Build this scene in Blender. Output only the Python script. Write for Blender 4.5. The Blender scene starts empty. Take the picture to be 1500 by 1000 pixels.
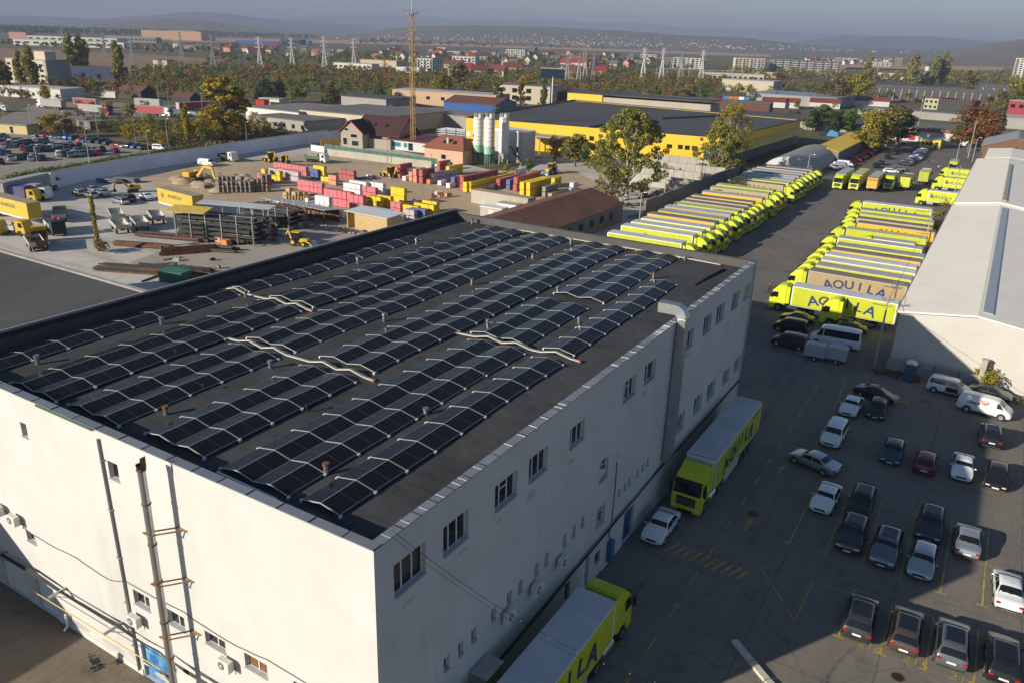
SKY_STR, SUN_STR, EXPO = 0.066, 4.6, 0.52
HAZE, HAZE_COL, HAZE_TOP = 1.4e-4, (.45,.525,.735), 520
import bpy, bmesh, math, random
from mathutils import Vector, Matrix
R = math.radians
rnd = random.Random(11)
SC = bpy.context.scene
COL = SC.collection

# ------------------------------------------------------------------ camera
CAM_H, PITCH, ROLL, YAW, FPX = 35.0, 20.8, 1.9, -30.8, 1167.0
def _basis():
    p, r, y = R(PITCH), R(ROLL), R(YAW)
    fw = Vector((math.sin(y)*math.cos(p), math.cos(y)*math.cos(p), -math.sin(p)))
    rt = Vector((math.cos(y), -math.sin(y), 0)); up = rt.cross(fw)
    c, s = math.cos(r), math.sin(r)
    return c*rt + s*up, -s*rt + c*up, fw
RT, UP, FW = _basis()
EYE = Vector((0, 0, CAM_H))
cam_d = bpy.data.cameras.new('camera'); cam = bpy.data.objects.new('camera', cam_d); COL.objects.link(cam)
cam_d.sensor_width = 36; cam_d.lens = FPX/1500*36; cam_d.clip_start = 0.5; cam_d.clip_end = 60000
m = Matrix((RT, UP, -FW)).transposed().to_4x4(); m.translation = EYE
cam.matrix_world = m
SC.camera = cam
SC.render.resolution_x, SC.render.resolution_y = 1024, 682

def ray(px, py):
    return RT*((px-750)/FPX) + UP*((500-py)/FPX) + FW
def at(px, py, z=0.0):                      # photograph pixel -> point at height z (surveying the site)
    d = ray(px, py); t = (z-CAM_H)/d.z
    return EYE + d*t
def hgt(px, py, ty):                        # height of an upright thing with foot at (px,py) and top at row ty
    P = at(px, py); lo, hi = 0.0, 300.0
    for _ in range(40):
        mid = (lo+hi)/2; q = Vector((P.x, P.y, mid))-EYE
        if 500-FPX*q.dot(UP)/q.dot(FW) > ty: lo = mid
        else: hi = mid
    return lo

# ------------------------------------------------------------------ mesh builder
class MB:
    def __init__(s): s.v=[]; s.f=[]; s.m=[]
    def add(s, vs, fs, mi=0):
        o=len(s.v); s.v += [tuple(v) for v in vs]
        for f in fs: s.f.append(tuple(i+o for i in f)); s.m.append(mi)
        return s
    def box(s, x0,y0,z0,x1,y1,z1, mi=0, rz=0, c=None, skip=''):
        vs=[(x,y,z) for z in (z0,z1) for y in (y0,y1) for x in (x0,x1)]
        if rz:
            cx,cy = c if c else ((x0+x1)/2,(y0+y1)/2); ca,sa=math.cos(rz),math.sin(rz)
            vs=[(cx+(x-cx)*ca-(y-cy)*sa, cy+(x-cx)*sa+(y-cy)*ca, z) for x,y,z in vs]
        F={'b':(0,2,3,1),'t':(4,5,7,6),'f':(0,1,5,4),'k':(2,6,7,3),'l':(0,4,6,2),'r':(1,3,7,5)}
        return s.add(vs,[F[k] for k in F if k not in skip],mi)
    def cbox(s, c, d, mi=0, rz=0):
        return s.box(c[0]-d[0]/2,c[1]-d[1]/2,c[2]-d[2]/2,c[0]+d[0]/2,c[1]+d[1]/2,c[2]+d[2]/2,mi,rz)
    def quad(s,a,b,c,d,mi=0): return s.add([a,b,c,d],[(0,1,2,3)],mi)
    def bar(s, a, b, w, h=None, mi=0):       # square bar from a to b
        a,b=Vector(a),Vector(b); h=h or w; d=(b-a)
        if d.length<1e-6: return s
        d.normalize(); u=d.cross(Vector((0,0,1)))
        if u.length<1e-3: u=Vector((1,0,0))
        u.normalize(); n=u.cross(d)
        vs=[]
        for p in (a,b):
            for i,j in ((-1,-1),(1,-1),(1,1),(-1,1)): vs.append(p+u*(i*w/2)+n*(j*h/2))
        return s.add(vs,[(0,1,2,3),(7,6,5,4),(0,4,5,1),(1,5,6,2),(2,6,7,3),(3,7,4,0)],mi)
    def tube(s, pts, r, n=8, mi=0, cap=True):
        pts=[Vector(p) for p in pts]; rs=r if isinstance(r,(list,tuple)) else [r]*len(pts)
        o=len(s.v); ref=None
        for i,p in enumerate(pts):
            d=(pts[min(i+1,len(pts)-1)]-pts[max(i-1,0)]).normalized()
            if ref is None:
                ref=d.cross(Vector((0,0,1)))
                if ref.length<1e-2: ref=Vector((1,0,0))
            u=(ref-d*ref.dot(d)).normalized(); w=d.cross(u); ref=u
            for k in range(n):
                a=2*math.pi*k/n; s.v.append(tuple(p+(u*math.cos(a)+w*math.sin(a))*rs[i]))
        for i in range(len(pts)-1):
            for k in range(n):
                s.f.append((o+i*n+k,o+i*n+(k+1)%n,o+(i+1)*n+(k+1)%n,o+(i+1)*n+k)); s.m.append(mi)
        if cap:
            s.f.append(tuple(o+k for k in range(n))[::-1]); s.m.append(mi)
            e=o+(len(pts)-1)*n; s.f.append(tuple(e+k for k in range(n))); s.m.append(mi)
        return s
    def cyl(s, c, r, h, n=16, mi=0, r2=None): 
        return s.tube([c,(c[0],c[1],c[2]+h)],[r,r if r2 is None else r2],n,mi)
    def prism(s, poly, axis, a, b, mi=0):    # polygon extruded along an axis; poly coords are the two other axes in xyz order
        def P(q,t): return {'x':(t,q[0],q[1]),'y':(q[0],t,q[1]),'z':(q[0],q[1],t)}[axis]
        n=len(poly); vs=[P(q,a) for q in poly]+[P(q,b) for q in poly]
        fs=[tuple(range(n))[::-1],tuple(range(n,2*n))]+[(i,(i+1)%n,n+(i+1)%n,n+i) for i in range(n)]
        return s.add(vs,fs,mi)
    def xf(s, M, start=0):
        for i in range(start,len(s.v)): s.v[i]=tuple(M@Vector(s.v[i]))
        return s
    def mesh(s, name, mats, smooth=0, bevel=0, fixn=True):
        me=bpy.data.meshes.new(name); me.from_pydata(s.v,[],s.f)
        me.polygons.foreach_set('material_index', s.m)
        for mt in (mats if isinstance(mats,(list,tuple)) else [mats]): me.materials.append(mt)
        if bevel or fixn:
            bm=bmesh.new(); bm.from_mesh(me)
            if bevel:
                es=[e for e in bm.edges if len(e.link_faces)==2 and e.calc_face_angle(0)>0.6]
                bmesh.ops.bevel(bm,geom=es,offset=bevel,segments=2 if bevel>.03 else 1,affect='EDGES',clamp_overlap=True)
            bmesh.ops.recalc_face_normals(bm,faces=bm.faces[:])
            bm.to_mesh(me); bm.free()
        if smooth:
            me.polygons.foreach_set('use_smooth',[True]*len(me.polygons)); me.set_sharp_from_angle(angle=R(smooth))
        me.update(); return me
    def ob(s, name, mats, parent=None, **k):
        return link(name, s.mesh(name,mats,**k), parent)

def link(name, me, parent=None):
    o=bpy.data.objects.new(name, me); COL.objects.link(o)
    if parent is not None: o.parent=parent
    return o
def tag(o, label=None, cat=None, group=None, kind=None):
    if label: o['label']=label
    if cat: o['category']=cat
    if group: o['group']=group
    if kind: o['kind']=kind
    return o
def thing(name, label, cat, loc=(0,0,0), rz=0, group=None):
    o=bpy.data.objects.new(name,None); COL.objects.link(o); o.empty_display_size=.3
    o.location=loc; o.rotation_euler=(0,0,rz)
    return tag(o,label,cat,group)
def struct(name, mb, mats, **k): return tag(mb.ob(name,mats,**k),kind='structure')
KIDS={}
def kids(o):
    return [c for c in o.children]
def dup(root, loc=None, rz=None, label=None, group=None, paint=None, scale=None):
    def cp(o, par):
        c=o.copy(); COL.objects.link(c); c.parent=par
        if paint is not None and o.get('paint'):
            c.material_slots[0].link='OBJECT'; c.material_slots[0].material=paint
        for ch in o.children: cp(ch,c)
        return c
    r=cp(root,None)
    if loc is not None: r.location=loc
    if rz is not None: r.rotation_euler=(0,0,rz)
    if scale is not None: r.scale=scale if isinstance(scale,tuple) else (scale,)*3
    if label: r['label']=label
    if group: r['group']=group
    return r
def rename_children(o): pass

# ------------------------------------------------------------------ materials
def mat(name, col, rough=.7, metal=0, var=0.0, scale=4.0, bump=0.0, col2=None, mix_scale=None, coat=0, spec=.5, island=0.0, streak=None, detail=6, objvar=0.0):
    """surface with procedural colour variation: var = value noise, col2 = second colour in patches, island = per-piece variation, streak = (scale xyz) stretched grime"""
    mt=bpy.data.materials.new(name); mt.use_nodes=True; nt=mt.node_tree; N=nt.nodes; L=nt.links
    b=N['Principled BSDF']; b.inputs['Roughness'].default_value=rough; b.inputs['Metallic'].default_value=metal
    b.inputs['Specular IOR Level'].default_value=spec
    if coat: b.inputs['Coat Weight'].default_value=coat; b.inputs['Coat Roughness'].default_value=.05
    c4=(*col,1)
    out=None
    tc=N.new('ShaderNodeTexCoord')
    if col2 is not None:
        n=N.new('ShaderNodeTexNoise'); n.inputs['Scale'].default_value=mix_scale or scale; n.inputs['Detail'].default_value=detail
        n.inputs['Roughness'].default_value=.62
        L.new(tc.outputs['Object'],n.inputs['Vector'])
        rp=N.new('ShaderNodeValToRGB'); rp.color_ramp.elements[0].position=.38; rp.color_ramp.elements[1].position=.64
        rp.color_ramp.elements[0].color=c4; rp.color_ramp.elements[1].color=(*col2,1)
        L.new(n.outputs['Fac'],rp.inputs['Fac']); out=rp.outputs['Color']
    def mul(out, fac_socket, lo, hi):
        mr=N.new('ShaderNodeMapRange'); mr.inputs['From Min'].default_value=.25; mr.inputs['From Max'].default_value=.75
        mr.inputs['To Min'].default_value=lo; mr.inputs['To Max'].default_value=hi
        L.new(fac_socket,mr.inputs['Value'])
        mx=N.new('ShaderNodeVectorMath'); mx.operation='SCALE'
        if out is None: mx.inputs[0].default_value=col
        else: L.new(out,mx.inputs[0])
        L.new(mr.outputs['Result'],mx.inputs['Scale']); return mx.outputs['Vector']
    if var:
        n=N.new('ShaderNodeTexNoise'); n.inputs['Scale'].default_value=scale; n.inputs['Detail'].default_value=8; n.inputs['Roughness'].default_value=.65
        L.new(tc.outputs['Object'],n.inputs['Vector'])
        out=mul(out,n.outputs['Fac'],1-var,1+var)
        if bump:
            bp=N.new('ShaderNodeBump'); bp.inputs['Strength'].default_value=bump; bp.inputs['Distance'].default_value=.05
            L.new(n.outputs['Fac'],bp.inputs['Height']); L.new(bp.outputs['Normal'],b.inputs['Normal'])
    if streak:
        mp=N.new('ShaderNodeMapping'); mp.inputs['Scale'].default_value=streak[:3]
        L.new(tc.outputs['Object'],mp.inputs['Vector'])
        n=N.new('ShaderNodeTexNoise'); n.inputs['Scale'].default_value=1; n.inputs['Detail'].default_value=5
        L.new(mp.outputs['Vector'],n.inputs['Vector'])
        n2=N.new('ShaderNodeTexNoise'); n2.inputs['Scale'].default_value=.11; n2.inputs['Detail'].default_value=3; L.new(tc.outputs['Object'],n2.inputs['Vector'])
        m2=N.new('ShaderNodeMapRange'); m2.inputs['From Min'].default_value=.42; m2.inputs['From Max'].default_value=.66; L.new(n2.outputs['Fac'],m2.inputs['Value'])
        m3=N.new('ShaderNodeMath'); m3.operation='SUBTRACT'; m3.inputs[1].default_value=.62; L.new(n.outputs['Fac'],m3.inputs[0])
        m4=N.new('ShaderNodeMath'); m4.operation='MULTIPLY_ADD'; m4.inputs[2].default_value=.62; L.new(m3.outputs[0],m4.inputs[0]); L.new(m2.outputs['Result'],m4.inputs[1])
        out=mul(out,m4.outputs[0],1-streak[3]*1.6,1+streak[3]*.15)
    if island:
        g=N.new('ShaderNodeNewGeometry')
        mr=N.new('ShaderNodeMapRange'); mr.inputs['To Min'].default_value=1-island; mr.inputs['To Max'].default_value=1+island
        L.new(g.outputs['Random Per Island'],mr.inputs['Value'])
        mx=N.new('ShaderNodeVectorMath'); mx.operation='SCALE'
        if out is None: mx.inputs[0].default_value=col
        else: L.new(out,mx.inputs[0])
        L.new(mr.outputs['Result'],mx.inputs['Scale']); out=mx.outputs['Vector']
    if objvar:
        oi=N.new('ShaderNodeObjectInfo'); mr=N.new('ShaderNodeMapRange'); mr.inputs['To Min'].default_value=1-objvar; mr.inputs['To Max'].default_value=1+objvar*.35; L.new(oi.outputs['Random'],mr.inputs['Value'])
        mx=N.new('ShaderNodeVectorMath'); mx.operation='SCALE'
        if out is None: mx.inputs[0].default_value=col
        else: L.new(out,mx.inputs[0])
        L.new(mr.outputs['Result'],mx.inputs['Scale']); out=mx.outputs['Vector']
    if out is None: b.inputs['Base Color'].default_value=c4
    else: L.new(out,b.inputs['Base Color'])
    mt.diffuse_color=c4
    return mt
M={}
def mk(name,*a,**k): M[name]=mat(name,*a,**k); return M[name]
def leafmat(name, col, col2, scale=.35, var=.35, trans=.25):
    mt=mat(name,col,rough=.65,col2=col2,scale=scale,island=var,spec=.25)
    b=mt.node_tree.nodes['Principled BSDF']
    src=b.inputs['Base Color'].links[0].from_socket
    nt=mt.node_tree
    tr=nt.nodes.new('ShaderNodeBsdfTranslucent'); ms=nt.nodes.new('ShaderNodeMixShader'); ms.inputs[0].default_value=trans
    nt.links.new(src,tr.inputs['Color']); nt.links.new(b.outputs[0],ms.inputs[1]); nt.links.new(tr.outputs[0],ms.inputs[2])
    nt.links.new(ms.outputs[0],nt.nodes['Material Output'].inputs['Surface'])
    return mt

mk('wall_white',(.575,.572,.565),.85,col2=(.555,.548,.532),mix_scale=.22,var=.06,scale=.5,bump=.05,streak=(1.3,1.3,.07,.09))
mk('wall_base',(.60,.58,.54),.85,var=.12,scale=.6)
mk('roof_felt',(.05,.051,.054),.82,col2=(.075,.076,.08),mix_scale=.16,var=.18,scale=1.3,bump=.12,streak=(.05,1.6,1,.12))
mk('roof_grey',(.062,.062,.063),.85,col2=(.088,.087,.086),mix_scale=.12,var=.15,scale=1.0,bump=.1)
mk('felt_and_shade_black',(.018,.019,.021),.8,var=.2,scale=2)
mk('coping',(.25,.275,.31),.5,metal=.35,var=.08,scale=1.2,island=.12)
mk('galv',(.42,.44,.46),.38,metal=.9,var=.12,scale=1.6)
mk('steel_pipe',(.50,.50,.50),.28,metal=.8,var=.12,scale=1.0,streak=(2,2,.2,.2))
mk('white_metal',(.72,.72,.71),.45,var=.04)
mk('alu',(.62,.63,.64),.35,metal=.8)
mk('black_metal',(.02,.02,.022),.5)
mk('dark_rubber',(.018,.018,.018),.85)
mk('rust_tan',(.34,.20,.09),.8,col2=(.2,.1,.045),mix_scale=2,var=.2,scale=5)
mk('rust',(.20,.085,.035),.85,col2=(.10,.045,.025),mix_scale=1.5,var=.25,scale=5)
mk('glass',(.012,.015,.018),.06,spec=.6)
mk('glass_lt',(.05,.06,.07),.08,spec=.6)
mk('plastic_frame',(.74,.74,.73),.4)
mk('sill',(.5,.5,.5),.6)
mk('door_blue',(.035,.07,.16),.5,var=.1,scale=3)
mk('yellow_pipe',(.52,.38,.09),.5)
mk('cable',(.02,.02,.02),.7)
mk('cable_tray',(.62,.58,.50),.6,var=.12,scale=3)
mk('orange_cap',(.60,.16,.06),.6)
mk('panel_glass',(.008,.008,.009),.2,spec=.22)
mk('panel_line',(.10,.11,.13),.4)
mk('panel_frame',(.60,.60,.58),.4,metal=.6)
mk('concrete',(.36,.345,.32),.9,var=.15,scale=.8,col2=(.28,.27,.25),mix_scale=.3,bump=.1)
mk('concrete_dk',(.22,.21,.20),.9,var=.2,scale=.8,col2=(.14,.135,.13),mix_scale=.4)
mk('concrete_lt',(.43,.40,.34),.9,var=.12,scale=.5,streak=(.5,.5,.1,.2))
mk('line_yellow',(.46,.35,.06),.85,col2=(.26,.215,.09),mix_scale=.9,var=.35,scale=2.5)
mk('tyre',(.016,.016,.017),.85)
mk('rim',(.55,.56,.58),.35,metal=.7)
mk('car_glass',(.010,.012,.015),.05,spec=.6)
mk('lamp_clear',(.62,.64,.66),.15)
mk('lamp_red',(.35,.012,.012),.25)
mk('plate',(.75,.75,.74),.5)
mk('grille',(.012,.012,.013),.4)
PAINT={}
def paint(n,c,metal=.25,rough=.32): PAINT[n]=mat('paint_'+n,c,rough,metal=metal,coat=.6); return PAINT[n]
paint('white',(.74,.75,.76),0); paint('silver',(.48,.50,.52),.7); paint('steel_grey',(.17,.19,.21),.6); paint('black',(.012,.012,.014),.1)
paint('charcoal',(.045,.048,.052),.4); paint('navy',(.02,.035,.09),.4); paint('blue',(.03,.10,.33),.3); paint('teal',(.02,.20,.26),.3)
paint('petrol',(.03,.07,.09),.4); paint('red',(.40,.015,.02),.1); paint('maroon',(.16,.012,.03),.3); paint('beige',(.52,.48,.33),.3)
paint('sky_blue',(.08,.30,.52),.3); paint('orange',(.55,.20,.04),.2); paint('brown',(.10,.07,.055),.4); paint('green',(.03,.11,.08),.3)
mk('lime',(.56,.62,.02),.45,var=.07,scale=.7,objvar=.16)
mk('lime_curtain',(.58,.63,.02),.55,var=.08,scale=.5,streak=(2,2,.3,.14),objvar=.2)
mk('tan_curtain',(.50,.37,.19),.6,var=.09,scale=.4,streak=(2,2,.3,.16),objvar=.22)
mk('amber_curtain',(.72,.40,.02),.55,var=.06,scale=.4)
mk('gray_curtain',(.30,.29,.29),.6,var=.1,scale=.4)
mk('red_curtain',(.33,.03,.035),.6,var=.1,scale=.4)
mk('tarp_white',(.58,.60,.63),.6,var=.10,scale=.5,streak=(.4,2.2,1,.2),objvar=.25)
mk('tarp_grey',(.42,.43,.44),.7,var=.1,scale=.5,streak=(.3,3,1,.2),objvar=.25)
mk('tarp_brown',(.25,.20,.155),.75,var=.12,scale=.6,streak=(.3,3.2,1,.35))
mk('tarp_lime',(.50,.56,.14),.65,var=.08,scale=.5,streak=(.3,3,1,.15))
mk('letter_blue',(.02,.04,.16),.6)
mk('chassis',(.03,.03,.032),.7)
# ------------------------------------------------------------------ light and sky
SUN_EL, SUN_AZ = 19.4, 30.5                    # shadows run towards azimuth 30.5 deg (clockwise from +Y)
w=bpy.data.worlds.new('World'); SC.world=w; w.use_nodes=True
nt=w.node_tree; sky=nt.nodes.new('ShaderNodeTexSky'); sky.sky_type='NISHITA'; sky.sun_disc=False
sky.sun_elevation=R(SUN_EL); sky.sun_rotation=R(SUN_AZ+180); sky.altitude=200
sky.air_density=1.0; sky.dust_density=0.3; sky.ozone_density=3.0
bg=nt.nodes['Background']; bg.inputs['Strength'].default_value=SKY_STR
nt.links.new(sky.outputs[0],bg.inputs['Color'])
sl=bpy.data.lights.new('sun','SUN'); sl.energy=SUN_STR; sl.angle=R(.53); sl.color=(1,.90,.74)
so=bpy.data.objects.new('sun',sl); COL.objects.link(so)
dirv=Vector((math.sin(R(SUN_AZ))*math.cos(R(SUN_EL)),math.cos(R(SUN_AZ))*math.cos(R(SUN_EL)),-math.sin(R(SUN_EL))))
so.rotation_euler=dirv.to_track_quat('-Z','Y').to_euler(); so.location=(-60,-80,90)
SC.view_settings.view_transform='Standard'; SC.view_settings.look='None'; SC.view_settings.exposure=EXPO; SC.view_settings.gamma=1
# the air of a hazy autumn day
hm=bpy.data.materials.new('haze_air'); hm.use_nodes=True; hn=hm.node_tree
hn.nodes.remove(hn.nodes['Principled BSDF'])
pv=hn.nodes.new('ShaderNodeVolumePrincipled'); pv.inputs['Color'].default_value=(*HAZE_COL,1); pv.inputs['Density'].default_value=HAZE
pv.inputs['Anisotropy'].default_value=.0
hn.links.new(pv.outputs[0],hn.nodes['Material Output'].inputs['Volume'])
tag(MB().box(-26000,-300,-3,16000,26000,HAZE_TOP).ob('haze',hm),kind='stuff')

# ------------------------------------------------------------------ ground
def ground_mat(name, c1,c2,s1, c3=None, s3=1.0, rough=.95, var=.18, vs=1.5, bump=.1, joints=None, streaks=None):
    mt=mat(name,c1,rough,col2=c2,mix_scale=s1,var=var,scale=vs,bump=bump,spec=.25)
    nt=mt.node_tree; N=nt.nodes; L=nt.links; b=N['Principled BSDF']; src=b.inputs['Base Color'].links[0].from_socket
    tc=N.new('ShaderNodeTexCoord')
    def mixin(src,fac,col):
        mx=N.new('ShaderNodeMix'); mx.data_type='RGBA'; L.new(fac,mx.inputs['Factor']); L.new(src,mx.inputs['A']); mx.inputs['B'].default_value=(*col,1)
        return mx.outputs['Result']
    if c3:
        n=N.new('ShaderNodeTexNoise'); n.inputs['Scale'].default_value=s3; n.inputs['Detail'].default_value=7; n.inputs['Roughness'].default_value=.7
        L.new(tc.outputs['Object'],n.inputs['Vector'])
        rp=N.new('ShaderNodeMapRange'); rp.inputs['From Min'].default_value=.56; rp.inputs['From Max'].default_value=.68
        L.new(n.outputs['Fac'],rp.inputs['Value']); src=mixin(src,rp.outputs['Result'],c3)
    if streaks:                                   # long tyre-worn bands
        mp=N.new('ShaderNodeMapping'); mp.inputs['Scale'].default_value=(streaks[0],streaks[1],1); mp.inputs['Rotation'].default_value=(0,0,R(streaks[2])); L.new(tc.outputs['Object'],mp.inputs['Vector'])
        n=N.new('ShaderNodeTexNoise'); n.inputs['Scale'].default_value=1; n.inputs['Detail'].default_value=6; L.new(mp.outputs['Vector'],n.inputs['Vector'])
        rp=N.new('ShaderNodeMapRange'); rp.inputs['From Min'].default_value=.5; rp.inputs['From Max'].default_value=.75; rp.inputs['To Max'].default_value=.6
        L.new(n.outputs['Fac'],rp.inputs['Value']); src=mixin(src,rp.outputs['Result'],streaks[3])
    if joints:                                    # expansion joints / cracks
        bw=N.new('ShaderNodeTexBrick'); bw.offset=0; bw.inputs['Scale'].default_value=1; bw.inputs['Mortar Size'].default_value=.028
        bw.inputs['Brick Width'].default_value=joints[0]; bw.inputs['Row Height'].default_value=joints[1]; bw.inputs['Mortar Smooth'].default_value=.3
        n=N.new('ShaderNodeTexNoise'); n.inputs['Scale'].default_value=.4; n.inputs['Detail'].default_value=3
        L.new(tc.outputs['Object'],n.inputs['Vector'])
        v1=N.new('ShaderNodeVectorMath'); v1.operation='MULTIPLY_ADD'; v1.inputs[1].default_value=(.25,.25,0)
        L.new(n.outputs['Color'],v1.inputs[0]); L.new(tc.outputs['Object'],v1.inputs[2]); L.new(v1.outputs[0],bw.inputs['Vector'])
        mm=N.new('ShaderNodeMath'); mm.operation='MULTIPLY'; mm.inputs[1].default_value=.75; L.new(bw.outputs['Fac'],mm.inputs[0])
        src=mixin(src,mm.outputs[0],joints[2])
        vo=N.new('ShaderNodeTexVoronoi'); vo.feature='DISTANCE_TO_EDGE'; vo.inputs['Scale'].default_value=.11
        v2=N.new('ShaderNodeVectorMath'); v2.operation='MULTIPLY_ADD'; v2.inputs[1].default_value=(3,3,0); L.new(n.outputs['Color'],v2.inputs[0]); L.new(tc.outputs['Object'],v2.inputs[2]); L.new(v2.outputs[0],vo.inputs['Vector'])
        mr=N.new('ShaderNodeMapRange'); mr.inputs['From Min'].default_value=.002; mr.inputs['From Max'].default_value=.007; mr.inputs['To Min'].default_value=.28; mr.inputs['To Max'].default_value=0
        L.new(vo.outputs['Distance'],mr.inputs['Value']); src=mixin(src,mr.outputs['Result'],joints[2])
    L.new(src,b.inputs['Base Color']); return mt
def sheet(name, pts, z, mt, sub=0):
    mb=MB(); mb.add([(p[0],p[1],z) for p in pts],[tuple(range(len(pts)))])
    return struct(name,mb,mt)
PX=lambda *a:[tuple(at(*p)[:2]) for p in a]
g_wild=ground_mat('ground_scrub',(.11,.105,.05),(.16,.125,.07),.02,(.07,.085,.035),.05,var=.3,vs=.25)
struct('ground',MB().quad((-24000,-250,-.12),(15000,-250,-.12),(15000,24000,-.12),(-24000,24000,-.12)),g_wild)
g_lot=ground_mat('lot_concrete',(.215,.19,.16),(.172,.156,.136),.09,(.135,.126,.114),.35,var=.14,vs=2.2,joints=(7.5,6.0,(.06,.055,.05)),streaks=(.8,.05,8,(.125,.116,.105)))
sheet('parking_ground',[(-60,-60),(90,-60),(90,100),(-60,100)],0,g_lot)
g_yard=ground_mat('asphalt',(.135,.125,.117),(.17,.157,.145),.06,(.085,.08,.075),.4,var=.14,vs=2.0,joints=(9,9,(.05,.047,.045)),streaks=(.7,.04,0,(.18,.165,.15)))
sheet('truck_yard',[(-60,95),(-5,95),(-5,262),(-60,262)],.006,g_yard)
sheet('gate_road',[(-38,262),(-6,262),(-6,420),(-38,420)],.007,g_yard)
g_cl=ground_mat('yard_concrete',(.56,.525,.475),(.47,.44,.40),.05,(.38,.355,.32),.25,var=.12,vs=1.5,joints=(6,6,(.14,.13,.11)),streaks=(.06,.5,20,(.22,.2,.17)))
sheet('storage_yard',[(-215,20),(-54,20),(-54,135),(-62,180),(-100,185),(-200,215)],.004,g_cl)
g_dirt=ground_mat('dirt',(.50,.385,.25),(.40,.305,.20),.08,(.29,.22,.145),.3,var=.25,vs=1.0,bump=.5)
sheet('dirt_ground',PX((205,262),(290,238),(470,226),(640,250),(840,250),(905,285),(870,330),(640,330),(560,300),(400,290),(340,300),(250,285)),.02,g_dirt)
sheet('dirt_track',[(-62,140),(-57,140),(-57,235),(-62,235)],.012,g_dirt)
g_dk=ground_mat('yard_asphalt',(.34,.30,.25),(.40,.35,.29),.07,(.26,.23,.195),.3,var=.15,vs=1.5,joints=(8,8,(.07,.065,.06)))
sheet('works_yard',PX((240,405),(330,425),(470,380),(600,335),(520,300),(440,310),(330,345),(250,362),(190,385)),.022,g_dk)
sheet('car_park_asphalt',PX((-60,262),(-60,185),(60,193),(215,214),(262,236),(150,252),(60,262)),.006,ground_mat('carpark_asphalt',(.26,.235,.20),(.30,.27,.23),.06,(.21,.19,.165),.3))
sheet('lorry_park',PX((-20,180),(60,150),(160,150),(350,160),(450,175),(430,190),(290,172),(200,172),(130,172),(30,192)),.006,ground_mat('gravel_park',(.27,.235,.19),(.21,.185,.15),.08,var=.2))
sheet('entrance_courtyard',[(-75,-40),(-18.3,-40),(-18.3,20.3),(-75,20.3)],.008,ground_mat('courtyard_asphalt',(.165,.135,.105),(.205,.165,.125),.12,(.12,.10,.08),.5,var=.15,joints=(5,7,(.07,.06,.05))))
sheet('works_concrete',PX((760,300),(920,300),(1000,262),(1050,250),(840,222),(760,238)),.016,g_cl)
# painted markings
mb=MB(); ZL=.012
def line(a,b,wd=.13,z=ZL):
    a,b=Vector((a[0],a[1],0)),Vector((b[0],b[1],0)); d=(b-a).normalized(); n=Vector((-d.y,d.x,0))*wd/2
    mb.quad(*[(p.x,p.y,z) for p in (a-n,b-n,b+n,a+n)])
z8=lambda x,y:at(1100+x/3.75,740+y/3.75)
z7=lambda x,y:at(1100+x/3.75,520+y/3.75)
z10=lambda x,y:at(850+x/2.38,400+y/2.38)
for k,(x,y) in enumerate([(210,205),(405,270),(605,340),(815,410),(1040,480),(1270,550)]):
    p=z8(x,y); line(p,(p.x,p.y+10.6)); line((p.x-.4,p.y),(p.x+.4,p.y),.13,ZL+.003)
p0=z8(210,205); p1=z8(1270,550)
line((p0.x,p0.y+5.4),(p1.x+12,p1.y+5.4),.10,ZL+.003)
for (x,y) in [(480,720),(710,815),(955,905),(1225,975)]:
    p=z8(x,y); line(p,(p.x,p.y+5.6)); line((p.x-.4,p.y),(p.x+.4,p.y),.13,ZL+.003)
p=z8(480,720); line((p.x,p.y+5.6),(p.x+16,p.y+5.4),.10,ZL+.003)
V=[z8(45,325),z8(240,635),z8(340,420),z8(545,485)]
for i,(a,b) in enumerate(zip(V,V[1:])): line(a,b,.12,ZL+.006+.003*i)
for y0 in range(26,104,4): line((-12.4,y0),(-12.4,y0+1.7),.13)
for x,y in ((585,875),(700,685),(292,720)):
    p=z10(x,y); s=1 if x>400 else -1
    mb.add([(p.x-.09,p.y-.9*s,ZL),(p.x+.09,p.y-.9*s,ZL),(p.x+.09,p.y+.2*s,ZL),(p.x-.09,p.y+.2*s,ZL)],[(0,1,2,3)])
    mb.add([(p.x-.34,p.y+.2*s,ZL),(p.x+.34,p.y+.2*s,ZL),(p.x,p.y+.95*s,ZL)],[(0,1,2)])
for k in range(10):
    a=at(975+k*11.5,806+k*4.6); line(a,(a.x+.5,a.y+1.4),.22)
line(z7(520,140),z7(455,305),.12); line(z7(450,320),z7(345,510),.12); line(z7(520,555),z7(1400,770),.10,ZL+.004)
line((-12.6,100),(-12.6,104),.13)
for yy in (24,38): line((-15.6,yy),(-13.2,yy),.1)
struct('road_marking',mb,M['line_yellow'],fixn=False)
# stall numbers faintly painted on the concrete
def text_mesh(s, size, extr=.004, bold=.0, sx=1.0):
    cu=bpy.data.curves.new('lettering','FONT'); cu.body=s; cu.size=size; cu.extrude=extr; cu.offset=bold; cu.align_x='CENTER'; cu.align_y='CENTER'
    cu.resolution_u=3
    o=bpy.data.objects.new('lettering',cu); me=bpy.data.meshes.new_from_object(o); bpy.data.objects.remove(o); bpy.data.curves.remove(cu)
    if sx!=1: 
        for v in me.vertices: v.co.x*=sx
    return me
for (x,y),t in zip([(655,775),(905,862),(1165,958)],('214','215','216')):
    p=z8(x,y); me=text_mesh(t,1.0,.003); me.materials.append(M['line_yellow'])
    o=tag(link('road_number',me),kind='structure'); o.location=(p.x,p.y,ZL+.002); o.rotation_euler=(0,0,R(-6))

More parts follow.
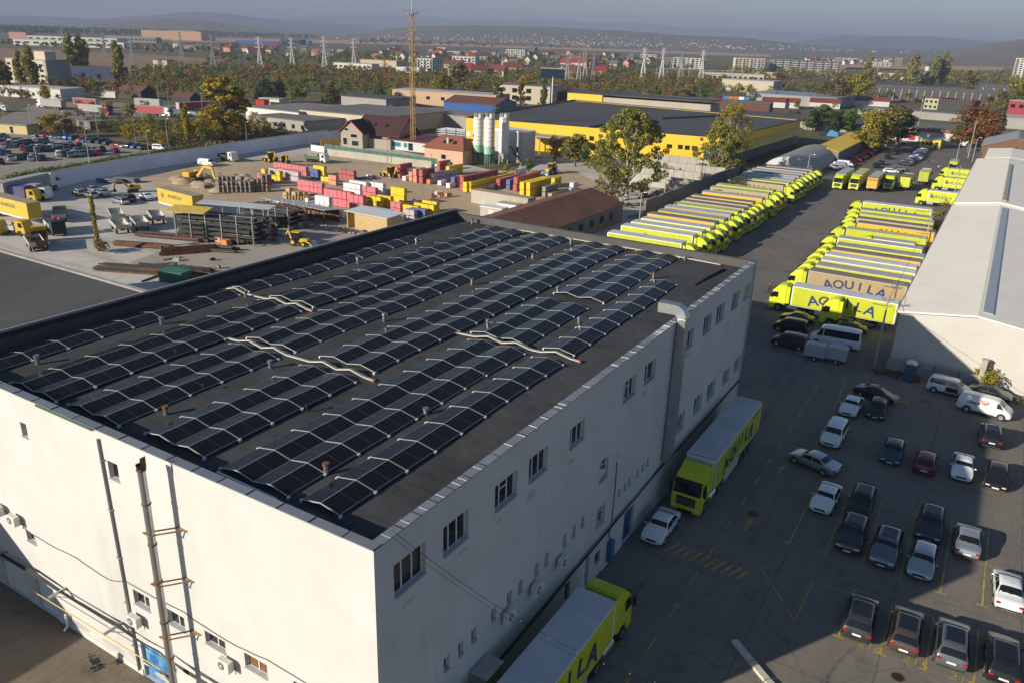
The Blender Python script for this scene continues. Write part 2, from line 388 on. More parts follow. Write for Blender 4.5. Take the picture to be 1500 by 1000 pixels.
# ------------------------------------------------------------------ the solar building
BX0,BX1,BY0,BY1,BZ=-53.8,-18.27,20.35,76.0,15.66
RZ=14.95
def wallgrid(mb, P0, u, n, W, H, ops, depth, mi=0, mr=0, z0=0.0):
    """wall plane with real openings; P0 foot corner, u along, n outward; ops = (u0,z0,u1,z1)"""
    P0,u,n=Vector(P0),Vector(u),Vector(n); up=Vector((0,0,1))
    us=sorted({0,W,*[o[0] for o in ops],*[o[2] for o in ops]}); zs=sorted({z0,H,*[o[1] for o in ops],*[o[3] for o in ops]})
    us=[x for x in us if 0<=x<=W]; zs=[z for z in zs if z0<=z<=H]
    Q=lambda a,z,d=0:P0+u*a+up*z-n*d
    for a,b in zip(us,us[1:]):
        run=None
        for z,t in zip(zs,zs[1:]):
            cx,cz=(a+b)/2,(z+t)/2
            if any(o[0]<cx<o[2] and o[1]<cz<o[3] for o in ops): continue
            mb.quad(Q(a,z),Q(b,z),Q(b,t),Q(a,t),mi)
    for o in ops:
        a,z,b,t=o[:4]
        mb.quad(Q(a,z),Q(a,z,depth),Q(a,t,depth),Q(a,t),mr); mb.quad(Q(b,z),Q(b,t),Q(b,t,depth),Q(b,z,depth),mr)
        mb.quad(Q(a,z),Q(b,z),Q(b,z,depth),Q(a,z,depth),mr); mb.quad(Q(a,t),Q(a,t,depth),Q(b,t,depth),Q(b,t),mr)
def window(parent, P0, u, n, o, panes=2, depth=.28, transom=None, sill=True, name='window', fr=.06, glass=None, framem=None, broken=False):
    P0,u,n=Vector(P0),Vector(u),Vector(n); up=Vector((0,0,1)); a,z,b,t=o[:4]
    Q=lambda x,zz,d:P0+u*x+up*zz-n*d
    mb=MB(); d0,d1=depth-.07,depth-.005
    def bx(x0,z0,x1,z1,e0=d0,e1=d1):
        vs=[Q(x,zz,d) for d in (e0,e1) for zz in (z0,z1) for x in (x0,x1)]
        mb.add(vs,[(0,1,3,2),(4,6,7,5),(0,2,6,4),(1,5,7,3),(0,4,5,1),(2,3,7,6)])
    bx(a+.003,z+.003,b-.003,z+fr); bx(a+.003,t-fr,b-.003,t-.003); bx(a+.003,z+fr,a+fr,t-fr); bx(b-fr,z+fr,b-.003,t-fr)
    for k in range(1,panes):
        x=a+(b-a)*k/panes; bx(x-fr*.6,z+fr,x+fr*.6,t-fr)
    if transom:
        x0=a+(b-a)*transom[0]/panes; x1=a+(b-a)*(transom[0]+1)/panes; zz=z+(t-z)*transom[1]; bx(x0+fr*.6,zz-.03,x1-fr*.6,zz+.03)
    f=mb.ob(name,framem or M['plastic_frame'],parent)
    g=MB().quad(Q(a,z,depth-.03),Q(b,z,depth-.03),Q(b,t,depth-.03),Q(a,t,depth-.03)); g.ob('pane',glass or M['glass'],f,fixn=False)
    if sill:
        mb=MB(); bx2=mb
        vs=[Q(x,zz,d) for d in (-.10,depth-.075) for zz in (z-.06,z-.004+.012) for x in (a-.05,b+.05)]
        # sill sits proud of the reveal floor
        vs=[Q(x,zz,d) for d in (-.10,depth-.075) for zz in (z+.004,z+.045) for x in (a+.004,b-.004)]
        mb.add(vs,[(0,1,3,2),(4,6,7,5),(0,2,6,4),(1,5,7,3),(0,4,5,1),(2,3,7,6)])
        mb.ob('sill',M['sill'],f)
    return f
sb=thing('solar_roof_warehouse','large white rendered three storey building with rows of solar panels on its dark flat roof','warehouse',(0,0,0))
up3=[(21.55,12.47,23.75,14.17,3,None),(25.08,12.42,27.12,14.06,3,None),(29.48,12.47,31.66,14.03,3,(1,.62)),(32.88,12.47,34.95,14.02,3,None),(37.65,12.40,39.58,13.80,3,None),
 (45.3,12.47,47.32,14.0,3,(1,.6)),(48.9,12.47,50.95,14.0,2,None),(56.85,12.42,58.9,13.98,3,(1,.6)),(61.4,12.42,63.5,14.0,3,None),(64.8,12.42,67.0,14.0,3,None),(69.3,12.42,71.4,13.98,3,(1,.6)),(73.0,12.35,75.1,13.86,2,None),
 (57.1,5.05,59.15,6.62,3,(1,.6)),(61.5,5.1,63.5,6.7,3,None),(65.0,5.1,67.2,6.65,3,None),(69.6,4.95,71.7,6.35,3,(1,.6)),(73.2,5.0,75.1,6.4,3,None),
 (42.4,7.8,43.75,9.42,2,(1,.62)),(42.45,4.25,43.85,5.72,2,(1,.62))]
vent=[25.35,26.58,27.76,29.65,31.26,32.45,34.31,35.5,37.79,39.04,40.27]
small=[(y-.22,5.62,y+.26,6.5) for y in vent]+[(y-.2,4.95,y+.22,5.6) for y in (46.11,47.11,47.87,49.44,50.38,51.38)]
doorsR=[(47.55,.02,49.4,2.75),(40.85,.02,41.8,2.6),(42.75,1.0,43.6,2.1),(38.3,.9,39.0,2.4)]
P0=(BX1,BY0,0); uR=(0,1,0); nR=(1,0,0)
opsR=[(a-BY0,z,b-BY0,t) for a,z,b,t,*_ in up3+small+doorsR]
winF=[(-44.35,13.0,-43.74,13.93,1),(-36.2,13.0,-35.36,14.05,1),(-46.4,5.2,-45.4,5.95,2),(-35.85,5.2,-34.45,6.15,2),(-32.95,5.2,-31.55,6.17,2),(-29.95,5.35,-28.4,6.15,2),(-27.0,5.3,-25.4,6.2,2),(-23.6,5.3,-22.0,6.2,2),(-20.9,5.3,-19.6,6.2,2)]
doorsF=[(-36.0,.02,-33.7,2.55),(-50.6,.02,-47.8,2.3),(-46.6,.02,-44.6,2.3)]
opsF=[(a-BX0,z,b-BX0,t) for a,z,b,t,*_ in winF+doorsF]
mb=MB()
wallgrid(mb,P0,uR,nR,BY1-BY0,BZ,opsR,.28)
wallgrid(mb,(BX0,BY0,0),(1,0,0),(0,-1,0),BX1-BX0,BZ,opsF,.26)
mb.quad((BX0,BY1,0),(BX1,BY1,0),(BX1,BY1,BZ),(BX0,BY1,BZ)); mb.quad((BX0,BY0,0),(BX0,BY1,0),(BX0,BY1,BZ),(BX0,BY0,BZ))
# inner faces of the parapets
t=.4
mb.quad((BX0+t,BY0+t,RZ-.3),(BX1-t,BY0+t,RZ-.3),(BX1-t,BY0+t,BZ),(BX0+t,BY0+t,BZ),1); mb.quad((BX0+t,BY1-t,RZ-.3),(BX1-t,BY1-t,RZ-.3),(BX1-t,BY1-t,BZ),(BX0+t,BY1-t,BZ),1)
mb.quad((BX0+t,BY0+t,RZ-.3),(BX0+t,BY1-t,RZ-.3),(BX0+t,BY1-t,BZ),(BX0+t,BY0+t,BZ),1); mb.quad((BX1-t,BY0+t,RZ-.3),(BX1-t,BY1-t,RZ-.3),(BX1-t,BY1-t,BZ),(BX1-t,BY0+t,BZ),1)
mb.ob('wall',[M['wall_white'],M['roof_grey']],sb,fixn=False)
mb=MB().box(BX1-.02,BY0,0,BX1+.05,40.7,.5); mb.box(BX1-.02,43.9,0,BX1+.05,47.4,.45); mb.box(BX1-.02,49.55,0,BX1+.05,BY1,.45)
mb.box(-44.5,BY0-.06,0,-36.1,BY0+.02,.42); mb.box(-33.6,BY0-.06,0,BX1+.05,BY0+.02,.42); mb.ob('plinth',M['wall_base'],sb)
def wave(x,y):
    return .06*math.sin(y*.2+.6)+.04*math.sin(y*.43+x*.09)+.03*math.sin(x*.5)
mb=MB(); nx,ny=36,60; o=len(mb.v)
for j in range(ny+1):
    for i in range(nx+1):
        x=BX0+t+(BX1-BX0-2*t)*i/nx; y=BY0+t+(BY1-BY0-2*t)*j/ny; mb.v.append((x,y,RZ+wave(x,y)))
for j in range(ny):
    for i in range(nx): a=j*(nx+1)+i; mb.f.append((a,a+1,a+nx+2,a+nx+1)); mb.m.append(0)
mb.ob('roof',ground_mat('roof_felt_sheets',(.043,.044,.046),(.067,.068,.071),.16,(.031,.032,.034),.5,.82,.2,1.3,.12,joints=(9,1.05,(.028,.028,.03)),streaks=(.05,1.4,0,(.072,.071,.07))),sb,smooth=60)
mb=MB()
def coping(a0,a1,axis,lo,hi,step,z,back):
    a=a0; k=0
    while a<a1-.05:
        b=min(a+step*rnd.uniform(.93,1.07),a1); zz=z+rnd.uniform(-.006,.006)
        if axis=='x': mb.box(a+.012,lo,zz,b-.012,hi,zz+.05); mb.box(b-.02,lo-.004,zz+.02,b+.02,hi+.004,zz+.075,1)
        else: mb.box(lo,a+.012,zz,hi,b-.012,zz+.05); mb.box(lo-.004,b-.02,zz+.02,hi+.004,b+.02,zz+.075,1)
        a=b
coping(BX0-.05,BX1+.06,'x',BY0-.07,BY0+t+.05,1.9,BZ,0)
coping(BY0+t+.06,BY1-t-.06,'y',BX1-t-.05,BX1+.07,1.25,BZ,0)
mb.ob('coping',[M['coping'],M['black_metal']],sb)
# the right-hand coping shows pale upstand joints
mb=MB(); y=BY0+1
while y<BY1-1:
    mb.box(BX1-t-.05,y-.014,BZ+.052,BX1+.075,y+.014,BZ+.07); y+=rnd.choice((1.25,1.25,1.6,.5))
mb.ob('coping_joint',M['alu'],sb)
mb=MB(); mb.box(BX0-.05,BY0-.07+.5,BZ+.0,BX0+t+.06,BY1,BZ+.36,0); mb.box(BX0+t+.06,BY1-t-.04,BZ-.0,BX1+.07,BY1+.06,BZ+.10,1)
for x in (-44.2,-36.5,-27.4,-20): mb.box(x-.02,BY1-t-.05,BZ+.0,x+.02,BY1+.065,BZ+.115,2)
mb.ob('parapet_cap',[M['felt_and_shade_black'],M['roof_grey'],M['black_metal']],sb)  # left cap near-black: shade of the inner face is put into its colour
MB().box(BX0-.06,BY0+.5,BZ+.362,BX0+.12,BY1+.02,BZ+.40).ob('edge_strip',M['alu'],sb)
MB().box(-42.1,BY0-.12,BZ-.12,-37.0,BY0-.02,BZ-.02).ob('gutter',mat('gutter_green',(.06,.14,.08),.6),sb)
for a,z,b,tt,n,tr in up3:
    cur=(a>72.5 and z>10)
    window(sb,P0,uR,nR,(a-BY0,z,b-BY0,tt),n,.28,tr,glass=mat('yellow_blind',(.5,.38,.02),.5) if cur else (M['glass_lt'] if rnd.random()<.25 else None))
for o in small: window(sb,P0,uR,nR,(o[0]-BY0,o[1],o[2]-BY0,o[3]),1,.24,None,name='window',fr=.05)
brown=mat('curtain_brown',(.16,.08,.035),.6)
for i,o in enumerate(winF): window(sb,(BX0,BY0,0),(1,0,0),(0,-1,0),(o[0]-BX0,o[1],o[2]-BX0,o[3]),o[4],.26,None,glass=brown if i==6 else None,fr=.05)
def door(o,P0,u,n,m,depth,name='door'):
    P0,u,n=Vector(P0),Vector(u),Vector(n); mb=MB(); a,z,b,tt=o
    Q=lambda x,zz,d:P0+u*x+Vector((0,0,zz))-n*d
    vs=[Q(x,zz,d) for d in (depth-.08,depth+.02) for zz in (z,tt) for x in (a,b)]
    F=[(0,1,3,2),(4,6,7,5),(0,2,6,4),(1,5,7,3),(0,4,5,1),(2,3,7,6)]
    mb.add(vs,F)
    d=mb.ob(name,m,sb)
    hx=b-.15*(b-a); vs=[Q(x,zz,dd) for dd in (depth-.14,depth-.085) for zz in (1.0,1.06) for x in (hx-.07,hx+.07)]
    MB().add(vs,F).ob('handle',M['alu'],d)
for i,o in enumerate(doorsR): door((o[0]-BY0,o[1],o[2]-BY0,o[3]),P0,uR,nR,[M['door_blue'],M['white_metal'],M['glass'],M['glass']][i],.28)
mural=mat('door_mural',(.03,.12,.36),.4,col2=(.16,.42,.62),mix_scale=1.4,var=.3,scale=3)
for i,o in enumerate(doorsF): door((o[0]-BX0,o[1],o[2]-BX0,o[3]),(BX0,BY0,0),(1,0,0),(0,-1,0),[mural,M['white_metal'],M['white_metal']][i],.26)
MB().box(BX1+.005,44.7,.3,BX1+.35,45.35,1.95).ob('meter_cabinet',mat('cabinet_blue',(.05,.13,.26),.5),sb,bevel=.015)

st1=mat('wall_stain',(.43,.415,.385),.9,var=.12,scale=1.5); st2=mat('wall_repair',(.535,.525,.505),.85,var=.05,scale=1); ck=mat('wall_crack',(.34,.325,.30),.9)
qs=random.Random(12)
def blot(face,a,z,w_,h_,m,k):
    n=11; P=[]
    for i in range(n):
        t=i/n*2*math.pi; r=qs.uniform(.6,1.05); P.append((a+math.cos(t)*w_*r,z+math.sin(t)*h_*r))
    o=.004+.0005*k; MB().add([(x,BY0-o,zz) if face=='y' else (BX1+o,x,zz) for x,zz in P],[tuple(range(n))]).ob('stain',m,sb,fixn=False)
for k,(a,z,*_) in enumerate(up3[:8]): blot('x',a+qs.uniform(.3,1.6),z-qs.uniform(.5,.9),qs.uniform(.25,.7),qs.uniform(.08,.35),st1,k)
for k in range(7): blot('x',qs.uniform(22,74),qs.uniform(7.5,11.5),qs.uniform(.4,1.6),qs.uniform(.3,1.1),st2,k+8)
for k in range(8): blot('y',qs.uniform(-43,-20),qs.uniform(.6,1.0),qs.uniform(.4,1.5),qs.uniform(.1,.3),st1,k+10)
def crack(face,a,z,L,ang):
    pts=[]; 
    for i in range(9):
        pts.append((a,z)); a+=math.cos(ang)*L/8+qs.uniform(-.1,.1); z+=math.sin(ang)*L/8+qs.uniform(-.1,.1)
    MB().tube([(x,BY0-.003,zz) if face=='y' else (BX1+.003,x,zz) for x,zz in pts],.008,4).ob('crack',ck,sb)
for c in (('x',24,9,6,-1.4),('x',35,11.5,5,-1.7),('x',44,12,4,-1.2),('x',60,10,3,.3)): crack(*c)
# wall services (each fixed to the wall)
def ac(parent,c,face,s=1.0):
    mb=MB(); W,D,H=.85*s,.34*s,.62*s
    mb.box(-W/2,-D-.18,0,W/2,-.18,H)
    o=mb.ob('air_conditioner',M['wall_base'] if face=='x' else mat('ac_casing',(.62,.60,.54),.6,var=.08),None,bevel=.02)
    fan=MB(); fan.tube([(-W*.14,-D-.185,H*.5),(-W*.14,-D-.2,H*.5)],H*.37,18); 
    f=fan.ob('fan_grille',mat('fan_grey',(.16,.16,.15),.6),o)
    MB().tube([(-W*.14,-D-.2,H*.5),(-W*.14,-D-.215,H*.5)],H*.12,10).ob('fan_hub',M['wall_base'],f)
    b=MB(); 
    for x in (-W*.35,W*.35): b.bar((x,.0,-.03),(x,-D-.16,-.03),.04); b.bar((x,-.01,-.4),(x,-.01,0),.04)
    b.ob('bracket',M['galv'],o)
    o.location=c; o.rotation_euler=(0,0,R(90) if face=='x' else 0); return o
lab=['pale air conditioner on the sunlit wall, cut by the left edge of the photo','pale air conditioner high on the sunlit front wall above the small window and cable','pale air conditioner low on the sunlit wall beside the steel flue','pale air conditioner between the last two windows of the sunlit wall']
for (x,z),l in zip([(-48.6,6.45),(-46.9,6.35),(-35.6,4.05),(-28.1,4.8)],lab): tag(ac(None,(x,BY0,z),'y'),l,'air conditioner',None)
lab=['grey air conditioner on the shaded wall nearest the front corner','grey air conditioner second along the shaded wall, larger and mounted under two small windows','grey air conditioner furthest along the shaded wall above the lorry cab']
for (y,z),l,s in zip([(30.8,5.1),(33.85,4.9),(37.05,4.85)],lab,(1,1.1,1)): tag(ac(None,(BX1,y,z),'x',s),l,'air conditioner',None)
t_=thing('vent_housing','grey metal vent box with glazed sides low on the shaded wall above the lorry trailer','vent box',(BX1,28.1,2.9))
MB().box(.02,-.75,0,1.1,.75,1.1).ob('housing',M['galv'],t_,bevel=.02); MB().box(-.0+.1,-.85,1.1,1.2,.85,1.16).ob('lid',M['galv'],t_)
# steel flue with rusty brackets
fx,fy=-31.62,19.3
fl=thing('steel_flue','tall shiny steel flue pipe on rusty brackets up the sunlit front wall','flue',(fx,fy,0))
MB().tube([(0,0,.02),(0,0,15.5)],.19,18).ob('pipe',M['steel_pipe'],fl,smooth=40)
mb=MB()
for z in (2.4,4.3,6.6,9.1,11.3,13.6): mb.tube([(0,0,z),(0,0,z+.07)],.225,18)
mb.ob('collar',M['rust'],fl)
mb=MB(); mb.tube([(0,0,15.45),(0,0,15.55)],.225,18); mb.ob('rim',M['rust'],fl)
mb=MB(); mb.tube([(0,0,15.55),(0,.02,15.75)],[.19,.24],12,cap=False); mb.ob('rain_cap',M['black_metal'],fl); MB().add([(.18,-.16,15.6),(.2,.16,15.6),(.26,.14,16.25),(.2,-.12,16.2)],[(0,1,2,3)]).ob('cap_flap',M['rust'],fl)
for z in (2.0,5.7,9.0,12.0):
    mb=MB()
    mb.bar((-.3,-.22,z),(.28,-.22,z),.06); mb.bar((-.25,-.22,z),(.75,1.04,z),.06); mb.bar((.2,-.22,z),(1.2,1.04,z),.06); mb.bar((.62,1.0,z),(1.35,1.0,z),.07); mb.ob('bracket',M['rust_tan'],fl)
dp=thing('drain_pipe','thin grey drain pipe down the sunlit front wall left of the flue','drain pipe',(-36.5,BY0-.09,0))
MB().tube([(0.1,0,.3),(0.05,0,7),(-.1,0,15.2)],.07,8).ob('pipe',M['galv'],dp); mb=MB()
for z in (2,5,8,11,14): mb.box(-.12-.02*(z>10),-.08,z,.14,.09,z+.05)
mb.ob('clip',M['galv'],dp)
dp=thing('drain_pipe','tall grey corner drain pipe at the far end of the shaded wall','drain pipe',(BX1+.12,75.7,0)); MB().tube([(0,0,.2),(0,0,12),(0,.05,15.5)],.07,8).ob('pipe',M['galv'],dp)
sp=tag(MB().tube([(-43.2,20.1,1.2),(-43.2,20.1,.35),(-43.2,19.85,.12)],.07,8).ob('downspout',M['white_metal']),'short white downspout bent at the foot of the sunlit wall','downspout')
def cable(name,pts,r,m,label,cat,n=6): return tag(MB().tube(pts,r,n).ob(name,M[m],smooth=60),label,cat)
def sag(pts,k=6,amp=.05,seed=0):
    q=random.Random(seed); out=[]
    for a,b in zip(pts,pts[1:]):
        a,b=Vector(a),Vector(b)
        for i in range(k): out.append(a.lerp(b,i/k)+Vector((0,0,-amp*4*(i/k)*(1-i/k)+q.uniform(-.03,.03))))
    return out+[Vector(pts[-1])]
yb=BY0-.45
mb=MB()
for j in range(4): mb.tube(sag([(-53,yb+.05*j,3.2+.06*j),(-46,yb+.05*j,3.2+.05*j),(-37.2,yb+.05*j,3.2+.03*j),(-33.6,yb,3.25+.03*j),(-29,yb,3.22-.04*j),(BX1+.4,yb,3.15-.08*j)],6,.06+.05*j,j),.035,5)
tag(mb.ob('cable_bundle',M['cable']),'thick black cable bundle running along the foot of the sunlit front wall','cable')
yp=thing('gas_pipe','thin yellow gas pipe along the sunlit front wall below the cables','gas pipe',(0,0,0))
MB().tube([(-53,yb-.25,2.1),(-33.66,yb-.25,2.42),(-33.3,yb-.25,2.42),(-33.3,yb+.2,1.2),(-33.3,yb+.35,.1)],.035,6).ob('pipe',M['yellow_pipe'],yp)
mb=MB()
for i,x in enumerate((-49.5,-42.9,-37.4)):
    t_=thing('cable_bracket',['grey wall bracket holding the cables furthest left','grey wall bracket holding the cables in the middle, left of the drain pipe','grey wall bracket holding the cables beside the drain pipe'][i],'bracket',(x,BY0,3.15)); MB().box(-.06,-1.15,-.07,.06,-.01,.07).ob('arm',M['galv'],t_); MB().bar((0,-.8,-.07),(0,-.02,-.7),.05).ob('strut',M['galv'],t_)
cable('wall_cable',sag([(-46.6,BY0-.04,6.1),(-45.1,BY0-.04,5.95),(-41,BY0-.04,6.1),(-38,BY0-.04,5.85),(-36.4,BY0-.1,6.5),(-31.4,BY0-.04,6.62),(-28.3,BY0-.04,6.37),(-25.3,BY0-.04,6.6),(-18.5,BY0-.04,6.5)],4,.06,3),.018,'cable','thin dark cable sagging across the sunlit front wall above the windows','cable',5)
mb=MB()
for j in range(4): mb.tube(sag([(BX1+.12+.05*j,27,2.6),(BX1+.12+.05*j,38.5,3.0+.05*j),(BX1+.12+.05*j,46,3.3+.04*j),(BX1+.12,54,3.45+.04*j),(BX1+.12,76,3.35+.04*j)],5,.06,j+9),.045,5)
mb.tube([(BX1+.1,44.9,3.2),(BX1+.12,44.6,2.6),(BX1+.12,45.0,1.9)],.04,5); mb.tube([(BX1+.05,45.1,3.3),(BX1+.05,45.2,6.4),(BX1+.05,45.1,8.2)],.03,5)
tag(mb.ob('cable_bundle',M['cable']),'thick black cable bundle running along the shaded side wall','cable')
# string of little lamps on a wire from the roof corner across the lane
a=Vector((BX1-.1,21.6,15.9)); b=Vector((-6.5,34.2,2.9)); t_=thing('festoon_wire','thin wire with small white insulators slung from the roof corner down across the lane','wire',a)
pts=[a.lerp(b,i/24)+Vector((0,0,-1.6*4*(i/24)*(1-i/24)))-a for i in range(25)]
MB().tube(pts,.012,4).ob('wire',M['cable'],t_); MB().tube([p+Vector((.05,-.1,-.22)) for p in pts],.008,4).ob('wire',M['cable'],t_)
mb=MB()
for i in range(2,25,2): mb.cbox(pts[i],(.06,.06,.08))
mb.ob('insulator',M['galv'],t_)
# galvanised exhaust duct
du=thing('exhaust_duct','big square galvanised exhaust duct up the shaded wall, its elbow turning over the roof edge','duct',(BX1,54.75,0))
dz=[4.5,6.4,8.3,10.2,12.1,14.0,15.9]
for a,b in zip(dz,dz[1:]):
    MB().box(.10,-.42,a+.01,.72,.42,b-.01).ob('duct_section',M['galv'],du,bevel=.01); MB().box(.08,-.46,b-.05,.76,.46,b+.03).ob('flange',M['galv'],du)
mb=MB(); prof=[]
for k in range(9):
    th=k/8*math.pi/2; prof.append((math.cos(th)*.85-.13,15.93+math.sin(th)*1.0))
inn=[(math.cos(k/8*math.pi/2)*.23-.13,15.93+math.sin(k/8*math.pi/2)*.25) for k in range(9)]
poly=prof+[(-1.5,prof[-1][1]),(-1.5,inn[-1][1])]+inn[::-1]
mb.prism([(x,z) for x,z in poly],'y',-.42,.42); mb.ob('elbow',M['galv'],du)
mb=MB().prism([(.10,4.5),(.72,4.5),(.4,3.9),(.10,3.9)],'y',-.4,.4); mb.ob('duct_foot',M['galv'],du)

# ------------------------------------------------------------------ solar arrays
mk('rail_alu',(.47,.47,.46),.5)
PL0,PW,TH=2.40,1.155,R(11); PL=PL0
def tent_z(x,y): return RZ+.13+wave(x,y)*.9
hw=PW*math.cos(TH)
panel_me=None
def panel_mesh():
    mb=MB(); L_,W_=PL-.07,PW-.02
    mb.box(-W_/2,-L_/2,-.018,W_/2,L_/2,.014,0)
    mb.box(-W_/2+.012,-L_/2+.012,.0141,W_/2-.012,L_/2-.012,.016,1)
    for k in range(-2,3): mb.box(-W_/2+.02,-.006,.0162,W_/2-.02,.006,.0172,2) if k==0 else None
    for k in range(1,6): mb.box(-W_/2+W_*k/6-.002,-L_/2+.02,.0162,-W_/2+W_*k/6+.002,L_/2-.02,.0168,3)
    return mb.mesh('solar_panel',[M['panel_frame'],M['panel_glass'],M['panel_line'],mat('panel_grid',(.02,.022,.028),.3)])
pm=panel_mesh()
rail=MB().box(-hw/2-.06,-.035,-.03,hw/2+.06,.035,.03)
def array(x_right,y0,y1,nt,label,shear=.0095,dx=0):
    """nt east-west tents side by side, right-hand low edge at x_right, between y0 and y1"""
    n=max(1,round((y1-y0)/PL0)); PL=(y1-y0)/n
    xr=x_right-shear*((y0+y1)/2-22)+dx
    t=thing('solar_array',label,'solar array',(xr,y0,RZ),0,None)
    rails=MB()
    for s in range(nt*2):
        right=(s%2==0); cx=-hw*(s+.5)
        for k in range(n):
            cy=(k+.5)*PL
            wy=[xr+cx,y0+cy]
            sx=-shear*(cy-(y1-y0)/2)
            z0=tent_z(xr-hw*(nt),y0+cy-PL/2)-RZ; z1=tent_z(xr-hw*nt,y0+cy+PL/2)-RZ
            p=link('solar_panel',pm,t)
            p.location=(cx+sx,cy,(z0+z1)/2+math.sin(TH)*PW/2)
            p.scale=(1,PL/PL0,1); p.rotation_euler=(math.atan2(z1-z0,PL),TH if right else -TH,0)
        for k in range(n+1):
            cy=k*PL; sx=-shear*(cy-(y1-y0)/2); zb=tent_z(xr-hw*nt,y0+cy)-RZ-.004; zr=zb+math.sin(TH)*PW
            a=(cx+sx+hw/2,cy,zb if right else zr); b=(cx+sx-hw/2,cy,zr if right else zb)
            rails.bar(a,b,.036 if k in(0,n) else .02,.03)
        # foot blocks along the low edge
        if s==0 or s==nt*2-1:
            for k in range(n*1+1):
                cy=k*PL; xx=(cx+(hw/2+.05 if right else -hw/2-.05))-shear*(cy-(y1-y0)/2); zb=tent_z(xr-hw*nt,y0+cy)-RZ
                rails.box(xx-.05,cy-.09,zb-.14,xx+.05,cy+.09,zb+.0,2)
    for s in range(nt*2+1):
        xe=-hw*s
        for k in range(n):
            zz=[tent_z(xr-hw*nt,y0+c)-RZ+.0+(math.sin(TH)*PW if s%2 else 0) for c in (k*PL,(k+1)*PL)]
            rails.bar((xe-shear*(k*PL-(y1-y0)/2),k*PL,zz[0]-.04),(xe-shear*((k+1)*PL-(y1-y0)/2),(k+1)*PL,zz[1]-.04),.04,.04,1)
    rails.ob('mounting_frame',[M['rail_alu'],M['panel_line'],M['white_metal']],t)
    return t
A=[(-21.75,22.1,43.4,1,'nearest single ridge of solar panels along the right roof edge, before the tray'),
 (-21.95,45.4,65.4,1,'single ridge of solar panels along the right roof edge, behind the pale cable tray'),
 (-24.85,22.0,43.7,2,'double ridge of solar panels second from the right roof edge, at the front'),
 (-24.85,45.2,55.0,2,'short double ridge of solar panels between cable tray and gap in the second row',.0095,-.75),
 (-24.85,57.2,76-.9,2,'double ridge of solar panels at the far right corner of the roof, past the gap',.0095,-.35),
 (-30.9,22.2,33.4,2,'short double ridge of solar panels in the third row, before its cable tray'),
 (-30.9,35.2,74.9,2,'longest double ridge of solar panels, in the third row behind the cable tray'),
 (-37.5,22.0,33.4,2,'short double ridge of solar panels at the front of the fourth row'),
 (-37.5,34.9,75.0,2,'long double ridge of solar panels in the fourth row, in the middle of the roof'),
 (-43.0,21.8,40.9,2,'double ridge of solar panels in the fifth row at the front left'),
 (-43.0,42.2,74.5,2,'double ridge of solar panels in the fifth row running to the far parapet'),
 (-49.9,22.0,41.0,1,'leftmost single ridge of solar panels at the front, under the shade-blackened parapet'),
 (-49.9,42.0,65.0,1,'leftmost single ridge of solar panels towards the back, under the shade-blackened parapet')]
for a in A: array(*a)
def tray(pts,label,dy=.0):
    t=thing('cable_tray',label,'cable tray',(0,0,0)); mb=MB(); mc=MB()
    for a,b in zip(pts,pts[1:]): mb.bar(a,b,.13,.05); mc.bar((a[0],a[1]+.18,a[2]+.0),(b[0],b[1]+.18,b[2]+.0),.05,.05)
    mb.ob('tray',M['cable_tray'],t); mc.ob('conduit',M['galv'],t)
    e=MB(); p=pts[0]; e.cbox(p,(.16,.2,.1)); p=pts[-1]; e.cbox(p,(.16,.2,.1)); e.ob('end_cap',M['orange_cap'],t)
Zt=RZ+.12
def fold(x0,x1,y0,y1,rows):
    """tray that bends over every panel ridge between x0 and x1"""
    xs=[(x0,0)]
    for right,nt in rows:
        for k in range(nt*2,-1,-1): xs.append((right-hw*k,.30 if k%2 else .04))
    xs=sorted([p for p in xs if x0<=p[0]<=x1]+[(x1,0)]); return [(x,y0+(y1-y0)*(x-x0)/(x1-x0),RZ+.10+z) for x,z in xs]
tray(fold(-44.3,-30.3,33.95,34.3,[(-37.6,2),(-31.0,2)]),'long pale cable tray crossing between solar rows left of the middle of the roof')
tray(fold(-31,-21.3,44.2,44.6,[(-25.0,2),(-21.95,1)]),'pale cable tray crossing the two right-hand solar rows')
tray(fold(-52.3,-42.7,41.45,41.6,[(-50.0,1),(-43.2,2)]),'pale cable tray crossing the left-hand solar rows')
tray([(-45,75.2,Zt),(-37,75.3,Zt),(-28,75.4,Zt),(-21.4,74.9,Zt)],'pale conduit lying along the far parapet of the solar roof')
t_=thing('pipe_bundle','two long white pipes lying on the roof edge by the steel flue','pipes',(0,0,0))
for d in (0,.25): MB().tube([(-28.9+d*.3,21.1+d,RZ+.35),(-25.2+d,21.15+d,RZ+.2)],.06,8).ob('pipe',M['white_metal'],t_)
# roof vents
vents=[(-24.88,24.54),(-24.9,32.51),(-37.0,32.2),(-36.64,24.3),(-49.2,24.31),(-49.2,33.24),(-49.3,41.0),(-49.4,54.32),(-49.5,63.29),(-50.48,74.9),(-30.3,47.2),(-24.9,51.6),(-37.1,65.65),(-36.87,73.2),(-25.0,74.97),(-24.8,66.2),(-36.9,43.2),(-30.2,58),(-37.0,55)]
for i,(x,y) in enumerate(vents):
    z=RZ+wave(x,y); t_=thing('roof_vent',('small capped vent pipe standing on the dark roof beside a solar row'),'vent pipe',(x,y,z),0,'vent pipes on the solar roof')
    hh=rnd.choice((.35,.45,.55)); MB().tube([(0,0,-.05),(0,0,hh)],.13,10).ob('pipe',M['galv'],t_)
    MB().tube([(0,0,hh-.05),(0,0,hh+.08)],.18,10).ob('cap',M['rust'] if i%3==0 else M['galv'],t_)
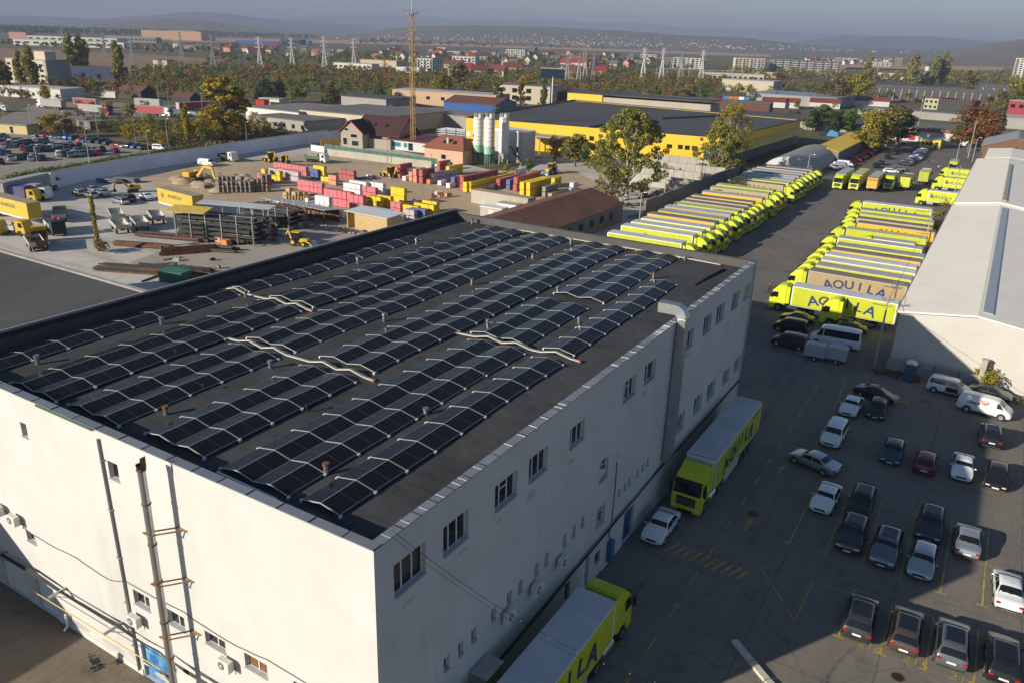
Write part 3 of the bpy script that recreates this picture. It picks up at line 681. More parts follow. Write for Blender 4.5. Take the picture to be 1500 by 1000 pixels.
for i,(x,y) in enumerate([(-24.6,38.5),(-30.3,29),(-37.2,27.5),(-43,30),(-30.2,66),(-43.2,48),(-49.6,47.5),(-37.2,48.5)]):
    z=RZ+wave(x-.4,y); t_=thing('roof_spigot','very thin black spigot on the dark roof between solar rows','spigot',(x-.3,y,z),0,'black spigots on the solar roof'); MB().tube([(0,0,-.05),(0,0,.45)],.05,6).ob('pipe',M['black_metal'],t_); MB().cbox((0,0,.45),(.14,.14,.06)).ob('cap',M['black_metal'],t_)
# felt roll edge along the right-hand roof
mb=MB().tube([(-21.0,66.3,RZ+.12),(-20.9,69,RZ+.15),(-20.6,73.5,RZ+.12)],.12,6); tag(mb.ob('felt_hump',M['felt_and_shade_black']),'raised black felt-covered conduit along the far right of the solar roof','conduit')
# low roofed annex on the left
an=thing('flat_roof_annex','lower building with a wide plain grey felt roof left of the solar building','annex',(0,0,0))
AX0,AX1,AY0,AY1,AZ=-120,BX0-.01,20.9,39.8,13.6
mb=MB(); mb.box(AX0,AY0,0,AX1,AY1,AZ,skip='t'); mb.ob('wall',M['wall_white'],an)
mb=MB(); mb.quad((AX0,AY0,AZ+.002),(AX1,AY0,AZ+.002),(AX1,AY1,AZ+.002),(AX0,AY1,AZ+.002)); mb.ob('roof',M['roof_grey'],an,fixn=False)
mb=MB(); x=AX0
while x<AX1-1: mb.box(x,AY1-.25,AZ+.003,min(x+1.96,AX1-.1),AY1+.2,AZ+.16); x+=2
mb.ob('coping',M['concrete'],an)
# neighbouring building out of frame on the left: its roof edge throws the shade over the garage doors
nb=thing('side_building','plain white building at the left edge whose shadow falls over the white garage doors','building',(0,0,0))
MB().box(-75,-8,0,-53.3,19.2,7.6).ob('wall',M['wall_white'],nb); MB().box(-75.2,-8.2,7.602,-53.15,19.4,7.85).ob('roof',M['roof_grey'],nb)
# office chair left outside
ch=thing('office_chair','black swivel office chair standing against the foot of the sunlit wall','chair',(-38.9,19.2,0),R(160))
mb=MB().box(-.24,-.24,.44,.24,.24,.52); mb.ob('seat',M['black_metal'],ch,bevel=.03)
mb=MB().box(-.22,.2,.62,.22,.27,1.08); mb.ob('backrest',M['black_metal'],ch,bevel=.03); MB().bar((0,.2,.46),(0,.26,.7),.06).ob('back_bar',M['black_metal'],ch)
MB().tube([(0,0,.1),(0,0,.45)],.035,8).ob('column',M['alu'],ch); mb=MB()
for k in range(5): a=k*2*math.pi/5; mb.bar((0,0,.1),(.3*math.cos(a),.3*math.sin(a),.07),.05); mb.cbox((.3*math.cos(a),.3*math.sin(a),.035),(.07,.07,.07))
mb.ob('base',M['black_metal'],ch)
for s in (-1,1):
    mb=MB(); mb.bar((s*.27,.1,.5),(s*.27,.1,.68),.03); mb.bar((s*.27,-.12,.68),(s*.27,.15,.68),.05,.03); mb.ob('armrest',M['black_metal'],ch)
# kerb corner in the lane, manhole, guard frame
mb=MB()
for a,b in (((-8.1,42.1),(-6.7,40.9)),((-6.65,40.85),(-5.5,39.9)),((-5.45,39.85),(-3.6,38.6))): mb.bar((a[0],a[1],.1),(b[0],b[1],.1),.42,.22)
struct('kerb',mb,mat('kerb_paint',(.55,.5,.42),.85,var=.2,scale=2))
mh=thing('manhole_cover','round dark iron manhole cover in the sunlit concrete','manhole',(1.07,44.6,0)); MB().tube([(0,0,.0),(0,0,.018)],.40,20).ob('frame',M['rust'],mh)
mb=MB().tube([(0,0,.018),(0,0,.026)],.34,20); mb.ob('lid',M['black_metal'],mh)
for p,l in ((at(905,880),'square dark drain grate in the shaded lane beside the lorry'),(at(1103,752),'square dark drain grate in the shaded lane between painted arrows')):
    t_=thing('drain_grate',l,'drain',(p.x,p.y,0)); MB().box(-.4,-.4,.0,.4,.4,.016).ob('frame',M['rust'],t_); mb=MB()
    for k in range(7): mb.box(-.33,-.32+k*.095,.016,.33,-.27+k*.095,.024)
    mb.ob('slat',M['black_metal'],t_)
gf=thing('guard_rail','low yellow tube guard frame beside the black cars','guard rail',at(1319,596)); mb=MB()
for a,b in (((-.6,-.5),(.6,-.5)),((.6,-.5),(.6,.5)),((.6,.5),(-.6,.5)),((-.6,.5),(-.6,-.5))):
    mb.tube([(a[0],a[1],.9),(b[0],b[1],.9)],.035,6); mb.tube([(a[0],a[1],.45),(b[0],b[1],.45)],.03,6); mb.tube([(a[0],a[1],0),(a[0],a[1],.92)],.035,6)
mb.ob('tube_frame',M['line_yellow'],gf)
# ------------------------------------------------------------------ cars
CARS={ # L, W, list of (y/L from rear, top z, cabin?), belt rear/front, window spans
 'sedan':dict(L=4.5,W=1.78,pr=[(0,.62,0),(.012,.86,0),(.05,1.00,0),(.13,1.03,0),(.18,1.04,0),(.315,1.40,1),(.43,1.455,1),(.56,1.44,1),(.615,1.385,1),(.745,1.00,0),(.86,.90,0),(.95,.78,0),(.985,.64,0),(1,.50,0)],belt=(.96,.88),side=[(.20,.335,.46,.46),(.475,.475,.60,.715)],ws=(8,9),rw=(4,5)),
 'hatch':dict(L=4.1,W=1.76,pr=[(0,.60,0),(.012,.92,0),(.03,1.02,0),(.13,1.40,1),(.22,1.49,1),(.42,1.52,1),(.56,1.50,1),(.61,1.44,1),(.745,1.02,0),(.86,.93,0),(.945,.80,0),(.985,.64,0),(1,.50,0)],belt=(.99,.90),side=[(.11,.20,.42,.42),(.435,.435,.595,.71)],ws=(7,8),rw=(2,3)),
 'suv':dict(L=4.5,W=1.86,pr=[(0,.66,0),(.012,.98,0),(.03,1.12,0),(.10,1.52,1),(.17,1.62,1),(.42,1.66,1),(.57,1.64,1),(.62,1.58,1),(.74,1.16,0),(.86,1.08,0),(.95,.94,0),(.985,.74,0),(1,.56,0)],belt=(1.10,1.02),side=[(.07,.15,.43,.43),(.445,.445,.605,.705)],ws=(7,8),rw=(2,3)),
 'estate':dict(L=4.65,W=1.80,pr=[(0,.62,0),(.012,.92,0),(.03,1.02,0),(.10,1.40,1),(.17,1.47,1),(.42,1.50,1),(.56,1.48,1),(.61,1.42,1),(.735,1.00,0),(.86,.91,0),(.95,.79,0),(.985,.64,0),(1,.50,0)],belt=(.97,.89),side=[(.07,.15,.42,.42),(.435,.435,.595,.70)],ws=(7,8),rw=(2,3)),
 'mpv':dict(L=4.45,W=1.83,pr=[(0,.66,0),(.01,1.0,0),(.02,1.14,0),(.05,1.72,1),(.11,1.81,1),(.42,1.84,1),(.63,1.80,1),(.68,1.73,1),(.83,1.16,0),(.90,1.06,0),(.96,.92,0),(.988,.74,0),(1,.56,0)],belt=(1.12,1.02),side=[(.06,.10,.44,.44),(.455,.455,.655,.78)],ws=(7,8),rw=(2,3)),
 'van':dict(L=5.1,W=1.92,pr=[(0,.66,0),(.008,1.05,0),(.015,1.2,0),(.03,1.88,1),(.08,1.95,1),(.42,1.97,1),(.70,1.93,1),(.745,1.85,1),(.87,1.24,0),(.925,1.12,0),(.97,.95,0),(.99,.76,0),(1,.56,0)],belt=(1.2,1.12),side=[(.715,.715,.74,.845)],ws=(7,8),rw=(2,3)),
 'minibus':dict(L=6.2,W=2.0,pr=[(0,.70,0),(.006,1.1,0),(.012,1.3,0),(.025,2.42,1),(.06,2.55,1),(.42,2.58,1),(.74,2.5,1),(.79,2.38,1),(.885,1.35,0),(.935,1.18,0),(.975,.98,0),(.99,.78,0),(1,.58,0)],belt=(1.32,1.2),side=[(.05,.06,.72,.72),(.735,.735,.775,.86)],ws=(7,8),rw=(2,3)),
}
def car_parts(kind):
    c=CARS[kind]; L,W=c['L'],c['W']; pr=c['pr']; Hm=max(p[1] for p in pr)
    rings=[]
    for t,z,cab in pr:
        y=-L/2+t*L; e=min(t,1-t)
        w=W/2*(1-.16*max(0,1-e/.07)**1.6) if e<.07 else W/2
        B=c['belt'][0]+(c['belt'][1]-c['belt'][0])*t; B=min(B,z-.03)
        zb=.30 if e<.02 else .22
        lm=min(.55,B-.08)
        if cab: wr=w*(.80 if kind in('van','minibus','mpv') else .745); top=z; p5=(wr,top-.06); p6=(wr*.84,top-.005)
        else: wr=w*.88; top=z; p5=(w*.90,top-.02); p6=(w*.6,top)
        rings.append((y,[(0,zb),(w*.82,zb),(w*.975,zb+.10),(w,lm),(w*.985,B-.02),(w*.945,B+.01),p5,p6,(0,top+.012)]))
    return rings
def build_car(kind):
    rings=car_parts(kind); c=CARS[kind]; L,W=c['L'],c['W']
    body=MB(); n=len(rings[0][1]); full=2*n-2
    for y,r in rings:
        for x,z in r: body.v.append((x,y,z))
        for x,z in r[-2:0:-1]: body.v.append((-x,y,z))
    for i in range(len(rings)-1):
        for k in range(full):
            body.f.append((i*full+k,i*full+(k+1)%full,(i+1)*full+(k+1)%full,(i+1)*full+k)); body.m.append(0)
    body.f.append(tuple(range(full))); body.m.append(0); e=(len(rings)-1)*full; body.f.append(tuple(e+k for k in range(full))); body.m.append(0)
    def across(i0,i1,ins=.09,off=.012):
        (ya,ra),(yb,rb)=rings[i0],rings[i1]; mb=MB(); rows=[]
        for t in (ins,1-ins*.7):
            row=[]
            for k in (6,7,8):
                x=ra[k][0]+(rb[k][0]-ra[k][0])*t; z=ra[k][1]+(rb[k][1]-ra[k][1])*t; y=ya+(yb-ya)*t; row.append((x*.93,y,z))
            rows.append(row)
        s=1 if yb>ya else -1
        up=Vector((0,rings[i1][0]-rings[i0][0],0)).cross(Vector((1,0,0)))
        dz=rb[8][1]-ra[8][1]; dy=yb-ya; nrm=Vector((0,-dz,dy)); nrm.normalize()
        if nrm.z<0: nrm=-nrm
        P=lambda r:[tuple(Vector(p)+nrm*off) for p in r]+[tuple(Vector((-p[0],p[1],p[2]))+nrm*off) for p in r[1::-1]]
        a,b=P(rows[0]),P(rows[1]); mb.add(a+b,[(k,k+1,k+6,k+5) for k in range(4)]); return mb
    ws=across(*c['ws']); rw=across(*c['rw'])
    def interp(t,k):
        y=-L/2+t*L
        for (ya,ra),(yb,rb) in zip(rings,rings[1:]):
            if ya<=y<=yb:
                q=(y-ya)/max(yb-ya,1e-6); return (ra[k][0]+(rb[k][0]-ra[k][0])*q, y, ra[k][1]+(rb[k][1]-ra[k][1])*q)
        return (rings[-1][1][k][0],y,rings[-1][1][k][1])
    sides=[]
    for s in (-1,1):
        mb=MB()
        for b0,t0,t1,b1 in c['side']:
            zt=min(interp(t0,6)[2],interp(t1,6)[2])
            def pt(tb,tt,f):
                bl=interp(tb,5); tp=interp(tt,6); B=bl[2]
                ref=interp((t0+t1)/2,6); rb_=interp((t0+t1)/2,5)
                # on the plane between belt and roof edge
                q=f; x=rb_[0]+(ref[0]-rb_[0])*q+.014; z=max(B,rb_[2])+ (interp(tt,6)[2]-max(B,rb_[2]))*q
                return (s*x,-L/2+L*(tb+(tt-tb)*q),z)
            A=[pt(b0,t0,.07),pt(b1,t1,.07),pt(b1,t1,.86),pt(b0,t0,.86)]
            mb.add(A if s>0 else A[::-1],[(0,1,2,3)])
        sides.append(mb)
    r=.33 if W<1.84 else .36
    if kind=='minibus': r=.36
    wy=(-L*.30,L*.315) if kind not in('van','minibus') else (-L*.29,L*.33)
    return body,ws,rw,sides,r,wy,rings
def car_proto(kind):
    c=CARS[kind]; L,W=c['L'],c['W']; body,ws,rw,sides,r,wy,rings=build_car(kind)
    root=bpy.data.objects.new('parked_car' if kind not in('van','minibus') else ('van' if kind=='van' else 'minibus'),None); COL.objects.link(root); root.empty_display_size=.3
    b=body.ob('body',PAINT['white'],root,smooth=75); b['paint']=1
    md=b.modifiers.new('s','SUBSURF'); md.levels=1; bpy.context.view_layer.update(); nm=bpy.data.meshes.new_from_object(b.evaluated_get(bpy.context.evaluated_depsgraph_get())); b.modifiers.clear(); b.data=nm; nm.polygons.foreach_set('use_smooth',[True]*len(nm.polygons)); nm.update()
    ws.ob('windscreen',M['car_glass'],root,smooth=60); rw.ob('rear_window',M['car_glass'],root,smooth=60)
    for mb in sides: mb.ob('side_window',M['car_glass'],root,fixn=False)
    wm=MB().tube([(-.09,0,0),(.09,0,0)],r,20).mesh('wheel',M['tyre'],smooth=40); 
    rm=MB().tube([(-.095,0,0),(.095,0,0)],r*.62,12).mesh('rim',M['rim'],smooth=40)
    am=MB().tube([(-.06,0,0),(.06,0,0)],r+.055,20).mesh('wheel_arch',M['black_metal'],smooth=40)
    for y in wy:
        for s in (-1,1):
            a=link('wheel_arch',am,root); a.location=(s*(W/2-.052),y,r+.02)
            o=link('wheel',wm,root); o.location=(s*(W/2-.078),y,r); q=link('rim',rm,o)
    yf,yr=L/2,-L/2
    zf=CARS[kind]['pr'][-3][1]; zr=CARS[kind]['pr'][1][1]
    for s in (-1,1):
        mb=MB().cbox((s*W*.345,yf-.09,zf-.25),(W*.19,.14,.12)); mb.ob('headlight',M['lamp_clear'],root,bevel=.03)
        mb=MB().cbox((s*W*.375,yr+.07,zr-.08),(W*.15,.12,.15 if kind!='mpv' else .5)); mb.ob('tail_light',M['lamp_red'],root,bevel=.02)
        ty=CARS[kind]['side'][-1][3]; mb=MB().cbox((s*(W/2+.07),-L/2+L*(ty-.035),CARS[kind]['belt'][1]+.10),(.18,.09,.13)); o=mb.ob('wing_mirror',PAINT['white'],root,bevel=.03); o['paint']=1
    MB().cbox((0,yf-.015,.54),(W*.46,.07,.16)).ob('grille',M['grille'],root,bevel=.02)
    MB().cbox((0,yf+.005,.42),(.52,.05,.11)).ob('number_plate',M['plate'],root)
    MB().cbox((0,yr-.0,.62 if kind in('sedan','hatch','estate') else .78),(.52,.05,.11)).ob('number_plate',M['plate'],root)
    MB().cbox((0,yr+.02,.42),(W*.8,.08,.12)).ob('bumper_trim',M['chassis'],root)
    for s in (-1,1): MB().box(s*W/2-(.015 if s<0 else .02),-L*.2,.24,s*W/2+(.02 if s<0 else .015),L*.2,.40).ob('sill_trim',M['chassis'],root)
    cs=c['side']; B=(c['belt'][0]+c['belt'][1])/2
    for s in ((-1,1) if kind not in('van','minibus') else ()):
        for t in ((cs[0][3]+.008,cs[-1][3]-.03,cs[0][0]+.06) if len(cs)>1 else (cs[0][0]-.02,cs[0][3]-.02)): y=-L/2+L*t; MB().box(s*W/2-(.02 if s<0 else .03),y-.008,.42,s*W/2+(.03 if s<0 else .003)-(.027 if s<0 else 0),y+.008,B-.04).ob('door_seam',M['black_metal'],root)
    if kind in('suv','estate'):
        MB().add([(-W*.27,-L*.28,c['pr'][5][1]-.005),(W*.27,-L*.28,c['pr'][5][1]-.005),(W*.27,L*.03,c['pr'][5][1]+.022),(-W*.27,L*.03,c['pr'][5][1]+.022)],[(0,1,2,3)]).ob('glass_roof',M['car_glass'],root,fixn=False)
        for s in (-1,1):
            z=c['pr'][4][1]+.02; MB().tube([(s*W*.345,-L*.33,z-.02),(s*W*.345,-L*.3,z+.035),(s*W*.345,L*.06,z+.04),(s*W*.345,L*.09,z)],.016,6).ob('roof_rail',M['galv'],root)
    if kind=='hatch' or kind=='sedan':
        MB().tube([(0,-L*.10,c['pr'][5][1]),(0,-L*.14,c['pr'][5][1]+.22)],.012,4).ob('aerial',M['black_metal'],root)
    return root
PROTO={k:car_proto(k) for k in CARS}
used=set()
def put_car(kind,pt,rz,col,label,name=None,group=None):
    if kind in used: o=dup(PROTO[kind],(0,0,0),0)
    else: o=PROTO[kind]; used.add(kind)
    cat={'van':'van','minibus':'minibus'}.get(kind,'car')
    for k in ('label','category','group'):
        if k in o: del o[k]
    tag(o,label,cat,group); o.location=(pt[0],pt[1],.013); o.rotation_euler=(0,0,R(rz))
    for ch in o.children:
        if ch.get('paint'):
            ch.material_slots[0].link='OBJECT'; ch.material_slots[0].material=PAINT[col]
    return o
# remaining copies are taken from a clean source, so place far ones first time through dup
zz7=lambda x,y,z=.75:at(1100+x/3.75,520+y/3.75,z)
zz8=lambda x,y,z=.75:at(1100+x/3.75,740+y/3.75,z)
zz2=lambda x,y,z=.8:at(1100+x/2.7775,200+y/2.7775,z)
zz10=lambda x,y,z=.75:at(850+x/2.38,400+y/2.38,z)
LOT=[
 ('sedan',zz7(555,268),178,'white','white saloon parked nose to camera beside a black hatchback near the yellow guard frame'),
 ('hatch',zz7(697,285),181,'black','black hatchback parked beside the white saloon, next to the yellow guard frame'),
 ('sedan',zz7(690,203),-100,'black','black saloon parked crosswise behind the white saloon and black hatchback'),
 ('mpv',zz7(460,428),178,'white','white people carrier nose to camera behind the silver saloon that stands crosswise'),
 ('sedan',zz7(350,572),72,'silver','silver saloon standing crosswise in the lane, its nose to the left'),
 ('hatch',zz7(782,520),180,'petrol','dark petrol blue hatchback beside the dark red car'),
 ('hatch',zz7(962,575),1,'maroon','dark red hatchback with its tail to the camera, the only red one nearby'),
 ('sedan',zz7(1165,602),181,'white','white saloon nose to camera between the dark red hatchback and a black one'),
 ('suv',zz7(1318,433),4,'black','black off-roader with spare wheel on its tail door, parked in front of the white van'),
 ('hatch',zz7(1352,655),180,'black','black hatchback nose to camera at the right, standing alone in sunlight'),
 ('sedan',zz7(415,770),178,'white','white saloon at the left end of the shaded bays beside a black estate'),
 ('estate',zz7(610,795),180,'black','black estate parked behind the charcoal off-roader in the shaded bays'),
 ('suv',zz8(560,148),180,'charcoal','charcoal off-roader nose to camera in front of the black estate'),
 ('suv',zz8(745,222),179,'steel_grey','blue grey off-roader nose to camera between the charcoal one and a white hatchback'),
 ('hatch',zz8(945,292),179,'silver','pale silver hatchback nose to camera, furthest forward in the shaded bays'),
 ('suv',zz8(987,95),180,'charcoal','charcoal off-roader parked behind the pale silver hatchback'),
 ('sedan',zz8(1193,178),2,'silver','silver saloon with its tail to the camera, half in sunlight'),
 ('sedan',zz8(1415,450),3,'white','white saloon with its tail to the camera at the right edge in full sun'),
 ('suv',zz8(605,600),2,'charcoal','dark grey off-roader with roof rails, first from the left in the front row'),
 ('estate',zz8(857,665),2,'brown','dark brown estate with bright red tail lights, second in the front row'),
 ('suv',zz8(1108,745),2,'steel_grey','grey off-roader with roof rails, third in the front row beside the brown estate'),
 ('suv',zz8(1385,830),2,'black','glossy black off-roader at the bottom right corner of the photo'),
 ('sedan',zz10(283,872),181,'white','white saloon parked close to the white building wall in front of the lorry'),
 ('sedan',zz7(1308,203,.6),-95,'charcoal','dark saloon mostly hidden behind the white delivery van'),
 ('sedan',zz2(190,733),90,'black','black saloon parked along the tail of the first lime lorry'),
 ('sedan',zz2(400,772),92,'black','black saloon half hidden behind the white minibus'),
 ('mpv',zz2(163,770),90,'black','black people carrier between the black saloon and the dark grey people carrier'),
 ('mpv',zz2(160,830),88,'charcoal','dark grey people carrier in shade beside the white minibus'),
]
for a in LOT: put_car(*a)
v=put_car('mpv',zz7(1090,175),-96,'white','white and black small delivery van parked by the concrete wall, tail to the left'); v['category']='van'
MB().box(-.96,-.2,.5,.96,1.0,1.06).ob('door_panel',PAINT['black'],v,bevel=.02)
v=put_car('van',zz7(1288,270,1.0),-97,'white','white panel van with an orange shield sign on its side')
mb=MB().add([(.97,-.3,1.72),(.97,.32,1.72),(.97,.32,1.38),(.97,.0,1.22),(.97,-.3,1.38)],[(0,1,2,3,4)]); mb.ob('shield_sign',mat('shield_orange',(.75,.16,.03),.5),v,fixn=False)
mb=MB().add([(.973,-.22,1.66),(.973,.24,1.66),(.973,.24,1.60),(.973,-.22,1.60)],[(0,1,2,3)]); mb.add([(.973,-.22,1.55),(.973,.24,1.55),(.973,.24,1.49),(.973,-.22,1.49)],[(0,1,2,3)]); mb.ob('sign_stripe',M['plate'],v,fixn=False)
me=text_mesh('CARGUS',.30,.004,.012); me.materials.append(M['letter_blue']); o=link('lettering',me,v); o.location=(.972,-1.0,1.22); o.rotation_euler=(R(90),0,R(90))
v=put_car('minibus',zz2(345,815,1.2),93,'white','white minibus with dark windows standing in shade by the grey box trailers')
# ------------------------------------------------------------------ box trailers, portable toilet
def box_trailer(p,rz,label,L=2.4):
    t=thing('box_trailer',label,'trailer',(p.x,p.y,.012),R(rz)); 
    mb=MB().prism([(-L/2,.5),(L/2,.5),(L/2,1.75),(L/2-.45,2.0),(-L/2+.1,2.0),(-L/2,1.9)],'x',-.75,.75); mb.ob('body',mat('trailer_grey',(.36,.38,.40),.5,var=.06),t,bevel=.03)
    mb=MB()
    for s in (-.7,.7): mb.bar((s,L/2,.48),(0,L/2+1.1,.48),.08)
    mb.ob('drawbar',M['galv'],t)
    for s in (-1,1):
        o=MB().tube([(s*.78,-.1,.3),(s*.95,-.1,.3)],.3,16).ob('wheel',M['tyre'],t,smooth=40); MB().tube([(s*.79,-.1,.3),(s*.96,-.1,.3)],.17,10).ob('rim',M['rim'],o)
    mb=MB().box(-.7,-L/2-.02,.55,.7,-L/2-.001,1.8); mb.ob('rear_door',M['galv'],t)
box_trailer(zz2(262,872,1),92,'grey closed box trailer standing left of its twin behind the white minibus')
box_trailer(zz2(350,885,1),92,'grey closed box trailer standing right of its twin behind the white minibus')
p=zz2(640,990,0); t=thing('portable_toilet','dark blue portable toilet with white roof against the concrete wall','toilet cabin',(p.x,p.y,0))
MB().box(-.55,-.55,.02,.55,.55,2.05).ob('cabin',mat('toilet_blue',(.03,.07,.12),.6),t,bevel=.03)
MB().prism([(-.6,2.05),(.6,2.05),(.5,2.2),(0,2.32),(-.5,2.2)],'y',-.6,.6).ob('roof',M['white_metal'],t,bevel=.04)
d=MB().box(-.4,-.58,.12,.4,-.552,1.95).ob('door',mat('toilet_door',(.04,.09,.16),.6),t,bevel=.008); MB().tube([(0,-.582,1.7),(0,-.592,1.7)],.12,12).ob('door_sign',PAINT['sky_blue'],d)
# ------------------------------------------------------------------ lorries
def arch_text(s,size,span,rise,mt,bold=.03):
    """letters set along a shallow arch, one mesh"""
    mb=MB(); n=len(s)
    for i,chh in enumerate(s):
        me=text_mesh(chh,size*(1.15 if i in(0,n-1) else 1),.006,bold,1.12); u=(i/(n-1)-.5) if n>1 else 0
        ca,sa=math.cos(-u*.5),math.sin(-u*.5); x0=u*span; y0=rise*(1-4*u*u)
        o=len(mb.v)
        for v in me.vertices: mb.v.append((x0+v.co.x*ca-v.co.y*sa, y0+v.co.x*sa+v.co.y*ca, v.co.z))
        for p in me.polygons: mb.f.append(tuple(k+o for k in p.vertices)); mb.m.append(0)
        bpy.data.meshes.remove(me)
    return mb.mesh('lettering',mt,fixn=False)
def flat_text(s,size,mt,bold=.0,bird=True):
    me=text_mesh(s,size,.006,bold,1.1); mb=MB()
    for v in me.vertices: mb.v.append(tuple(v.co))
    for p in me.polygons: mb.f.append(tuple(p.vertices)); mb.m.append(0)
    if bird:                                    # three-feather wing emblem left of the word
        x0=min(v[0] for v in mb.v)-size*1.0
        for k in range(3):
            dx=k*size*.28; mb.add([(x0+dx,size*.85-.12*k,0),(x0+dx+size*.22,size*.45-.1*k,0),(x0+dx+size*.30,-size*.5,0),(x0+dx+size*.06,-size*.25,0)],[(0,1,2,3)])
    bpy.data.meshes.remove(me)
    return mb.mesh('lettering',mt,fixn=False)
TXT_BIG=arch_text('AQUILA',1.75,7.4,.45,M['letter_blue']); TXT_SMALL=flat_text('AQUILA',.95,M['letter_blue'])
TXT_WEB=flat_text('www.aquila.ro',.36,M['letter_blue'],0,False)
def tractor(root):
    prof=[(-.12,.36),(0,.5),(.0,1.15),(-.05,1.95),(-.40,3.0),(-.62,3.22),(-1.05,3.62),(-1.6,3.84),(-2.15,3.88),(-2.25,3.78),(-2.25,1.0),(-1.95,1.0),(-1.85,1.1),(-1.62,1.16),(-1.1,1.16),(-.85,1.05),(-.78,.42)]
    mb=MB().prism(prof,'x',-1.23,1.23)
    mb.v=[(x*(.87 if z>3.1 else (.985 if z>1.9 else 1)),y,z) for x,y,z in mb.v]
    c=mb.ob('cab',M['lime'],root,smooth=35,bevel=.07)
    MB().add([(-1.12,-.045,1.98),(1.12,-.045,1.98),(1.08,-.355,2.92),(-1.08,-.355,2.92)],[(0,1,2,3)]).ob('windscreen',M['car_glass'],c,fixn=False)
    for s in (-1,1):
        A=[(s*1.245,-.22,2.02),(s*1.245,-1.12,2.02),(s*1.225,-1.12,2.78),(s*1.225,-.48,2.78)]
        MB().add(A,[(0,1,2,3)]).ob('side_window',M['car_glass'],c,fixn=False)
        mb=MB().cbox((s*1.42,-.22,2.35),(.22,.14,.75)); mb.bar((s*1.2,-.25,2.7),(s*1.42,-.25,2.7),.04); mb.ob('mirror',M['black_metal'],c,bevel=.03)
        MB().cbox((s*.93,.005,.82),(.42,.06,.2)).ob('headlight',M['lamp_clear'],c,bevel=.02)
        MB().box(s*1.12-.09,-2.72,1.3,s*1.12+.09,-2.26,3.7).ob('air_deflector',M['lime'],c,bevel=.03)
    mb=MB().box(-.78,-.03,1.0,.78,.015,1.75)
    g=mb.ob('grille',M['grille'],c); mb=MB()
    for k in range(3): mb.box(-.74,.016,1.12+k*.2,.74,.03,1.17+k*.2)
    mb.ob('grille_bar',M['galv'],g)
    MB().prism([(-.36,2.93),(-.05,2.85),(-.05,2.91),(-.42,3.1)],'x',-1.1,1.1).ob('sun_visor',M['grille'],c)
    MB().box(-.6,-.06,.42,.6,.02,.66).ob('bumper_grille',M['grille'],c)
    MB().box(-.45,-6.2,.62,.45,-2.2,.98).ob('chassis',M['chassis'],root)
    for s in (-1,1): MB().tube([(s*.92,-2.55,.68),(s*.92,-4.0,.68)],.33,14).ob('fuel_tank',M['alu'],root,smooth=40)
WH=MB().tube([(-.15,0,0),(.15,0,0)],.51,18).mesh('wheel',M['tyre'],smooth=40); RM=MB().tube([(-.155,0,0),(.155,0,0)],.29,12).mesh('rim',M['galv'],smooth=40)
def wheels(root,ys,xw=1.07):
    for y in ys:
        for s in (-1,1):
            o=link('wheel',WH,root); o.location=(s*xw,y,.51); link('rim',RM,o)
def trailer(root,y0,y1,z0=1.15,z1=4.0,W=2.54):
    mb=MB(); h=W/2
    mb.box(-h+.02,y1,z0,h-.02,y0,z0+.22); mb.box(-h+.02,y0-.1,z0+.22,h-.02,y0,z1-.02)
    for y in (y0-.08,y1+.08):
        for s in (-1,1): mb.box(s*h-.06 if s>0 else -h,y-.08,z0+.221,h if s>0 else -h+.06,y+.08,z1-.06)
    for s in (-1,1): mb.box((h-.10 if s>0 else -h),y1+.002,z1-.13,(h if s>0 else -h+.10),y0-.002,z1-.001)
    t=mb.ob('trailer',M['tarp_grey'],root)
    n=14; mb=MB(); L=y0-y1
    for i in range(n+1):
        y=y1+L*i/n
        for j,x in enumerate((-h+.05,-h*.5,0,h*.5,h-.05)): mb.v.append((x,y,z1+.012+(.035 if i%2==0 else -.005)*(1-(x/h)**2)+.02))
    for i in range(n):
        for j in range(4): a=i*5+j; mb.f.append((a,a+1,a+6,a+5)); mb.m.append(0)
    mb.ob('roof_tarp',M['tarp_white'],t,fixn=False,smooth=20)
    for s in (-1,1):
        mb=MB(); k=28
        for i in range(k+1):
            y=y1+.16+(L-.32)*i/k; b=.012*math.sin(i*1.7)+.012*(i%2)
            for z in (z0+.10,(z0+z1)/2,z1-.12): mb.v.append((s*(h-.005+b*(1 if z!=z1-.12 else .3)),y,z))
        for i in range(k):
            for j in range(2): a=i*3+j; q=(a,a+3,a+4,a+1); mb.f.append(q if s>0 else q[::-1]); mb.m.append(0)
        mb.ob('side_curtain',M['lime_curtain'],t,fixn=False,smooth=40)
    mb=MB().box(-h+.04,y1-.05,z0+.1,h-.04,y1-.002,z1-.08); d=mb.ob('rear_door',M['lime_curtain'],t)
    mb=MB(); 
    for x in (-.7,-.25,.25,.7): mb.box(x-.02,y1-.09,z0+.2,x+.02,y1-.051,z1-.2)
    mb.ob('lock_bar',M['galv'],d)
    for s in (-1,1): MB().cbox((s*.95,y1-.04,.95),(.4,.08,.14)).ob('tail_light',M['lamp_red'],t)
    return t
def lettering(t,me,yc,zc,W=2.54,name='lettering'):
    for s in (-1,1):
        o=link(name,me,t); o.location=(s*(W/2+.035),yc,zc); o.rotation_euler=(R(90),0,R(90) if s>0 else R(-90))
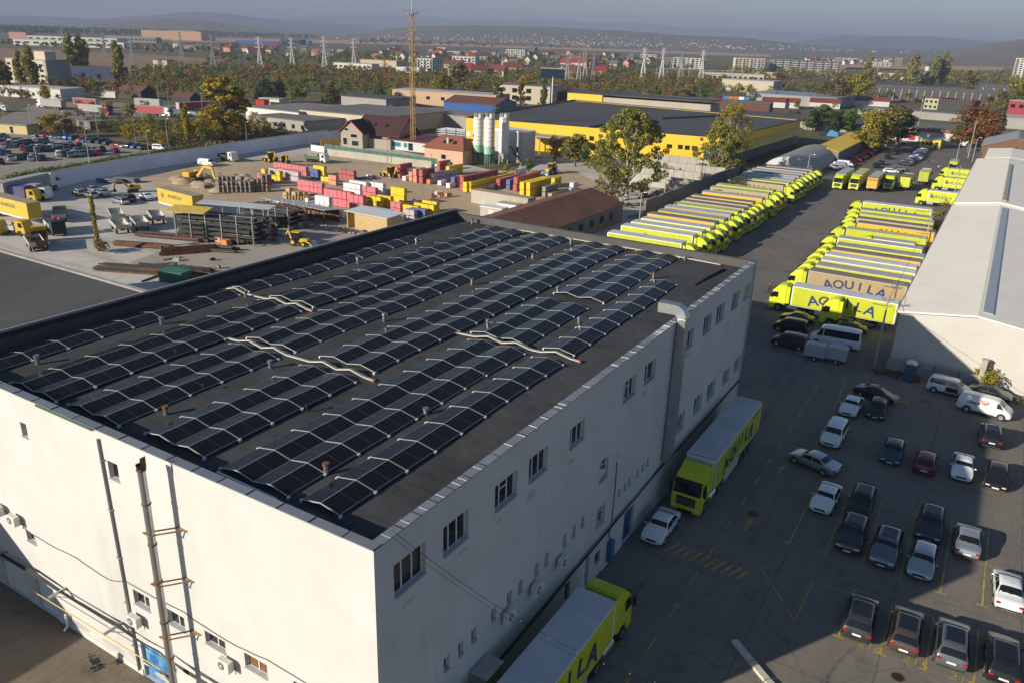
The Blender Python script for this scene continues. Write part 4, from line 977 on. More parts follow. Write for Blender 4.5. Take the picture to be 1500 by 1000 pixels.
def rig_proto(kind):
    root=bpy.data.objects.new('articulated_lorry',None); COL.objects.link(root)
    tractor(root); wheels(root,(-1.36,-4.95))
    t=trailer(root,-2.95,-16.45); wheels(root,(-11.2,-12.5,-13.8)); 
    for s in (-1,1): 
        MB().box(s*1.2-.03,-10.3,.45,s*1.2+.03,-6.3,1.05).ob('side_skirt',M['tarp_white'] if kind=='big' else M['chassis'],root)
        MB().bar((s*.75,-6.0,.1),(s*.75,-6.0,1.2),.14).ob('landing_leg',M['chassis'],root)
    if kind=='big': lettering(t,TXT_BIG,-9.6,2.3); lettering(t,TXT_WEB,-14.6,3.55)
    if kind=='small': lettering(t,TXT_SMALL,-9.0,2.6)
    return root
def rigid_proto():
    root=bpy.data.objects.new('box_lorry',None); COL.objects.link(root)
    tractor(root); wheels(root,(-1.36,-6.6)); t=trailer(root,-2.5,-9.3,1.05,3.75,2.46); lettering(t,TXT_SMALL,-5.9,2.4,2.46)
    MB().box(-.45,-9.0,.6,.45,-6,1.0).ob('chassis',M['chassis'],root)
    return root
def bare_proto():
    root=bpy.data.objects.new('tractor_unit',None); COL.objects.link(root); tractor(root); wheels(root,(-1.36,-4.95)); MB().box(-.8,-5.6,1.0,.8,-4.3,1.12).ob('fifth_wheel',M['chassis'],root); return root
LP={'big':rig_proto('big'),'small':rig_proto('small'),'plain':rig_proto('plain'),'rigid':rigid_proto(),'bare':bare_proto()}
lused=set()
def put_lorry(kind,x,y,rz,label,curtain='lime_curtain',roof='tarp_white',cab='lime',group=None,scale=None):
    if kind in lused: o=dup(LP[kind],(0,0,0),0)
    else: o=LP[kind]; lused.add(kind)
    for k in ('label','category','group'):
        if k in o: del o[k]
    tag(o,label,'lorry',group); o.location=(x,y,.014); o.rotation_euler=(0,0,R(rz))
    if scale: o.scale=scale
    def setm(c,mt): c.material_slots[0].link='OBJECT'; c.material_slots[0].material=mt
    for c in o.children_recursive:
        n=c.name.split('.')[0]
        if n in('side_curtain','rear_door'): setm(c,M[curtain])
        elif n=='roof_tarp': setm(c,M[roof])
        elif n in('cab','air_deflector'): setm(c,M[cab])
        elif n=='trailer': setm(c,M['white_metal'] if curtain=='lime_curtain' and roof=='tarp_white' else M['tarp_grey'])
    return o
GL='lorries in the row on the left of the truck yard'; GR='lorries in the row along the pale warehouse'
# left row, nearest first: (y, kind, curtain, roof, label)
LEFT=[(126.8,'small','lime_curtain','tarp_white','lorry of the left row nearest the solar roof, mostly hidden behind its parapet'),
 (133.5,'small','lime_curtain','tarp_white','white roofed lime lorry at the front of the left row, bird emblem on its curtain'),
 (137.6,'plain','lime_curtain','tarp_white','white roofed lime lorry behind the one with the bird emblem in the left row'),
 (141.4,'plain','lime_curtain','tarp_white','white roofed lime lorry just in front of the amber one in the left row'),
 (146.6,'small','amber_curtain','tarp_brown','lorry with bright amber curtain and brown roof in the left row'),
 (150.8,'plain','lime_curtain','tarp_grey','grey roofed lorry just behind the amber one in the left row'),
 (156.1,'big','tan_curtain','tarp_white','nearest lorry with a tan curtain and white roof in the left row'),
 (160.0,'plain','lime_curtain','tarp_lime','lime roofed lorry behind the nearer tan lorry of the left row'),
 (163.8,'plain','tan_curtain','tarp_brown','brown roofed lorry, first of three brown roofs in the middle of the left row'),
 (167.7,'plain','tan_curtain','tarp_brown','brown roofed lorry, second of three brown roofs in the middle of the left row'),
 (172.0,'plain','amber_curtain','tarp_brown','brown roofed lorry with amber curtain, third of three brown roofs in the left row'),
 (178.3,'plain','amber_curtain','tarp_grey','grey roofed lorry with an amber edge in the middle of the left row'),
 (185.5,'big','tan_curtain','tarp_lime','lorry with tan curtain and lime roof in the left row'),
 (190,'plain','lime_curtain','tarp_lime','lime roofed lorry behind the tan lorry in the left row'),
 (199.4,'big','tan_curtain','tarp_brown','tan curtained lorry with brown roof, furthest one with big letters in the left row'),
 (204,'plain','lime_curtain','tarp_lime','bright lime roofed lorry in the far half of the left row'),
 (208.4,'plain','gray_curtain','tarp_white','pale roofed grey lorry in the far half of the left row'),
 (212.8,'plain','gray_curtain','tarp_white','fifth lorry from the far end of the left row, pale roof'),
 (217.3,'plain','gray_curtain','tarp_grey','fourth lorry from the far end of the left row, grey roof'),
 (221.8,'plain','gray_curtain','tarp_grey','third lorry from the far end of the left row, grey roof'),
 (226.4,'plain','tan_curtain','tarp_brown','second lorry from the far end of the left row, brown roof'),
 (231.6,'plain','gray_curtain','tarp_brown','last lorry at the far end of the left row, brown roof')]
for i,(y,k,c,r,l) in enumerate(LEFT): put_lorry(k,-39.9-(y-131)*.014+rnd.uniform(-.4,.4),y,-90+rnd.uniform(-1,1),l,c,r,group=GL)
RIGHT=[(112.9,-24.3,'big','lime_curtain','tarp_white','nearest lime lorry of the right row, big blue letters on its lime curtain'),
 (123,-24.3,'big','tan_curtain','tarp_brown','lorry with tan curtain and big blue letters, second in the right row'),
 (127.2,-24.2,'plain','lime_curtain','tarp_grey','grey roofed lorry directly behind the tan lorry of the right row'),
 (131,-24.2,'plain','lime_curtain','tarp_white','white roofed lime lorry, third behind the nearest one in the right row'),
 (135.2,-24.4,'plain','lime_curtain','tarp_white','white roofed lime lorry just before the amber one in the right row'),
 (139.2,-24.3,'plain','amber_curtain','tarp_brown','lorry with amber curtain and brown roof in the near half of the right row'),
 (143.3,-24.2,'plain','lime_curtain','tarp_grey','grey roofed lorry just behind the nearer amber lorry of the right row'),
 (149,-25.0,'plain','lime_curtain','tarp_white','white roofed lorry in front of the small box lorry in the right row'),
 (158.2,-25.2,'plain','lime_curtain','tarp_lime','long plain lime lorry with a lime roof behind the small box lorry'),
 (165.6,-24.5,'big','amber_curtain','tarp_brown','amber lorry with blue letters and brown roof in the far half of the right row'),
 (169.9,-25.3,'plain','tan_curtain','tarp_brown','brown roofed lorry behind the lettered amber lorry in the far half of the right row'),
 (175.2,-25.6,'plain','lime_curtain','tarp_lime','lime roofed lorry in the far half of the right row'),
 (180.2,-26.2,'plain','lime_curtain','tarp_grey','pale grey roofed lorry second from the far end of the long right row'),
 (189.6,-27.2,'big','lime_curtain','tarp_white','last long lime lorry of the right row, blue letters on its curtain')]
for y,x,k,c,r,l in RIGHT: put_lorry(k,x,y,90+rnd.uniform(-1,1),l,c,r,group=GR)
put_lorry('rigid',-19.4,153.6,90,'small lime box lorry with bird emblem standing in a gap of the right row',group=GR)
put_lorry('bare',zz2(285,750,0).x,zz2(300,760,0).y,90,'lime tractor unit without trailer in front of the nearest lettered lorry')
q=at(1340,299); put_lorry('rigid',q.x,q.y,90,'white roofed lime box lorry with bird emblem near the far warehouse end')
q=at(1364,278); put_lorry('rigid',q.x,q.y,90,'lime box lorry behind the white roofed one near the far end of the pale warehouse','lime_curtain','tarp_lime')
q=at(1374,264); put_lorry('rigid',q.x,q.y,90,'lime box lorry standing crosswise by the far lamp post','lime_curtain','tarp_lime')
q=at(1393,256); put_lorry('rigid',q.x,q.y,180,'lime lorry nose to camera at the far right end of the truck yard','lime_curtain','tarp_grey')
g='lorries parked across the far end of the yard'
put_lorry('plain',-36.3,226.4,180,'leftmost lorry facing the camera across the yard end, grey roof','lime_curtain','tarp_grey',group=g)
put_lorry('plain',-32.5,228.0,180,'second lorry facing the camera across the yard end, lime roof','lime_curtain','tarp_lime',group=g)
o=put_lorry('small',-28.1,244.6,0,'amber backed lorry seen from behind in the line across the yard end','amber_curtain','tarp_grey',group=g)
me=flat_text('AQUILA',.6,M['letter_blue'],.01,False)
tr=[c for c in o.children if c.name.startswith('trailer')][0]; q=link('lettering',me,tr); q.location=(0,-16.52,3.4); q.rotation_euler=(R(90),0,0)
put_lorry('rigid',-24.9,234.6,180,'box lorry facing the camera with a pale front at the yard end','lime_curtain','tarp_brown',cab='lime',group=g)
put_lorry('rigid',-21.3,247.0,0,'lime box lorry seen from behind with dark doors at the yard end','lime_curtain','tarp_brown',group=g)
put_lorry('rigid',-18.2,262.0,0,'lime box lorry furthest back at the yard end, white roof','lime_curtain','tarp_white',group=g)
# two lorries beside the solar building
put_lorry('big',-15.35,at(905,915).y+.2,0,'lime lorry nose away from the camera, cut by the bottom edge, beside the white building')
o=put_lorry('big',-15.75,at(1012,752).y-.7,180,'lime lorry nose to camera close against the shaded wall, pale patches on its roof')
tr=[c for c in o.children if c.name.startswith('trailer')][0]; pt=mat('roof_patch',(.40,.47,.40),.7)
for pl in ([(-.6,-5),(.7,-5.3),(.2,-6.2)],[(-.9,-9.2),(.9,-8.8),(.3,-10.6),(-.7,-10.2)],[(-1,-15.2),(.8,-14.6),(.9,-16),(-.4,-16.1)]): MB().add([(x,y,4.065) for x,y in pl],[tuple(range(len(pl)))]).ob('roof_patch',pt,tr,fixn=False)
import numpy as np
# ------------------------------------------------------------------ trees
mk('bark',(.13,.10,.075),.95,var=.25,scale=3); mk('bark_pale',(.34,.31,.26),.9,var=.25,scale=3)
LEAF={'green':((.085,.13,.028),(.14,.18,.032)),'dark_green':((.035,.065,.024),(.06,.09,.03)),'olive':((.15,.145,.036),(.21,.18,.042)),'yellow':((.40,.27,.022),(.24,.20,.03)),
 'yellow_green':((.22,.22,.03),(.34,.26,.03)),'orange':((.34,.145,.026),(.24,.14,.03)),'rust':((.24,.085,.03),(.18,.10,.035)),'red':((.24,.045,.024),(.17,.065,.03)),'olive_light':((.19,.205,.045),(.28,.26,.055)),'poplar':((.24,.23,.06),(.33,.28,.07)),'brown':((.20,.14,.065),(.16,.13,.055)),'grey_green':((.22,.23,.16),(.16,.18,.11))}
LM={k:leafmat('leaf_'+k,a,b) for k,(a,b) in LEAF.items()}
def leafcloud(centers, radii, n, size, seed, squash=.8):
    g=np.random.RandomState(seed); c=np.array(centers,float); r=np.array(radii,float); pr=r**2/np.sum(r**2)
    idx=g.choice(len(c),n,p=pr); d=g.normal(size=(n,3)); d/=np.linalg.norm(d,axis=1)[:,None]
    rad=r[idx]*(g.uniform(.25,1,n)**.45); P=c[idx]+d*rad[:,None]*np.array([1,1,squash])
    nrm=d*.7+g.normal(size=(n,3))*.6+np.array([0,0,.3]); nrm/=np.linalg.norm(nrm,axis=1)[:,None]
    t=np.cross(nrm,g.normal(size=(n,3))); t/=np.linalg.norm(t,axis=1)[:,None]; b=np.cross(nrm,t)
    s=size*g.uniform(.55,1.25,n)[:,None]
    V=np.stack([P-t*s,P+b*s*.62,P+t*s,P-b*s*.62],1).reshape(-1,3); return V
def quads_mesh(name,V,mt):
    me=bpy.data.meshes.new(name); n=len(V)//4
    me.vertices.add(len(V)); me.vertices.foreach_set('co',V.astype(np.float32).ravel())
    me.loops.add(4*n); me.loops.foreach_set('vertex_index',np.arange(4*n,dtype=np.int32))
    me.polygons.add(n); me.polygons.foreach_set('loop_start',np.arange(0,4*n,4,dtype=np.int32)); 
    if mt is not None: me.materials.append(mt)
    me.update(calc_edges=True); return me
def crown_pts(kind,h,seed):
    q=random.Random(seed); C=[];Rr=[]
    if kind=='poplar':
        for k in range(26):
            z=h*(.10+.88*k/25); w=h*.105*(math.sin(math.pi*min(1,(.12+.86*k/25)))**.6)+.15
            C.append((q.uniform(-.5,.5)*w,q.uniform(-.5,.5)*w,z)); Rr.append(w*q.uniform(.6,1.0))
    elif kind=='conifer':
        for k in range(30):
            t=k/29; z=h*(.08+.9*t); w=h*.20*(1-t)+.15; a=q.uniform(0,6.28); C.append((math.cos(a)*w*.5,math.sin(a)*w*.5,z)); Rr.append(w*.62)
    elif kind=='airy':
        for k in range(30):
            t=q.random(); z=h*(.22+.74*t); w=h*.27*math.sin(math.pi*(.15+.8*t)); a=q.uniform(0,6.28); rr=w*q.uniform(.35,1.0); C.append((math.cos(a)*rr,math.sin(a)*rr,z)); Rr.append(h*q.uniform(.045,.09))
    elif kind=='big':
        for k in range(190):
            t=q.random()**.8; z=h*(.10+.88*t); w=h*.44*(math.sin(math.pi*(.16+.78*t))**.8); a=q.uniform(0,6.28); rr=w*math.sqrt(q.uniform(.05,1.0)); C.append((math.cos(a)*rr,math.sin(a)*rr,z)); Rr.append(h*q.uniform(.028,.07))
    elif kind=='bush':
        for k in range(12):
            a=q.uniform(0,6.28); rr=h*.5*q.random(); C.append((math.cos(a)*rr,math.sin(a)*rr,h*q.uniform(.25,.7))); Rr.append(h*q.uniform(.22,.36))
    else:
        for k in range(24):
            t=q.random(); z=h*(.24+.66*t); w=h*.34*math.sin(math.pi*(.18+.72*t))**.7; a=q.uniform(0,6.28); rr=w*q.uniform(.2,.9); C.append((math.cos(a)*rr,math.sin(a)*rr,z)); Rr.append(h*q.uniform(.09,.17))
    return C,Rr
TC={}
def tree_meshes(kind,h,n,size,seed,trunk='bark'):
    key=(kind,round(h,1),n,seed)
    if key in TC: return TC[key]
    C,Rr=crown_pts(kind,h,seed); V=leafcloud(C,Rr,n,size,seed,.95 if kind in('poplar','conifer') else .8)
    V[:,2]=np.maximum(V[:,2],.05)
    crown=quads_mesh('crown',V,LM['green'])
    q=random.Random(seed+5); mb=MB(); r=h*.018+.05
    top=h*(.85 if kind in('poplar','conifer','airy','big') else .6)
    if kind!='bush':
        pts=[(0,0,-.1)]; x=y=0
        for k in range(1,6): x+=q.uniform(-.012,.012)*h; y+=q.uniform(-.012,.012)*h; pts.append((x,y,top*k/5))
        mb.tube(pts,[r*1.35,r,r*.8,r*.62,r*.4,r*.15],7)
    lim=C if kind=='airy' else (C[::3] if kind!='big' else C[::4])
    for c in lim:
        if kind in('conifer',): break
        z0=max(.1,c[2]*q.uniform(.45,.7)) if kind!='bush' else 0; b=Vector((0,0,z0)); e=Vector(c); mid=b.lerp(e,.55)+Vector((q.uniform(-.3,.3),q.uniform(-.3,.3),.03*h))
        mb.tube([b,mid,e],[r*.42,r*.26,r*.08] if kind!='bush' else [.05,.035,.01],5)
    if not mb.v: mb.tube([(0,0,0),(0,0,.5)],.1,5)
    TC[key]=(crown,mb.mesh('trunk',M[trunk],smooth=60)); return TC[key]
def tree(kind,x,y,h,col,label,group=None,n=900,size=None,seed=1,trunk='bark',name=None,proto_h=None,wide=1.0,parts=True,cat=None):
    ph=proto_h or h; cr,tr=tree_meshes(kind,ph,n,size or ph*.034,seed,trunk)
    nm=name or {'poplar':'poplar_tree','conifer':'conifer_tree','bush':'bush','airy':'tree','round':'tree','big':'tree'}[kind]
    t=thing(nm,label,cat or ('bush' if kind=='bush' else 'tree'),(x,y,0),rnd.uniform(0,6.28),group); s=h/ph; t.scale=(s*wide,s*wide,s)
    o=link('crown',cr,t); o.material_slots[0].link='OBJECT'; o.material_slots[0].material=LM[col]; link('trunk',tr,t); return t
tree('big',-74.5,176,21,'olive_light','largest airy olive green tree with pale limbs, between the rusty roofed shed and concrete bays',n=17000,size=.29,seed=3,trunk='bark_pale')
tree('big',-65.8,224.5,20.5,'yellow_green','half bare tall tree with white upper limbs in front of the yellow building corner',n=6500,size=.28,seed=8,trunk='bark_pale',wide=.7)
tree('big',-68.0,222.5,15,'olive_light','bushy olive tree leaning beside the half bare tall tree at the yellow corner',n=9000,size=.29,seed=14,trunk='bark_pale',wide=1.0)
p=at(893,305); tree('big',p.x,p.y,9,'olive','lower bushy tree at the foot of the largest tree, beside the rubble',n=1800,size=.3,seed=15,trunk='bark_pale')
p=at(775,252); tree('round',p.x,p.y,3.6,'green','small round green tree among brick pallets behind the rusty roofed shed',n=700,size=.24,seed=4)
p=at(742,262); tree('round',p.x,p.y,3.9,'yellow_green','small leafy tree just left of the parked car in the works yard',n=700,size=.24,seed=5)
p=at(842,244); tree('round',p.x,p.y,9.5,'olive','broad olive tree in front of the yellow wall, left of the largest tree',n=2200,size=.34,seed=6,wide=1.4)
p=at(862,247); tree('round',p.x,p.y,7.5,'green','low green tree between two olive ones before the yellow wall',n=1500,size=.3,seed=11,wide=1.4)
p=at(880,250); tree('round',p.x,p.y,8.8,'yellow_green','yellow green tree touching the left side of the largest tree',n=1500,size=.34,seed=7)
p=at(813,238); tree('round',p.x,p.y,9.0,'orange','orange tinted tree behind the open canopy before the yellow wall',n=1100,size=.32,seed=9)
for i,(px,py,h,c,l) in enumerate([(1003,262,4.2,'yellow_green','pale yellow shrub against the yellow wall, second from its big door'),(1022,262,4.4,'yellow','yellowest shrub against the yellow wall next to its big door'),(972,262,4,'olive','olive shrub against the yellow wall beside the largest tree'),(1092,262,5,'yellow_green','leafy shrub at the foot of the yellow building corner'),(1178,266,4.5,'green','green shrub before the white arch of the barrel roofed hall')]):
    p=at(px,py); tree('bush',p.x,p.y,h,c,l,n=700,size=.24,seed=20+i)
# trees beside the far car park and gate
for i,(px,py,h,c,k,l) in enumerate([(1270,224,12.5,'yellow_green','round','leafy tree closest to the yellow lean-to roof'),(1276,222,15.5,'yellow_green','round','largest yellow green tree beside the far car park'),(1298,216,15.5,'olive','round','olive tree at the far end of the car park row'),(1314,212,15,'dark_green','round','dark green tree closing the far end of the car park'),
  (1222,200,11,'dark_green','round','dark tree behind the yellow building, leftmost by the blue stack'),(1240,196,10,'green','round','green tree right of the blue stack behind the yellow lean-to'),(1190,192,9,'dark_green','round','dark tree at the back corner of the yellow building'),(1205,185,10,'green','round','mid green tree between the dark ones behind the yellow building'),
  (1418,224,18.5,'rust','round','tall red and orange maple at the right of the gate kiosk'),(1434,216,16,'orange','round','orange tree right behind the red maple'),(1452,206,12,'dark_green','round','dark tree beside the brown brick gable at the right edge'),(1404,216,9,'green','round','small green tree left of the red maple')]):
    p=at(px,py); tree(k,p.x,p.y,h,c,l,n=2600,size=.46,seed=40+i,wide=1.35)
for i,(px,py) in enumerate([(1385,310),(1392,296),(1378,322),(1368,342)]):
    p=at(px,py); tree('bush',p.x,p.y,3.0,'olive','dusty olive shrub between the lorry tails and the pale warehouse','shrubs along the pale warehouse',n=400,size=.2,seed=60+i%2,proto_h=3)
for i,(px,py,h,l) in enumerate([(1445,572,3.0,'shrub growing against the warehouse gable right of the stub post'),(1488,560,3.8,'larger shrub cut by the right edge before the warehouse gable')]):
    p=at(px,py); tree('bush',p.x,p.y+.3,h,['yellow_green','olive'][i],l,n=900,size=.16,seed=70+i)
V=leafcloud([(-2+i*.9,95.6+rnd.uniform(-.5,.5),.15) for i in range(22)],[.55]*22,2600,.13,5); V=V[:]; 
V[:,0]+=6; tag(link('weeds',quads_mesh('weeds',V,LM['green'])),kind='stuff')
V=leafcloud([(rnd.uniform(-8,-3),rnd.uniform(95,97.2),.1) for i in range(16)],[.5]*16,1200,.12,6); tag(link('weeds',quads_mesh('weeds',V,LM['brown'])),kind='stuff')
# ------------------------------------------------------------------ pale warehouse on the right
def gable_shed(name,label,cat,x0,xr,x1,y0,y1,ze0,zr,ze1,wallm,roofm,ov=.25,seams=False):
    t=thing(name,label,cat,(0,0,0)); mb=MB()
    mb.prism([(x0,0),(x1,0),(x1,ze1-.05),(xr,zr-.05),(x0,ze0-.05)],'y',y0,y1); mb.ob('wall',wallm,t)
    def roofside(xa,za,xb,zb):
        m=MB(); n=int((y1-y0)/1.05)
        v=Vector((xb-xa,0,zb-za)); 
        m.add([(xa,y0-ov,za),(xb,y0-ov,zb),(xb,y1+ov,zb),(xa,y1+ov,za),(xa,y0-ov,za+.09),(xb,y0-ov,zb+.09),(xb,y1+ov,zb+.09),(xa,y1+ov,za+.09)],[(0,3,2,1),(4,5,6,7),(0,1,5,4),(1,2,6,5),(2,3,7,6),(3,0,4,7)])
        return m
    sl0=(zr-ze0)/(xr-x0); sl1=(ze1-zr)/(x1-xr)
    m=roofside(x0-ov,ze0-ov*sl0,xr-.002,zr); m2=roofside(xr+.002,zr,x1+ov,ze1+ov*sl1)
    m.v+=m2.v; m.f+=[tuple(i+8 for i in f) for f in m2.f]; m.m+=m2.m
    rf=m.ob('roof',roofm,t)
    if seams:
        g=MB(); g.tube([(x0-ov-.08,y0-ov,ze0-ov*sl0-.02),(x0-ov-.08,y1+ov,ze0-ov*sl0-.02)],.09,6); g.ob('gutter',M['galv'],t)
        v=MB(); v.bar((x0-ov,y0-ov-.03,ze0-ov*sl0+.02),(xr,y0-ov-.03,zr+.02),.05,.22); v.bar((xr,y0-ov-.031,zr+.02),(x1+ov,y0-ov-.031,ze1+ov*sl1+.02),.05,.22); v.ob('verge_trim',M['white_metal'],t)
    return t
def corr(name,col,var=.06,scale=.35,bands=3.2,axis='Y',rough=.55,col2=None):
    mt=mat(name,col,rough,var=var,scale=scale,streak=(.25,.25,.25,.06) ,col2=col2,mix_scale=.2)
    nt=mt.node_tree; N=nt.nodes; wv=N.new('ShaderNodeTexWave'); wv.bands_direction=axis; wv.inputs['Scale'].default_value=bands
    tc=N.new('ShaderNodeTexCoord'); nt.links.new(tc.outputs['Object'],wv.inputs['Vector']); bp=N.new('ShaderNodeBump'); bp.inputs['Strength'].default_value=.35; bp.inputs['Distance'].default_value=.04
    nt.links.new(wv.outputs['Fac'],bp.inputs['Height']); nt.links.new(bp.outputs['Normal'],N['Principled BSDF'].inputs['Normal']); return mt
mk_roof=corr('roof_pale',(.93,.86,.74),.04,.3,2.0); wh_wall=corr('clad_pale',(.56,.54,.50),.05,.3,2.0,'X')
W1=gable_shed('pale_warehouse','long pale corrugated warehouse nearest on the right with a shaded gable','warehouse',-6.55,1.2,22,98.2,178.5,6.95,7.95,5.2,wh_wall,mk_roof,seams=True)
mb=MB(); mb.prism([(1.5,7.89),(2.7,7.73),(2.6,7.98),(1.6,8.08)],'y',100,176); mb.ob('ridge_vent',corr('ridge_grey',(.34,.38,.43),.1,.5,2),W1)
W2=gable_shed('pale_warehouse','second pale corrugated warehouse continuing behind the nearest one on the right','warehouse',-6.3,1.2,20,179.1,262,7.45,8.45,5.8,wh_wall,mk_roof,seams=True)
mb=MB(); mb.prism([(1.3,8.42),(2.2,8.28),(2.1,8.62),(1.4,8.68)],'y',182,246); mb.ob('ridge_vent',M['concrete'],W2)
W3=gable_shed('pale_warehouse','furthest and narrowest pale warehouse, third in line on the right','warehouse',-4.5,1.4,18,263,290,7.9,8.5,6.5,wh_wall,mk_roof)
brick=mat('brick_brown',(.17,.09,.06),.9,var=.2,scale=2)
p=at(1440,222); B=gable_shed('brick_gable_house','dark brown brick house with grey gabled roof behind the pale warehouses','house',-7,2.5,14,300,330,7.6,10.8,7.0,brick,corr('roof_slate',(.30,.30,.31),.1,.4,2.5)); 
MB().box(2.2,299.9,6.8,2.8,299.97,8).ob('window',M['glass'],B); MB().cbox((6,310,10.5),(.8,.8,1.6)).ob('chimney',brick,B)
# concrete panel fence and stub post before the gable
fa,fb=at(1296,543),at(1437,571); d=(fb-fa); L=d.length; ang=math.atan2(d.y,d.x); fe=thing('concrete_fence','low grey concrete panel fence before the warehouse gable','fence',(fa.x,fa.y,0),ang)
n=int(L/2.1)
for k in range(n):
    m=MB()
    for j in range(3): m.box(k*L/n+.09,-.03,.05+j*.55,(k+1)*L/n-.09,.03,.05+j*.55+.535)
    m.ob('panel',M['concrete'],fe)
for k in range(n+1): MB().box(k*L/n-.08,-.08,0,k*L/n+.08,.08,1.85).ob('post',M['concrete_dk'],fe)
s=thing('stub_post','cream square masonry stub standing free before the warehouse gable','post',(2.9,97.3,0)); MB().box(-.28,-.25,0,.28,.25,3.5).ob('post',M['concrete_lt'],s,bevel=.02); MB().box(-.33,-.3,3.5,.33,.3,3.62).ob('cap',M['concrete'],s)
# poles
def pole(name,px,py,h,label,lamp=None,arms=0,r=.14,m='concrete',cat='pole',ladder=False,dirn=(1,0)):
    p=at(px,py); t=thing(name,label,cat,(p.x,p.y,0)); MB().tube([(0,0,0),(0,0,h)],[r,r*.6],8).ob('post',M[m],t,smooth=40)
    if lamp:
        L=lamp; MB().tube([(0,0,h-.05),(dirn[0]*L*.5,dirn[1]*L*.5,h+.25),(dirn[0]*L,dirn[1]*L,h+.3)],.045,6).ob('arm',M['galv'],t); MB().cbox((dirn[0]*(L+.25),dirn[1]*(L+.25),h+.28),(.35+.3*abs(dirn[0]),.35+.3*abs(dirn[1]),.14)).ob('lamp_head',M['white_metal'],t,bevel=.03)
    for k in range(arms):
        m2=MB().bar((-.7,0,h-.4-k*.6),(.7,0,h-.4-k*.6),.09); 
        for x in (-.6,-.2,.2,.6): m2.cyl((x,0,h-.36-k*.6),.05,.18,6)
        m2.ob('crossarm',M['galv'],t)
    return t
pole('utility_pole',1281,536,8.6,'nearer concrete utility pole beside the concrete fence',arms=1)
pole('utility_pole',1302,478,6.5,'wooden utility pole just behind the nearer concrete one at the lorry tails',arms=2,m='bark')
pole('utility_pole',1352,372,8.2,'tall pale pole between the lorry tails and the warehouse roof',arms=1)
pole('lamp_post',1396,293,8.5,'thin lamp post at the far end of the lorry tails',lamp=1.2,dirn=(-1,0))
pole('lamp_post',1397,252,10,'leaning grey lamp post by the far lime lorries',lamp=1.6,dirn=(-1,0))
pole('utility_pole',1418,232,13,'tall concrete mast beside the red maple',arms=2,r=.2)
pole('lamp_post',1424,238,8,'blue grey lamp post right of the tall concrete mast',lamp=.8)
pole('lamp_post',971,306,8.4,'lamp post on the dirt track beside the rusty roofed shed',lamp=1.0)
pole('lamp_post',1024.7,280.7,8.0,'lamp post on the dirt track beside the concrete bays',lamp=1.0)
pole('lamp_post',1180,268,7.5,'lamp post with a blue ladder bracket before the white arch',lamp=.9)
pole('lamp_post',1341,203,14,'tall white lamp mast behind the gate kiosk',lamp=1.2,r=.2)
pole('lamp_post',936,330,6.5,'thin pole against the windows of the rusty roofed shed',lamp=.5)
# wires across the warehouse corner
for i,(a,b) in enumerate([((1281,536,8.1),(1500,760,5)),((1281,536,8.2),(1352,372,7.7)),((1352,372,7.7),(1396,293,8))]):
    A=at(a[0],a[1]);Bp=at(b[0],b[1]); A.z,Bp.z=a[2],b[2]; pts=[A.lerp(Bp,k/10)+Vector((0,0,-.8*4*k/10*(1-k/10))) for k in range(11)]
    tag(MB().tube(pts,.02,4).ob('overhead_wire',M['cable']),['thin wire from the nearer utility pole down across the car park','thin wire between the two concrete poles along the warehouse','thin wire between the pale pole and the far lamp post'][i],'wire')
# ------------------------------------------------------------------ rusty roofed shed and concrete bays
t=gable_shed('rusty_shed','old grey block shed with a long rusty red sheet roof behind the solar building','shed',-80.3,-72.7,-65.2,108,152.4,3.9,6.1,3.8,M['concrete_dk'],corr('roof_rust',(.125,.052,.038),.2,.6,2.6,'Y',.8,(.20,.085,.045)))
for y in (128,132.5,137,141.5,146): MB().box(-65.19,y,1.4,-65.12,y+1.6,2.9).ob('window',M['glass'],t)
MB().box(-74,152.41,0,-71.6,152.47,2.6).ob('door',M['rust'],t)
cb=thing('concrete_bays','row of open concrete storage bays with stepped block walls beside the largest tree','storage bays',(0,0,0))
mb=MB()
for k in range(24): mb.box(-62.9,158+k*3.1,0,-62.4,158+k*3.1+3.04,3.9+rnd.uniform(-.12,.12))
mb.ob('outer_wall',M['concrete_dk'],cb)
for r,(y,zh) in enumerate(((197,3.0),(206,3.6),(215,4.2),(224,4.8))):
    mb=MB()
    for k in range(9): mb.box(-88+k*2.75,y,0,-88+k*2.75+2.68,y+.7,zh+rnd.uniform(-.05,.05))
    mb.ob('bay_wall',M['concrete_lt'],cb)
mb=MB()
for k in range(12): mb.cbox((-64.5+rnd.uniform(-1.2,1),159+rnd.uniform(-3,2.4),.25),(.9,.6,.5),0,rnd.uniform(0,3))
tag(mb.ob('rubble',M['concrete']),kind='stuff')
# white site boxes / concrete box behind the shed
def boxthing(name,label,cat,px,py,W,D,H,m,rz=0,roof=None):
    p=at(px,py); t=thing(name,label,cat,(p.x,p.y,0),rz); MB().box(0,0,0,W,D,H).ob('body',m,t,bevel=.02); MB().box(-.08,-.08,H+.002,W+.08,D+.08,H+.14).ob('roof',roof or M['concrete_lt'],t); return t
p=at(690,297); t=thing('concrete_tank','long low pale concrete tank with brown top in front of the yellow pallets','tank',(p.x,p.y,0),R(-4)); MB().box(0,0,0,15.5,3,2.9).ob('wall',M['concrete_lt'],t); MB().box(.2,.2,2.902,15.3,2.8,2.95).ob('top',mat('sand_top',(.36,.27,.18),.9,var=.15),t)
t=boxthing('site_cabin','cream site cabin behind the solar roof corner, next to the low concrete tank','cabin',703,321,5.2,2.6,2.6,M['concrete_lt'],0,M['white_metal']); MB().box(2.2,-.05,.2,3.2,-.002,2.2).ob('door',M['plate'],t)
boxthing('white_crate','white wrapped crate behind the cream site cabin','crate',728,318,4.6,2.4,2.9,M['white_metal'])
